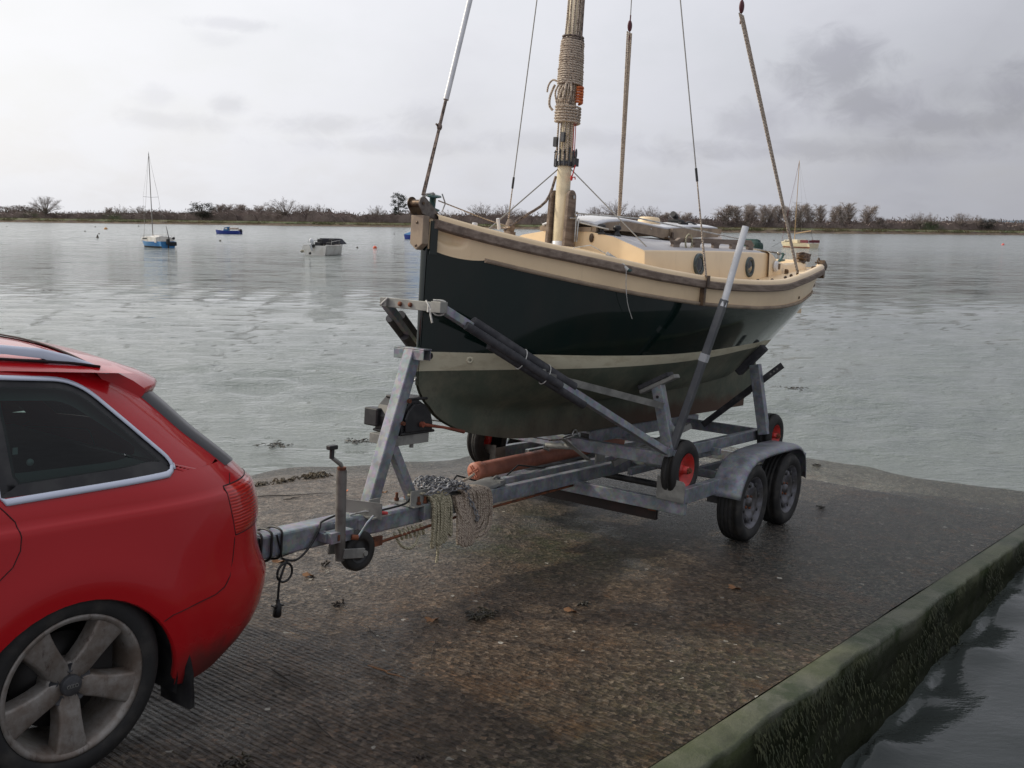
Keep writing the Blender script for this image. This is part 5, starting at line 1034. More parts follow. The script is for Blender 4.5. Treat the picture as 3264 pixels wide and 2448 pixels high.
mb = MB(); mb.b2((-.085, -.11, 1.30), (-.015, .11, 1.308)); mb.b2((-.085, -.11, 1.245), (-.079, .11, 1.30)); mb.b2((-.03, .04, 1.245), (-.024, .11, 1.30)); mb.b2((-.06, -.03, 1.22), (-.02, .03, 1.30)); tr.part('bow_stop_bracket', mb, G, parent=post, bevel=.003)
mb = MB(); mb.tube([(-.02, -.07, 1.275), (-.02, .07, 1.275)], .028, 16); mb.tube([(.005, .04, 1.268), (.005, .085, 1.268)], .018, 12); tr.part('bow_roller', mb, M['black'], parent=post)
for n, s in ((1.02, -.125), (.90, -.165)): mb = MB(); mb.tube([(s + .02, .03, n), (s + .02, .052, n)], .012, 6); tr.part('bolt', mb, M['rust'], parent=post)
mb = MB(); Q = []       # winch under a black plastic cover
prof = [(-.14, .83), (-.15, .92), (-.12, .98), (-.07, 1.02), (-.01, 1.02), (.05, .99), (.10, .94), (.12, .88), (.12, .83)]
mb.prism([Vector((s, -.17, n)) for s, n in prof], (0, .20, 0)); mb.prism([Vector((-.01 + (s + .01) * .84, .03, .91 + (n - .91) * .84)) for s, n in prof], (0, .016, 0)); mb.b2((-.17, -.23, .86), (-.10, -.13, .96)); mb.b2((-.08, -.16, 1.015), (.08, .02, 1.032)); mb.b2((-.15, -.18, .83), (.13, .04, .847)); wc = tr.part('winch_cover', mb, M['black'], parent=post, bevel=.012)
mb = MB(); mb.b2((-.20, -.15, .775), (.09, .03, .83)); mb.tube([(-.02, .0, .775), (-.02, .0, .75)], .012, 8); tr.part('winch_shelf', mb, M['galv2'], parent=post, bevel=.003)
mb = MB(); mb.tube([(.0, .045, .885), (.0, .065, .885)], .016, 10); mb.tube([(.0, .065, .885), (.18, .065, .855), (.36, .065, .815)], [.010, .008, .011], 8); tr.part('winch_handle', mb, M['redrust'], parent=post)
mb = MB(); mb.tube([(.10, -.05, .90), (1.38, 0, .662)], .0035, 5); mb.tube([(1.38, 0, .66), (1.75, 0, .64)], .006, 5); tr.part('winch_cable', mb, M['ropeb'])
# jockey wheel
jk = bpy.data.objects.new('jockey_wheel', None); COL.objects.link(jk); jk.parent = tr.o; jk.location = Vector((-.66, .12, .4)) - tr.base
def jpart(nm, mb, mt, **k): o = mb.obj(nm, mt, (-.66, .12, .4), **k); o.parent = jk; return o
mb = MB(); mb.tube([(-.650, .125, .30), (-.665, .125, .72)], .026, 20); mb.tube([(-.648, .125, .26), (-.650, .125, .31)], .023, 16); jpart('stem', mb, basic('dull_grey_tube', (.20, .19, .175), .6, .2, (.11, .10, .09), 9, bump_s=.2))
mb = MB(); mb.tube([(-.665, .125, .72), (-.665, .125, .735)], .022, 14, mat=1); mb.tube([(-.665, .125, .735), (-.675, .125, .75), (-.735, .125, .79)], [.010, .012, .010], 8, mat=0); jpart('crank', mb, [M['galv2'], M['rust']])
mb = MB(); mb.tube([(-.735, .125, .785), (-.735, .125, .83)], .012, 12); mb.box((-.735, .125, .84), (.055, .03, .022)); jpart('handle', mb, M['black'], bevel=.005)
mb = MB(); mb.box((-.655, .115, .385), (.15, .06, .055)); mb.box((-.72, .085, .385), (.05, .06, .045)); mb.tube([(-.60, .15, .375), (-.57, .165, .37)], .014, 10, mat=1); mb.tube([(-.57, .165, .37), (-.50, .155, .43), (-.45, .15, .46)], .006, 6, mat=0); mb.b2((-.69, .145, .368), (-.675, .149, .40), mat=2); mb.b2((-.66, .145, .368), (-.64, .149, .40), mat=2); jpart('clamp', mb, [M['galv'], M['rust'], M['rust']], bevel=.004)
mb = MB(); mb.beam((-.655, .155, .300), (-.52, .165, .282), .012, .05); mb.beam((-.655, .05, .300), (-.52, .05, .282), .012, .05); mb.tube([(-.52, .04, .282), (-.52, .18, .282)], .014, 10); jpart('fork', mb, M['galv2'], bevel=.003)
mb = MB(); mb.lathe([(.062, .0), (.066, .006), (.098, .004), (.104, -.008), (.104, -.04), (.098, -.052), (.062, -.05)], (-.515, .135, .282), (0, 1, 0), 36); jpart('wheel', mb, M['tyre']); mb = MB(); mb.lathe([(.064, -.004), (.056, -.012), (.045, -.012), (.024, -.004), (.0, -.004)], (-.515, .135, .282), (0, 1, 0), 28); jpart('rim', mb, M['black'])
# handbrake, brake rod
mb = MB(); mb.tube([(-.50, .03, .45), (-.42, .06, .462), (-.36, .085, .452)], .006, 6, mat=0); mb.tube([(-.36, .085, .452), (-.30, .105, .44)], .010, 8, mat=1); tr.part('handbrake', mb, [M['ss'], basic('red_grip', (.5, .05, .05), .5)])
mb = MB(); mb.tube([(-.34, .10, .29), (.3, .10, .325), (1.6, .08, .335)], .008, 6); mb.box((-.36, .10, .30), (.06, .02, .05)); mb.tube([(-.38, .09, .31), (-.38, .09, .25)], .008, 6); tr.part('brake_rod', mb, M['rust'])
mb = MB(); mb.tube([(-.30, .04, .44), (-.1, .05, .452), (.05, -.03, .46), (.3, -.06, .455)], .006, 6); mb.tube([(-1.0, .06, .44), (-.97, .066, .33), (-.85, .03, .325)], .004, 5); tr.part('hydraulic_hose', mb, M['cable'])
# plates that stop the trolley wheels
for sg in (1, -1):
    mb = MB(); mb.prism([Vector((1.575, sg * y, n)) for y, n in ((.73 if sg > 0 else .59, .37), (.93 if sg > 0 else .80, .365), (.93 if sg > 0 else .80, .49), (.915 if sg > 0 else .785, .505), (.73 if sg > 0 else .59, .52))], (.006, 0, 0)); mb.b2((1.58, sg * (.73 if sg > 0 else .59), .37), (1.70, sg * (.735 if sg > 0 else .595), .50)); tr.part('stop_plate', mb, M['galv2'], bevel=.003)
# mudguards
for sg in (1, -1):
    mb = MB(); path = [(2.09, .345), (2.10, .38), (2.125, .43), (2.16, .48), (2.21, .530), (2.28, .572), (2.37, .600), (2.48, .615), (2.62, .622), (2.80, .625), (3.00, .625), (3.14, .622), (3.25, .612), (3.34, .585), (3.41, .54), (3.455, .48), (3.475, .41), (3.485, .33)]; Q = []
    for i in range(len(path)):
        a = Vector(path[max(0, i - 1)]); b_ = Vector(path[min(len(path) - 1, i + 1)]); d = (b_ - a).normalized(); n_ = Vector((-d.y, d.x)); p = Vector(path[i]); row = []
        for y, o_ in ((.885, 0), (.89, .004), (1.04, .004), (1.075, -.004), (1.092, -.02), (1.094, -.035)): q = p + n_ * o_; row.append(Vector((q.x, sg * y, q.y)))
        Q.append(row)
    mb.grid(Q if sg < 0 else Q[::-1]); tr.part('mudguard', mb, M['galv'], solid=.004)
    mb = MB(); mb.box((2.77, sg * .90, .50), (.05, .02, .22)); mb.box((2.77, sg * .90, .30), (.55, .04, .05)); tr.part('suspension', mb, M['darksteel'], bevel=.005)
mb = MB()
for s in (2.407, 3.138): mb.tube([(s, -.95, .277), (s, .95, .277)], .025, 10); mb.b2((s - .12, .78, .25), (s + .02, .86, .30)); mb.lathe([(.10, 0), (.10, -.05), (0, -.05)], (s, .93, .277), (0, 1, 0), 20)
mb.b2((1.9, -.6, .24), (3.5, -.5, .30)); tr.part('axle', mb, M['darksteel'])
mb = MB(); mb.b2((1.66, -.55, .20), (1.69, .70, .30), mat=0); mb.b2((1.655, .64, .26), (1.66, .70, .28), mat=1); tr.part('lighting_board', mb, [basic('old_board', (.016, .010, .009), .7, 0, (.03, .014, .012), 8), M['rust']])
for s in (1.45, 1.75): mb = MB(); mb.tube(arc((s, .0, .36), .03, math.pi, 2 * math.pi, 8), .003, 5); tr.part('cable_tie', mb, M['cable'])
mb = MB(); mb.tube([(.42, -.1, .42), (.55, -.12, .50), (.75, -.10, .44)], .006, 6); mb.tube([(1.0, -.1, .42), (1.2, -.12, .49), (1.5, -.10, .44)], .006, 6); tr.part('wiring', mb, M['cable'])
mb = MB(); mb.lathe([(0, .004), (.035, .004), (.036, -.004), (0, -.004)], (.30, -.13, .475), (-.6, .6, .3), 20); tr.part('reflector', mb, M['ss'])
# cable with its plug hanging at the drawbar
mb = MB(); pts = []
for i in range(3):
    s = -1.10 + i * .06; pts += [(s, .062, .33), (s + .005, .066, .40), (s + .01, .055, .452), (s + .015, -.02, .456), (s + .02, -.066, .42), (s + .03, -.062, .32), (s + .045, .0, .31)]
pts += [(-.96, .075, .315), (-.90, .08, .30), (-.84, .075, .32), (-.78, .07, .37), (-.74, .068, .43), (-.71, .05, .452), (-.55, .0, .455)]; mb.tube(pts, .006, 6)
mb.tube(arc((-.965, .085, .255), .045, -3.0, 3.2, 22), .006, 6); mb.tube([(-.955, .085, .31), (-.985, .09, .26), (-1.0, .09, .21), (-1.005, .09, .13)], .006, 6); mb.tube([(-1.005, .09, .135), (-1.005, .09, .115), (-1.005, .09, .11), (-1.006, .09, .055), (-1.006, .09, .05)], [.010, .012, .020, .021, .017], 12); mb.box((-1.006, .09, .105), (.052, .03, .008))
single('electric_cable', mb, M['cable'], 'black trailer lighting cable looped round the drawbar with its plug hanging down', 'cable', RF, (-1.0, .09, .05))
# ------------------------------------------------------------------ launching trolley on top of the trailer
tl = Thing('launching_trolley', 'galvanised launching trolley with small red wheels under the keel of the boat', 'trolley', RF, (2.4, 0, .38))
for sg in (1, -1):
    wheel_parts(tl, ((1.735 if sg > 0 else 1.60), (.86 if sg > 0 else -.74), .553), .200, .108, .10, sg, M['tyre'], M['rimred'], 'barrow'); wheel_parts(tl, (3.36, (.86 if sg > 0 else -.76), .64), .175, .085, .10, sg, M['tyre'], M['rimred'], 'barrow')
mb = MB()
for y in (.72, -.60): mb.beam((1.60, y, .64), (3.38, y, .64), .05, .08)
mb.beam((1.60, -.65, .63), (1.60, .80, .63), .06, .085); mb.beam((3.34, -.68, .64), (3.34, .78, .64), .06, .08); mb.tube([(1.735, .55, .553), (1.735, .87, .553)], .014, 8); mb.tube([(3.36, .55, .64), (3.36, .87, .64)], .014, 8); mb.beam((2.4, -.8, .60), (2.4, .8, .60), .05, .05)
tl.part('trolley_frame', mb, G, bevel=.004)
mb = MB(); mb.beam((1.84, 0, .645), (3.66, 0, .645), .10, .082); mb.b2((1.86, -.05, .687), (3.6, .05, .692)); mb.b2((1.838, -.035, .62), (1.842, .035, .67), mat=1); tl.part('keel_beam', mb, [G, M['black']], bevel=.004)
mb = MB(); mb.beam((1.30, .16, .70), (1.55, .22, .54), .006, .045, up=(0, 1, 0)); mb.beam((2.25, .62, .78), (1.78, .28, .50), .04, .04); mb.beam((2.25, -.62, .78), (1.78, -.28, .50), .04, .04); mb.b2((1.70, .18, .50), (1.82, .19, .60)); mb.tube([(1.5, -.1, .60), (1.5, .1, .62)], .02, 10); tl.part('keel_guide', mb, M['galv2'])
mb = MB(); mb.tube([(1.52, .02, .66), (1.60, .05, .68)], .014, 8); mb.tube(arc((1.62, .05, .69), .03, 0, 5, 10), .006, 5); tl.part('tow_shackle', mb, M['ss'])
for sg in (1, -1):
    mb = MB(); mb.beam((1.60, sg * .80, .66), (1.60, sg * .665, 1.115), .065, .075, up=(0, 1, 0)); u = tl.part('upright', mb, G, bevel=.005)
    for n, y in ((1.03, .69), (.98, .706)): mb = MB(); mb.tube([(1.565, sg * y, n), (1.56, sg * y, n)], .010, 8); tl.part('bolt_hole', mb, M['black'], parent=u)
    mb = MB(); mb.beam((1.60, sg * .555, 1.045), (1.60, sg * .800, 1.178), .075, .028, up=(0, -.5, 1), mat=0); mb.beam((1.60, sg * .545, 1.072), (1.60, sg * .755, 1.186), .085, .030, up=(0, -.5, 1), mat=1); tl.part('hull_pad', mb, [M['galv2'], M['foam']], bevel=.006)
    mb = MB(); mb.beam((3.20, sg * .82, .66), (3.20, sg * .695, 1.20), .065, .08, up=(0, 1, 0)); u = tl.part('upright', mb, G, bevel=.005)
    mb = MB(); mb.beam((3.20, sg * .560, 1.12), (3.20, sg * .760, 1.345), .08, .06, up=(0, -.7, .7)); tl.part('hull_pad', mb, M['foam'], bevel=.012)
    mb = MB(); mb.beam((3.24, sg * .28, .66), (3.24, sg * .90, 1.215), .008, .05, up=(0, -.6, .7)); tl.part('adjusting_bar', mb, M['darksteel']); mb = MB()
    for k in (.86, .90, .94): p = Vector((3.24, sg * .28, .66)).lerp(Vector((3.24, sg * .90, 1.215)), k); mb.lathe([(0, 0), (.008, 0)], p + Vector((-.0045, 0, 0)), (1, 0, 0), 10)
    tl.part('bolt_hole', mb, M['galv2'])
    mb = MB(); a_, b_ = Vector((1.53, sg * .80, .69)), Vector((-.085, sg * .195, 1.545)); mb.beam(a_, b_, .045, .045, up=(0, 1, 0)); mb.box(a_ + Vector((.01, 0, .0)), (.05, .06, .06)); bar = tl.part('side_arm', mb, G, bevel=.004)
    for (k0, k1, off, rr) in ((.46, .88, .030, .031), (.40, .80, -.030, .027), (.52, .905, -.050, .024)):
        p0, p1 = a_.lerp(b_, k0), a_.lerp(b_, k1); d = (b_ - a_).normalized(); nn = Vector((0, sg, 0)); nn = (nn - d * nn.dot(d)).normalized(); vv = d.cross(nn) * (1 if d.cross(nn).z > 0 else -1); o_ = vv * off
        if off == -.050: o_ = vv * -.02 + nn * .03
        mb = MB(); mb.tube([p0 + o_, p0.lerp(p1, .5) + o_, p1 + o_], rr, 14); tl.part('foam_sleeve', mb, M['foam'], parent=bar)
    mb = MB()
    for kq in (.58, .68):
        p = a_.lerp(b_, kq); ring = [p + vv * .062 * math.sin(q) + nn * .045 * math.cos(q) for q in np.linspace(0, 6.28, 16)]; mb.tube(ring, .003, 5)
    tl.part('cable_tie', mb, M['ropew'], parent=bar)
    mb = MB(); mb.beam(a_.lerp(b_, .60) + Vector((0, sg * .03, -.02)), (1.575, sg * .735, .975), .006, .042, up=(0, .2, 1)); mb.box(a_.lerp(b_, .60) + Vector((0, sg * .02, -.01)), (.05, .02, .05)); tl.part('tie_bar', mb, M['galv2'])
mb = MB(); mb.beam((-.085, -.20, 1.545), (-.085, .21, 1.538), .006, .052); mb.box((-.085, .20, 1.54), (.06, .07, .06)); mb.box((-.085, -.19, 1.545), (.04, .05, .05)); br = tl.part('bow_bracket', mb, M['galv2'], bevel=.003)
for y in (-.075, .0): mb = MB(); mb.lathe([(0, .010), (.013, .009), (.014, 0)], (-.089, y, 1.541), (-1, 0, 0), 6); tl.part('bolt', mb, M['rust'], parent=br)
mb = MB(); mb.tube([(-.10, .12, 1.57), (-.115, .15, 1.55), (-.10, .19, 1.50), (-.06, .22, 1.51), (-.06, .22, 1.57), (-.09, .16, 1.575)], .005, 5); mb.tube([(-.10, .15, 1.56), (-.11, .165, 1.50), (-.11, .18, 1.455)], .006, 5); mb.tube([(-.10, .14, 1.56), (-.115, .15, 1.51)], .006, 5); mb.tube([(-.10, -.16, 1.57), (-.11, -.20, 1.53)], .005, 5); tl.part('white_lashing', mb, M['ropew'], parent=br)
# guide poles
for sg in (1, -1):
    p0, p1, p2 = Vector((1.60, sg * .80, .68)), Vector((1.70, sg * 1.035, 1.685)), Vector((1.80, sg * 1.09, 2.15)); 
    mb = MB(); mb.beam(p0, p1, .046, .046, up=(1, 0, 0)); gp = tl.part('guide_pole', mb, basic('grey_pole', (.085, .09, .10), .5, .2, (.12, .125, .13), 7) if sg > 0 else M['darksteel'], bevel=.006)
    mb = MB(); mb.tube([p1 - (p2 - p1) * .1, p2], .0215, 20); tl.part('white_tube', mb, M['pvc'], parent=gp)
    mb = MB(); q = p0.lerp(p1, .60); mb.beam(q, q + (p1 - p0) * .05, .049, .049, up=(1, 0, 0)); tl.part('tape_band', mb, M['tape'], parent=gp)
    mb = MB(); mb.beam((1.60, sg * .74, .90), (1.60, sg * .84, .80), .006, .03); mb.b2((1.57, sg * .77, .66), (1.63, sg * .84, .70)); tl.part('pole_clamp', mb, M['galv'])
# far side red oxide pipe
mb = MB(); p0, p1 = Vector((.96, -.30, .445)), Vector((2.9, -.30, .475)); mb.tube([p0, p1], .056, 28); d = (p1 - p0).normalized()
ptube = Thing('capped_pipe', 'orange brown plastic pipe with a crossed end cap lying along the trailer', 'pipe', RF, tuple(p0 - Vector((0, 0, .06))))
ptube.part('pipe', mb, M['clay']); mb = MB(); mb.lathe([(.058, .07), (.061, .068), (.061, .0), (.057, -.006), (.0, -.006)], p0 - d * .0, d, 28)
for a in (.6, .6 + math.pi / 2):
    for o_ in (-.008, .008): mb.box(p0 - d * .009 + Vector((0, math.cos(a + 1.57) * o_, math.sin(a + 1.57) * o_)), (.008, .088, .006), Matrix.Rotation(a, 3, 'X'))
ptube.part('end_cap', mb, M['claycap'])
# ------------------------------------------------------------------ ropes and chain heaped on the drawbar
def link(mb, c, d, nrm, r=.0045, L=.034, w=.022):
    d = d.normalized(); nrm = (nrm - d * nrm.dot(d)).normalized(); pts = []
    for k in range(10):
        a = 2 * math.pi * k / 10; pts.append(c + d * (math.cos(a) * L / 2) + nrm * (math.sin(a) * w / 2))
    mb.tube(pts, r, 5, closed=True)
mb = MB(); path = []
for i in range(260):
    u = i / 260; a = i * .23; R1 = .075 + .035 * math.sin(i * .071); path.append(Vector((.20 + .05 * math.sin(i * .045) + R1 * 1.45 * math.cos(a), .04 + .02 * math.sin(i * .06) + R1 * math.sin(a), .47 + .055 * math.exp(-((math.cos(a)) ** 2)) + .018 * math.sin(i * .13) + .012 * rnd.random())))
for i in range(46): u = i / 45; path.append(Vector((.30 + .03 * math.sin(u * 3) + .10 * math.sin(u * math.pi), .13 + .03 * math.sin(u * 6) + .03 * u, .50 - .22 * math.sin(u * math.pi) + .02 * u)))
seg = 0; last = path[0]; k = 0
for i in range(1, len(path)):
    if (path[i] - last).length > .026:
        d = path[i] - last; link(mb, (path[i] + last) / 2, d, Vector((0, 0, 1)) if k % 2 else d.cross(Vector((0, 0, 1)))); last = path[i]; k += 1
single('anchor_chain', mb, M['chain'], 'heap of grey galvanised chain piled on top of the drawbar ropes', 'chain', RF, (.3, .04, .45))
def hank(pts_list, mat, name, label, base, r, group=None):
    mb = MB()
    for p in pts_list: mb.tube([(q[0] - .10, q[1], q[2]) for q in p], r, 6)
    return single(name, mb, mat, label, 'rope', RF, base, group)
rnd.seed(3); L_ = []
for k in range(24):     # green hank hanging nearest the post, two layers deep
    ly = k % 2; s = .150 + .0135 * (k // 2) + .007 * ly + rnd.uniform(-.003, .003); y = .118 + .015 * (1 - ly) + rnd.uniform(-.004, .006); bot = .205 + rnd.uniform(-.018, .022) + (.035 if k > 15 else 0)
    L_.append([(s - .03, .0, .475), (s - .01, y - .04, .485), (s, y - .003, .44), (s + .002 + rnd.uniform(-.004, .004), y + .006, .33), (s + .002, y + .006, bot + .02), (s + .009, y + .006, bot), (s + .016, y + .002, bot + .02), (s + .015, y - .006, .34), (s + .012, y - .014, .44), (s + .01, y - .06, .47)])
L_.append([(.19, .13, .30), (.185, .14, .22), (.195, .14, .15), (.188, .14, .10)]); L_.append([(.05, .02, .485), (.08, .06, .50), (.14, .08, .49), (.17, .11, .47)]); L_.append([(.28, .02, .52), (.34, .05, .525), (.40, .07, .50), (.43, .09, .46)])
for k in range(6): L_.append([(-.08 + .035 * k, .085, .33), (-.07 + .035 * k, .10, .30), (-.055 + .035 * k, .09, .27), (-.045 + .035 * k, .07, .31)])
L_.append([(-.10, .07, .31), (-.07, .10, .24), (-.0, .11, .215), (.06, .10, .25), (.10, .08, .32)])
hank(L_, M['ropeg'], 'green_rope_hank', 'greenish beige braided rope hank hanging from the drawbar nearest the winch post', (.2, .1, .1), .0082, 'ropes hung on the drawbar')
L_ = []
for k in range(26):     # big beige hank with wide loops falling to the right
    ly = k % 2; kk = k // 2; y = .112 + .015 * (1 - ly) + rnd.uniform(-.004, .006); s0 = .385 + .011 * kk; w = .045 + .0135 * kk; z1 = .315 - .010 * kk + rnd.uniform(-.012, .012)
    L_.append([(s0 - .05, .05, .480), (s0 - .01, y - .02, .492), (s0 + w * .40, y + .008, .478), (s0 + w * .72, y + .012, .43), (s0 + w * .80, y + .012, z1 + .07), (s0 + w * .62, y + .014, z1 + .015), (s0 + w * .30, y + .014, z1), (s0 + w * .02, y + .014, z1 + .02), (s0 - .025, y + .010, .38), (s0 - .045, y - .005, .46)])
for k in range(20):     # lower bundle
    ly = k % 2; kk = k // 2; s0 = .372 + .0155 * kk + .006 * ly; y = .120 + .016 * (1 - ly) + rnd.uniform(-.004, .006); bot = .155 + rnd.uniform(-.008, .012) + .0009 * (kk - 5) ** 2; L_.append([(.40 + .006 * kk, .11, .42), (s0, y, .34), (s0 - .006, y + .01, .25), (s0 - .004, y + .01, bot + .025), (s0 + .008, y + .01, bot), (s0 + .020, y + .005, bot + .025), (s0 + .018, y, .27), (.42 + .005 * kk, .115, .38)])
L_.append([(.36, .05, .485), (.46, .03, .50), (.60, .0, .505), (.68, -.01, .525)])
hank(L_, M['rope'], 'beige_rope_hank', 'larger beige braided rope hank with wide loops hanging behind the chain heap', (.45, .1, .15), .0086, 'ropes hung on the drawbar')
mb = MB(); Q = []
for s in np.linspace(.16, .78, 10): Q.append([Vector((s, y, .452 + .018 * math.cos(y * 20) + .012 * math.sin(s * 9))) for y in np.linspace(-.07, .09, 8)])
mb.grid(Q); mb.box((.76, .05, .45), (.05, .06, .05)); mb.tube([(.74, .02, .48), (.76, .03, .495), (.78, .04, .48)], .005, 5); single('folded_tarpaulin', mb, basic('grey_sheet', (.19, .195, .19), .7, 0, (.12, .12, .12), 8), 'grey metal anchor trough lying under the chain and ropes on the drawbar', 'anchor', RF, (.45, .01, .44), solid=.008)
# ------------------------------------------------------------------ seaweed and litter on the slipway
M['kelp'] = basic('dark_seaweed', (.018, .015, .010), .35, 0, (.035, .028, .012), 20); M['bladder'] = basic('brown_seaweed', (.07, .045, .015), .5, 0, (.03, .022, .01), 15); M['leaf'] = basic('dead_leaf', (.20, .10, .045), .8); M['stick'] = basic('wet_twig', (.035, .026, .02), .7)
def on_ground(x, y):
    d = cF + cR * ((x - 1632) / FPX) - cU * ((y - 1224) / FPX); inv = RF.inverted(); o_ = inv @ EYE; dd = inv.to_3x3() @ d; p = o_ - dd * (o_.z / dd.z); return Vector((p.x, p.y, ground_n(p.x, p.y)))
def weed(x, y, w, n, mat, label, h=.012, onwater=False, flat=.6):
    p = on_ground(x, y) if not onwater else sea(x, y, .01); mb = MB()
    for i in range(n):
        c0 = p + Vector((rnd.gauss(0, 1) * w * .42, rnd.gauss(0, 1) * w * .42 * flat, .004)); a = rnd.uniform(0, 6.28); L = rnd.uniform(.02, .06) * min(1.5, w / .12); pts = []
        for k in range(4): pts.append(c0 + Vector((math.cos(a) * L * k / 3, math.sin(a) * L * k / 3, rnd.random() * h * (1 if k in (1, 2) else .2)))); a += rnd.uniform(-.5, .5)
        mb.tube(pts, [.002, .005, .006, .002], 4)
    single('seaweed', mb, mat, label, 'seaweed', WM if onwater else RF, p, 'seaweed on the slipway and waterline')
rnd.seed(9)
weed(1528, 1962, .10, 70, M['kelp'], 'black glossy seaweed clump lying in the middle of the brown slipway'); weed(1862, 1932, .05, 16, M['kelp'], 'small dark seaweed scrap right of the black clump'); weed(1040, 1800, .04, 12, M['stick'], 'small dark scrap of weed below the jockey wheel')
weed(1080, 1925, .05, 14, M['stick'], 'small dark scrap right of the hanging plug'); weed(2620, 1620, .06, 14, M['kelp'], 'small dark weed scrap right of the rear trailer wheel'); weed(1340, 2420, .03, 8, M['stick'], 'tiny dark scrap near the bottom edge of the slipway'); weed(760, 2432, .07, 26, M['kelp'], 'dark wet weed by the bottom edge near the car tyre')
weed(1005, 1462, .20, 130, M['bladder'], 'brown bladder weed heap at the water edge behind the jockey handle', .04, flat=.35); weed(905, 1475, .16, 60, M['bladder'], 'brown bladder weed left of the largest heap at the water edge', .03, flat=.35); weed(820, 1482, .14, 50, M['bladder'], 'brown bladder weed at the water edge next to the car tail lamp', .03, flat=.35)
weed(880, 1420, .22, 40, M['kelp'], 'scattered floating weed just outside the water edge', .01, True); weed(1140, 1407, .22, 50, M['kelp'], 'patch of floating weed between jockey handle and winch post', .01, True); weed(2520, 1238, .28, 40, M['kelp'], 'patch of floating weed right of the rear uprights', .01, True); weed(150, 925, .5, 40, M['kelp'], 'thin line of floating weed far left on the water', .01, True); weed(2600, 1480, .10, 20, M['kelp'], 'dark weed scraps on the lower slab right of the mudguard')
def twig(x0, y0, x1, y1, label, r=.004, mat=None, nm='twig', cat='twig'):
    a, b_ = on_ground(x0, y0), on_ground(x1, y1); mb = MB(); pts = [a.lerp(b_, k / 5) + Vector((rnd.uniform(-.01, .01), rnd.uniform(-.01, .01), .006 + rnd.random() * .004)) for k in range(6)]; mb.tube(pts, [r * .6, r, r, r * .8, r * .7, r * .4], 5); mb.tube([pts[2], pts[2] + Vector((.03, .02, .004))], r * .5, 4); single(nm, mb, mat or M['stick'], label, cat, RF, a, 'twigs lying on the slipway')
twig(1175, 2128, 1285, 2170, 'longest pale brown twig in the middle of the slipway foreground', .004, M['leaf']); twig(985, 2290, 1055, 2352, 'dark twig in front of the car wheel'); twig(860, 2140, 960, 2200, 'dark twig right of the car mud flap'); twig(1385, 2040, 1372, 2110, 'short dark twig pointing away below the black seaweed', .003); twig(820, 1538, 1060, 1548, 'long thin dark reed stem near the water edge'); twig(905, 1560, 960, 1552, 'short reed stem behind the drawbar'); twig(1560, 2290, 1640, 2300, 'faint twig near the bottom of the slipway', .003); twig(1165, 1995, 1210, 2045, 'thin twig between plug and leaf', .003); twig(1340, 1530, 1400, 1525, 'orange brown reed lying near the bow of the trailer', .004, M['orange'])
def leaf(x, y, label, mt='leaf'):
    p = on_ground(x, y); mb = MB(); a = rnd.uniform(0, 6); pts = [Vector((math.cos(q) * .045 * (.6 + .4 * abs(math.sin(q * 2.5))), math.sin(q) * .026 * (.6 + .4 * abs(math.cos(q * 2.5))), .006 + .01 * math.sin(q * 2))) for q in np.linspace(0, 6.28, 15)[:-1]]; rt = Matrix.Rotation(a, 3, 'Z'); mb.add([p + rt @ q for q in pts] + [p + Vector((0, 0, .004))], [(i, (i + 1) % 14, 14) for i in range(14)]); single('leaf', mb, M[mt], label, 'leaf', RF, p, 'dead leaves on the slipway', solid=.001)
leaf(1376, 1976, 'curled brown leaf left of the black seaweed clump'); leaf(1820, 1950, 'pale brown leaf beside the small seaweed scrap'); leaf(985, 1835, 'brown leaf below the jockey wheel'); leaf(1225, 1550, 'yellow brown leaf on the stones behind the winch post'); leaf(1100, 1538, 'small orange leaf near the water edge', 'orange'); leaf(890, 1790, 'brown leaf beside the hanging plug'); leaf(2340, 1875, 'pale leaf on the dark right side of the slipway')
# ------------------------------------------------------------------ the red estate car (car frame: s aft of the rear axle, y to the left side, z up)
car = Thing('estate_car', 'red estate car with five spoke alloy wheels and silver roof rail towing the trailer', 'car', CFM, (0, 0, 0))
cY = smoothtab([(.10, .84), (.2, .862), (.35, .880), (.5, .886), (.6, .884), (.72, .878), (.80, .873), (.846, .870), (.856, .860), (.90, .852), (.94, .835), (1.0, .812), (1.1, .770), (1.2, .722), (1.28, .688), (1.31, .672), (1.33, .655)])
cR_ = smoothtab([(.10, .72), (.15, .80), (.21, .88), (.27, .95), (.37, 1.0), (.46, 1.015), (.52, .995), (.565, .965), (.60, .962), (.74, .958), (.84, .93), (.90, .87), (.95, .815), (1.07, .672), (1.16, .580), (1.23, .500), (1.29, .400), (1.33, .33)])
FR = -3.42
def sc_(z): return cR_(z) - .72
def surf(s, z):
    """half width of the body at station s, height z"""
    Yv = cY(z); a = sc_(z)
    if s > a:
        q = min(1, (s - a) / .72); ph_ = math.asin(min(1, q ** (1 / .9))); w = Yv * max(0, math.cos(ph_)) ** .45
    else: w = Yv
    if s < -2.3: w *= 1 - .28 * ((-2.3 - s) / 1.12) ** 2.4
    if z < .8 and abs(s) < .62:      # flare over the wheel
        r = math.hypot(s - .0, z - .27); w += .008 * math.exp(-((r - .40) / .075) ** 2)
    return w
def rear_pt(phi, z):
    return Vector((sc_(z) + .72 * math.sin(phi) ** .9, cY(z) * math.cos(phi) ** .45 if phi < math.pi / 2 - 1e-6 else 0.0, z))
def zbot(s):
    for c0 in (0.0, -2.65):
        if abs(s - c0) < .368: return .225 + math.sqrt(max(0, .368 ** 2 - (s - c0) ** 2))
    if s > .36: return interp(s, [(.36, .20), (.45, .175), (.6, .185), (.9, .21)])
    return .21
def arch(c0): return [c0 - .368 * math.cos(math.pi * k / 22) for k in range(23)]
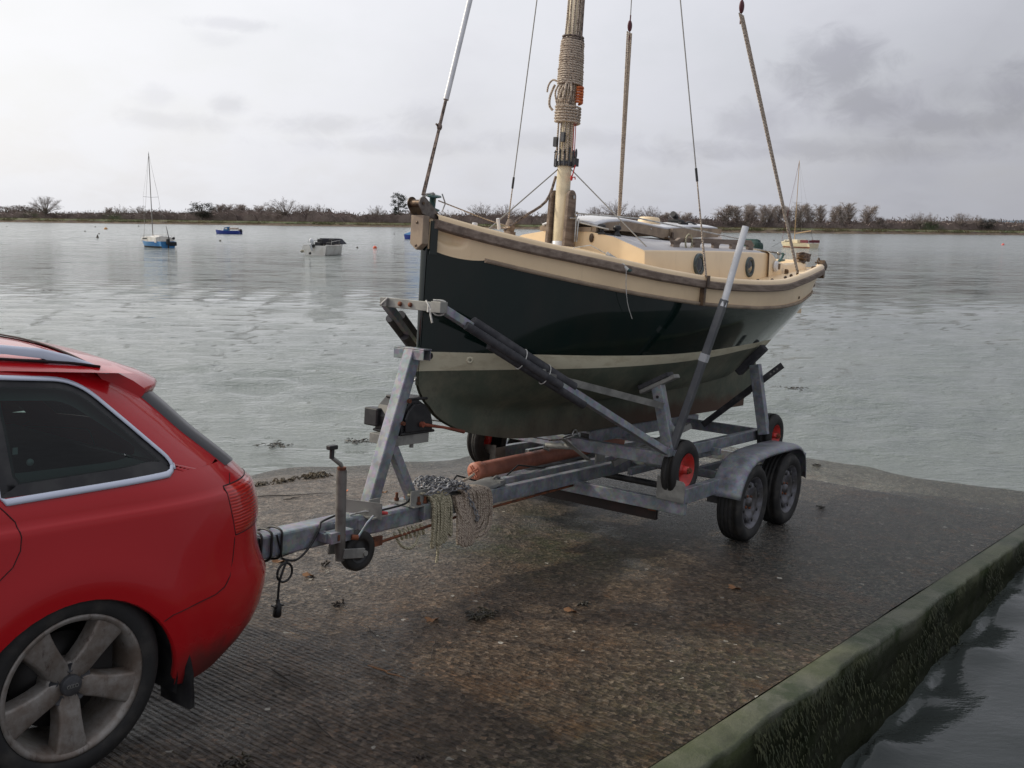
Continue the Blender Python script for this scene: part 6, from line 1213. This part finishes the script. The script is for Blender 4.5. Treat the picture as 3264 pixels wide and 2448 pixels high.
S1 = sorted(set([FR + .1 * i for i in range(4)] + arch(-2.65) + list(np.linspace(-2.27, -.38, 14)) + arch(0.0) + [.375, .40]))
ZV = [0, .05, .12, .22, .33, .45, .57, .69, .80, .90, 1.0]; ZA = [.74, .78, .82, .843, .851, .857, .875, .905, .93, .945]
def zrow(zb): return [zb + (.70 - zb) * v for v in ZV] + ZA
def side(sg):
    Q = []
    for s in S1:
        zb = zbot(s); row = []
        for z in zrow(zb): row.append(Vector((s, sg * surf(s, z), z)))
        Q.append(row)
    for k in range(1, 31):      # wrap round the rear corner to the centre
        ph_ = math.pi / 2 * (k / 30) ** 1.0; row = []
        zb = interp(ph_, [(0, .175), (.6, .17), (1.57, .20)])
        for z in zrow(zb):
            a0 = sc_(z); s0 = .40
            phs = math.asin(min(1, max(0, (s0 - a0) / .72) ** (1 / .9))) if s0 > a0 else 0.0
            p = rear_pt(phs + (math.pi / 2 - phs) * k / 30, z); row.append(Vector((p.x, sg * p.y, p.z)))
        Q.append(row)
    return Q
def nb(Q, sg): return Q if sg > 0 else Q[::-1]
mb = MB()
for sg in (1, -1):
    mb.grid(nb(side(sg), sg))
    # wheel arch lips and wells
    for c0 in (0.0, -2.65):
        A_ = []
        for k in range(27):
            a = math.pi * k / 26; s = c0 - .368 * math.cos(a); z = .225 + .368 * math.sin(a); y = surf(s, z)
            A_.append([Vector((s, sg * y, z)), Vector((s - (s - c0) * .015, sg * (y - .008), z - .004)), Vector((s, sg * (y - .03), z + .006))])
        mb.grid(A_ if sg > 0 else A_[::-1])
# bonnet / scuttle / front
Q = []
for s, zc in ((FR, .42), (FR + .02, .62), (FR + .1, .74), (-3.0, .83), (-2.6, .88), (-2.2, .93), (-1.95, .97)):
    Q.append([Vector((s, y * surf(s, .9), zc + .03 * (1 - y * y))) for y in np.linspace(-1, 1, 11)])
mb.grid(Q); mb.b2((FR + .01, -.62, .25), (FR + .05, .62, .66))
# rear upper tail (tailgate surround) from belt to roof, both corners
for sg in (1, -1):
    pass
# roof
def roofz(s, y): return interp(s, [(-2.0, 1.27), (-1.6, 1.36), (-1.1, 1.395), (-.6, 1.398), (-.2, 1.388), (.1, 1.365), (.30, 1.335)]) - .055 * (abs(y) / .66) ** 2.4
Q = []
for s in np.linspace(-1.75, .30, 34):
    row = []
    for y in np.linspace(-1, 1, 23):
        yy = y * .672; z = roofz(s, yy)
        if abs(y) > .98: z = 1.305 - max(0, s + .15) * .05
        row.append(Vector((s, yy, z)))
    Q.append(row)
mb.grid(Q)
# greenhouse side panels with window openings
def loop_pts(poly, n, rad):
    """rounded polygon resampled to n points"""
    out = []
    m_ = len(poly)
    for i in range(m_):
        p0, p1, p2 = Vector(poly[i - 1]), Vector(poly[i]), Vector(poly[(i + 1) % m_]); r = rad[i] if isinstance(rad, (list, tuple)) else rad
        a = p1 + (p0 - p1).normalized() * r; b_ = p1 + (p2 - p1).normalized() * r
        for k in range(7): t = k / 6; out.append(a * (1 - t) ** 2 + p1 * 2 * t * (1 - t) + b_ * t * t)
    cum = [0]
    for i in range(len(out)): cum.append(cum[-1] + (out[(i + 1) % len(out)] - out[i]).length)
    res = []
    for k in range(n):
        d = cum[-1] * k / n; i = max(j for j in range(len(out)) if cum[j] <= d + 1e-9); t = (d - cum[i]) / max(1e-9, cum[i + 1] - cum[i]); res.append(out[i].lerp(out[(i + 1) % len(out)], t))
    return res
def corner_s(z): return rear_pt(math.pi / 4, z).x
WQ = [(-.222, .942), (.372, .956), (.372, .985), (.095, 1.262), (-.222, 1.284)]      # rear quarter window (inside of bright trim)
WD = [(-1.40, .935), (-.262, .942), (-.262, 1.284), (-1.05, 1.296)]                  # door windows
def Y2(s, z): return surf(s, z) if s < corner_s(z) else rear_pt(math.pi / 4, z).y
def ringpanel(mb, outer, inner, sg, steps=5):
    n = len(inner); Q = []
    for k in range(steps + 1):
        row = []
        for i in range(n + 1):
            o_, w = outer[i % n], inner[i % n]; p = o_.lerp(w, k / steps); row.append(Vector((p[0], sg * Y2(p[0], p[1]), p[1])))
        Q.append(row)
    mb.grid(Q if sg < 0 else Q[::-1])
def ray_outer(inner, cen, box):
    """project each point of the inner loop outwards on to the outer outline"""
    out = []
    for p in inner:
        d = Vector(p) - Vector(cen); best = None
        for i in range(len(box)):
            a, b_ = Vector(box[i]), Vector(box[(i + 1) % len(box)]); e = b_ - a; den = d.x * e.y - d.y * e.x
            if abs(den) < 1e-9: continue
            w = a - Vector(cen); t = (w.x * e.y - w.y * e.x) / den; u = (w.x * d.y - w.y * d.x) / den
            if t > 0 and -1e-6 <= u <= 1 + 1e-6 and (best is None or t < best): best = t
        out.append(Vector(cen) + d * best)
    return out
edge = [(corner_s(z), z) for z in np.linspace(.945, 1.305, 16)]
outQ = [(-.245, .945)] + edge + [(-.245, 1.305)]
inQ = loop_pts(WQ, 96, [.005, .03, .03, .085, .005])
inD = loop_pts(WD, 64, [.04, .005, .005, .08])
outD = [(-1.95, .945), (-.245, .945), (-.245, 1.305), (-1.30, 1.305), (-1.55, 1.25)]
oq = ray_outer(inQ, (.03, 1.08), outQ); od = ray_outer(inD, (-.7, 1.1), outD)
for i in range(len(oq)):      # keep the pillar edge smooth
    pass
for sg in (1, -1):
    ringpanel(mb, [Vector((p[0], p[1])) for p in oq], inQ, sg); ringpanel(mb, [Vector((p[0], p[1])) for p in od], inD, sg)
    # tail panel beside the rear screen
    Q = []
    for k in range(7):
        ph_ = math.pi / 4 + (math.pi / 2 - math.pi / 4) * .30 * k / 6; row = []
        for z in np.linspace(.945, 1.305, 16): p = rear_pt(ph_, z); row.append(Vector((p.x, sg * p.y, p.z)))
        Q.append(row)
    mb.grid(nb(Q, sg))
body = car.part('body', mb, [M['carred']])
# inner wells
mb = MB()
for sg in (1, -1):
    for c0 in (0.0, -2.65):
        A_ = []
        for k in range(25):
            a = -0.15 + (math.pi + .3) * k / 24; s = c0 - .372 * math.cos(a); z = .225 + .375 * math.sin(a); A_.append([Vector((s, sg * .87, z)), Vector((s, sg * .55, z)), Vector((c0, sg * .55, .3))])
        mb.grid(A_)
mb.b2((FR + .2, -.55, .17), (.70, .55, .30)); mb.b2((.42, -.72, .20), (.62, .72, .28)); car.part('underbody', mb, M['black'])
# rear screen and tailgate edge
mb = MB(); Q = []
for k in range(25):
    ph_ = math.pi / 4 + math.pi / 4 * .30; ph_ = ph_ + (math.pi / 2 - ph_) * min(k, 24 - k) / 12; sg = 1 if k <= 12 else -1; row = []
    for z in np.linspace(.945, 1.285, 12): p = rear_pt(ph_, z); row.append(Vector((p.x + .002, sg * p.y, p.z)))
    Q.append(row)
mb.grid(Q); car.part('rear_screen', mb, M['pglass'])
for sg in (1, -1):      # dark seal strip standing proud at the pillar
    mb = MB(); Q = []
    for z in np.linspace(.925, 1.235, 16):
        row = []
        for k, o_ in ((0, .0), (0, .016), (1, .018), (2, .012)):
            p = rear_pt(math.pi / 4 + .10 * k + .02, z); p2 = p + Vector((.8, .2, .45)).normalized() * o_; row.append(Vector((p2.x, sg * p2.y, p2.z)))
        Q.append(row)
    mb.grid(nb(Q, -sg)); car.part('screen_seal', mb, basic('grey_seal', (.085, .085, .09), .35))
# spoiler
mb = MB(); Q = []
for y in np.linspace(-1, 1, 25):
    yy = y * .62; ay = abs(yy); e = max(0, (ay - .48) / .14); tip = .545 - .16 * ay ** 1.6 - .10 * e ** 2.2; s0 = .16 + .02 * (1 - ay); z0 = roofz(s0, yy) + .004; zt = 1.262 - .030 * ay - .02 * e
    Q.append([Vector((s0, yy, z0)), Vector((s0 + .4 * (tip - s0), yy, z0 - .30 * (z0 - zt) + .006)), Vector((s0 + .8 * (tip - s0), yy, z0 - .74 * (z0 - zt) + .004)), Vector((tip, yy, zt)), Vector((tip + .008, yy, zt - .012)), Vector((tip - .004, yy, zt - .030)), Vector((tip - .06, yy, zt - .045 - .01 * e)), Vector((.26, yy, 1.225)), Vector((.22, yy, 1.25))])
mb.grid(Q); mb.add(Q[0], [tuple(range(9))[::-1]]); mb.add(Q[-1], [tuple(range(9))]); car.part('spoiler', mb, M['carred'])
# bright trim round the windows
for nm_, lp in (('window_trim', inQ), ('window_trim', inD)):
    for sg in (1, -1):
        mb = MB(); cen = Vector((sum(p[0] for p in lp) / len(lp), sum(p[1] for p in lp) / len(lp))); rows = []
        n = len(lp)
        for i in range(n + 1):
            p = lp[i % n]; a, b_ = lp[(i - 1) % n], lp[(i + 1) % n]; d = (Vector(b_) - Vector(a)).normalized(); nn = Vector((d.y, -d.x))
            if (p - cen).dot(nn) < 0: nn = -nn
            w = .018 if p[1] < .99 and abs(d.x) > .8 else .013
            if (lp is inQ and p[0] < -.215) or (lp is inD and p[0] > -.268): w = .002
            row = []
            for o_, up in ((-.001, .001), (0, .006), (w * .5, .0075), (w, .006), (w + .001, .0005)): q = p + nn * o_; row.append(Vector((q[0], sg * (Y2(q[0], q[1]) + up), q[1])))
            rows.append(row)
        mb.grid(rows if sg < 0 else rows[::-1]); car.part(nm_, mb, M['trim'])
# glass, seal
for lp, nm_ in ((inQ, 'quarter_window'), (inD, 'door_window')):
    for sg in (1, -1):
        mb = MB(); n = len(lp); cen = Vector((.03, 1.08)) if lp is inQ else Vector((-.7, 1.1)); Q = []
        for k in (0, .12, .5, 1.0):
            Q.append([Vector(((lambda p: (p[0], sg * (Y2(p[0], p[1]) - .006), p[1]))(lp[i % n].lerp(cen, k)))) for i in range(n + 1)])
        mb.grid(Q); g_ = car.part(nm_, mb, M['glass'])
        mb = MB(); Q = []
        for k in range(4):
            row = []
            for i in range(n + 1):
                p = lp[i % n]; a, b_ = lp[(i - 1) % n], lp[(i + 1) % n]; d = (Vector(b_) - Vector(a)).normalized(); nn = Vector((-d.y, d.x))
                if (cen - p).dot(nn) < 0: nn = -nn
                bw = (.026 if lp is inQ else .02) + (.030 if p[0] < -.21 and lp is inQ else 0) + (.012 if p[1] < .99 else 0)
                q = p + nn * (bw * k / 3); row.append(Vector((q[0], sg * (Y2(q[0], q[1]) - .003 - .0012 * k), q[1])))
            Q.append(row)
        mb.grid(Q if sg > 0 else Q[::-1]); car.part('window_seal', mb, M['black'], parent=g_)
mb = MB(); mb.grid([[Vector((s, .999 * Y2(s, z) * 1, z)) for z in np.linspace(.945, 1.29, 8)] for s in (-.262, -.222)]); car.part('pillar', mb, M['black'])
# roof rail
for sg in (1, -1):
    mb = MB(); pts = [(-1.5, 1.385), (-1.1, 1.402), (-.5, 1.398), (-.107, 1.378), (.012, 1.366), (.096, 1.345), (.17, 1.318), (.235, 1.288)]; Q = []
    for i, (s, z) in enumerate(pts):
        w = .016; hh = interp(s, [(-.15, .026), (.06, .034), (.10, .044), (.16, .034), (.235, .004)]); y = .600 + .010 * (i > 5)
        Q.append([Vector((s, sg * (y + a), z + b_)) for a, b_ in ((w, -hh), (w + .001, -.010), (w * .6, 0), (-w * .6, 0), (-w, -.010), (-w, -hh), (w, -hh))])
    mb.grid(Q if sg < 0 else Q[::-1]); mb.add(Q[0], [tuple(range(6))]); mb.b2((-1.5, sg * .60 - .016, 1.33), (-1.38, sg * .60 + .016, 1.38)); car.part('roof_rail', mb, M['trim'])
mb = MB()
for sg in (1, -1): mb.tube([(s, sg * .628, roofz(s, .628) + .003) for s in np.linspace(-1.5, .20, 20)], .005, 5)
mb.tube([(.155 + .02 * (1 - abs(y)), y, roofz(.16, y) + .007) for y in np.linspace(-.60, .60, 21)], .0035, 5); car.part('roof_seam', mb, M['seam'])
# tail lamps
for sg in (1, -1):
    mb = MB(); Q = []
    for k in range(15):
        u = k / 14; row = []
        for v in np.linspace(0, 1, 9):
            z = .682 + (.868 - .682) * v; slant = .045 * (v - .2)
            a0 = sc_(z); s0 = .628 - slant; phs = math.asin(min(1, max(0, (s0 - a0) / .72) ** (1 / .9))); p = rear_pt(phs + (1.15 - phs) * u, z); nv = Vector((math.sin(phs + .4), math.cos(phs + .4), 0)); o_ = .007 if 0 < k < 14 and 0 < v < 1 else -.002
            row.append(Vector((p.x + nv.x * o_, sg * (p.y + nv.y * o_), p.z)))
        Q.append(row)
    mb.grid(nb(Q, sg)); tl_ = car.part('tail_light', mb, M['lamp'])
    mb = MB(); rim = [Q[0][i] for i in range(9)] + [Q[i][8] for i in range(15)] + [Q[14][8 - i] for i in range(9)] + [Q[14 - i][0] for i in range(15)]; mb.tube(rim, .003, 6, closed=True); car.part('lamp_seal', mb, M['seam'], parent=tl_)
# panel gaps
def seam(pts, sg, r=.0017):
    mb = MB(); q = []
    for i in range(len(pts) - 1):
        for k in range(6): t = k / 6; q.append((pts[i][0] * (1 - t) + pts[i + 1][0] * t, pts[i][1] * (1 - t) + pts[i + 1][1] * t))
    q.append(pts[-1]); mb.tube([(s, sg * (surf(s, z) + .0003), z) for s, z in q], r, 5); car.part('panel_gap', mb, M['seam'], parent=body)
for sg in (1, -1):
    seam([(-.245, .94), (-.225, .918), (-.190, .875), (-.178, .83), (-.182, .79), (-.205, .745), (-.26, .70), (-.34, .64), (-.42, .56), (-.43, .40), (-.42, .22)], sg)
    seam([(.298, .455), (.33, .470), (.42, .482), (.52, .493), (.565, .508), (.598, .54), (.618, .60), (.630, .675)], sg)
    seam([(.632, .87), (.66, .90)], sg)
# body crease
mb = MB()
pass
# mud flap, bumper lip
for sg in (1, -1):
    mb = MB(); Q = []
    for k in range(8):
        z = .40 - .31 * k / 7; s = .352 + .03 * math.sin(k / 7 * 2.2) + .045 * k / 7; Q.append([Vector((s, sg * .70, z)), Vector((s + .004, sg * .868, z)), Vector((s + .03, sg * (.872 - .01 * (k > 4)), z)), Vector((s + .034, sg * .72, z))])
    mb.grid(nb(Q, sg)); mb.add(Q[-1], [(0, 1, 2, 3)]); car.part('mud_flap', mb, M['black'])
# interior
mb = MB(); mb.b2((-2.2, -.70, .55), (.78, .70, .72)); mb.box((.10, 0, .87), (.9, 1.30, .08)); mb.box((-.62, 0, .92), (.16, 1.28, .56), Matrix.Rotation(.28, 3, 'Y'))
for y in (-.42, .0, .42): mb.box((-.50, y, 1.22), (.09, .24, .15), Matrix.Rotation(.28, 3, 'Y'))
mb.box((-.38, .38, 1.02), (.30, .42, .42)); mb.ell((-.30, .40, 1.16), (.16, .20, .12))
for sg in (1, -1): mb.b2((-.9, sg * .76, .75), (.42, sg * .79, .94))
car.part('seats', mb, M['cloth'], bevel=.03)
mb = MB()
for sg in (1, -1):
    Q = []      # lining with a smaller opening behind each rear window
    lo = loop_pts([(-.35, .93), (.43, .93), (.43, .97), (.10, 1.29), (-.35, 1.30)], 48, .04); li = loop_pts([(-.20, 1.0), (.20, 1.0), (.30, 1.02), (.06, 1.20), (-.20, 1.215)], 48, .05)
    mb.grid([[Vector((p[0], sg * (Y2(p[0], p[1]) - .05), p[1])) for p in (lo[i % 48], li[i % 48])] for i in range(49)])
mb.grid([[Vector((s, y, roofz(s, y) - .05)) for y in np.linspace(-.62, .62, 7)] for s in np.linspace(-1.7, .28, 8)]); car.part('headlining', mb, M['lining'])
mb = MB(); mb.box((-.16, .668, 1.085), (.055, .002, .014)); mb.lathe([(.0, .004), (.011, .004), (.012, 0)], (-.145, .672, .985), (0, 1, 0), 14); mb.lathe([(.0, .004), (.011, .004), (.012, 0)], (-.055, .672, 1.01), (0, 1, 0), 14); mb.box((-.10, .668, 1.05), (.016, .002, .022)); car.part('seat_badge', mb, basic('grey_print', (.35, .37, .38), .6), parent=None)
# wheels
def car_wheel(sw, sg):
    c = Vector((sw, sg * .862, .308)); cw = bpy.data.objects.new('wheel', None); COL.objects.link(cw); cw.parent = car.o; cw.location = c
    def wp(nm, mb, mt, **k): o = mb.obj(nm, mt, c, **k); o.parent = cw; return o
    R_ = .318; rr = .229; mb = MB(); prof = [(rr - .004, -.03), (rr, -.006), (rr + .01, .004), (rr + .04, .008), (R_ - .03, .0), (R_ - .012, -.012), (R_ - .003, -.026), (R_, -.045)]
    for k in range(4): x = -.05 - k * .042; prof += [(R_, x), (R_, x - .03), (R_ - .008, x - .032), (R_ - .008, x - .040)]
    prof += [(R_, -.215), (R_ - .012, -.232), (rr, -.238)]; mb.lathe(prof, c, (0, sg, 0), 72); wp('tyre', mb, M['tyre'])
    mb = MB(); ax = Vector((0, sg, 0))
    mb.lathe([(rr + .004, -.002), (rr + .006, .004), (rr - .002, .006), (rr - .012, .002), (rr - .020, -.014), (rr - .026, -.04), (rr - .034, -.20)], c, (0, sg, 0), 72)
    hubY = -.030
    def P3(r, a, y): return c + Vector((r * math.cos(a), sg * y, r * math.sin(a)))
    for k in range(5):
        a0 = R(54 + 72 * k)
        def sec(r, hw, y0, y1):      # cross section: broad spoke with bevelled edges
            e = Vector((math.cos(a0), 0, math.sin(a0))); t = Vector((-math.sin(a0), 0, math.cos(a0))); b_ = c + e * r
            return [b_ + t * q + ax * y for q, y in ((-hw - .008, y0), (-hw - .004, y1 - .012), (-hw, y1 - .002), (-hw * .85, y1), (0, y1 + .001), (hw * .85, y1), (hw, y1 - .002), (hw + .004, y1 - .012), (hw + .008, y0))]
        Q = [sec(.030, .022, -.075, -.030), sec(.062, .034, -.075, -.026), sec(.085, .033, -.07, -.018), sec(.115, .034, -.065, -.012), (sec(.15, .038, -.06, -.007)), sec(.19, .045, -.055, -.003), sec(.218, .054, -.05, -.002)]
        mb.grid(Q if sg < 0 else Q[::-1])
    mb.lathe([(.0, -.040), (.036, -.038), (.040, -.032), (.070, -.030), (.076, -.045), (.078, -.09)], c, (0, sg, 0), 40); rim = wp('rim', mb, M['alloy'])
    for k in range(5):
        mb = MB(); a0 = R(90 + 72 * k); p = c + Vector((.055 * math.cos(a0), sg * -.0245, .055 * math.sin(a0))); mb.lathe([(.0165, -.0045), (.013, -.0035), (.011, -.0055), (.0, -.0055)], p, (0, sg, 0), 16); wp('wheel_bolt', mb, M['darksteel'])
    mb = MB(); mb.lathe([(.034, -.03), (.034, -.016), (.030, -.012), (.0, -.010)], c, (0, sg, 0), 32, mat=0)
    for k in range(4):      # small ringed emblem on the cap
        cc = c + Vector(((k - 1.5) * .0088, sg * -.0092, 0)); mb.tube([cc + Vector((.0055 * math.cos(q), 0, .0055 * math.sin(q))) for q in np.linspace(0, 2 * math.pi, 15)[:-1]], .0009, 4, closed=True, mat=1)
    wp('hub_cap', mb, [M['darksteel'], M['galv2']])
    mb = MB(); mb.lathe([(.0, -.10), (.155, -.10), (.155, -.115), (0, -.115)], c, (0, sg, 0), 40); mb.box(c + Vector((.13, -sg * .10, .05)), (.08, .06, .14)); wp('brake_disc', mb, basic('brake_disc', (.035, .033, .032), .5, .5))
for sw in (0.0, -2.65):
    for sg in (1, -1): car_wheel(sw, sg)
bpy.context.view_layer.update()
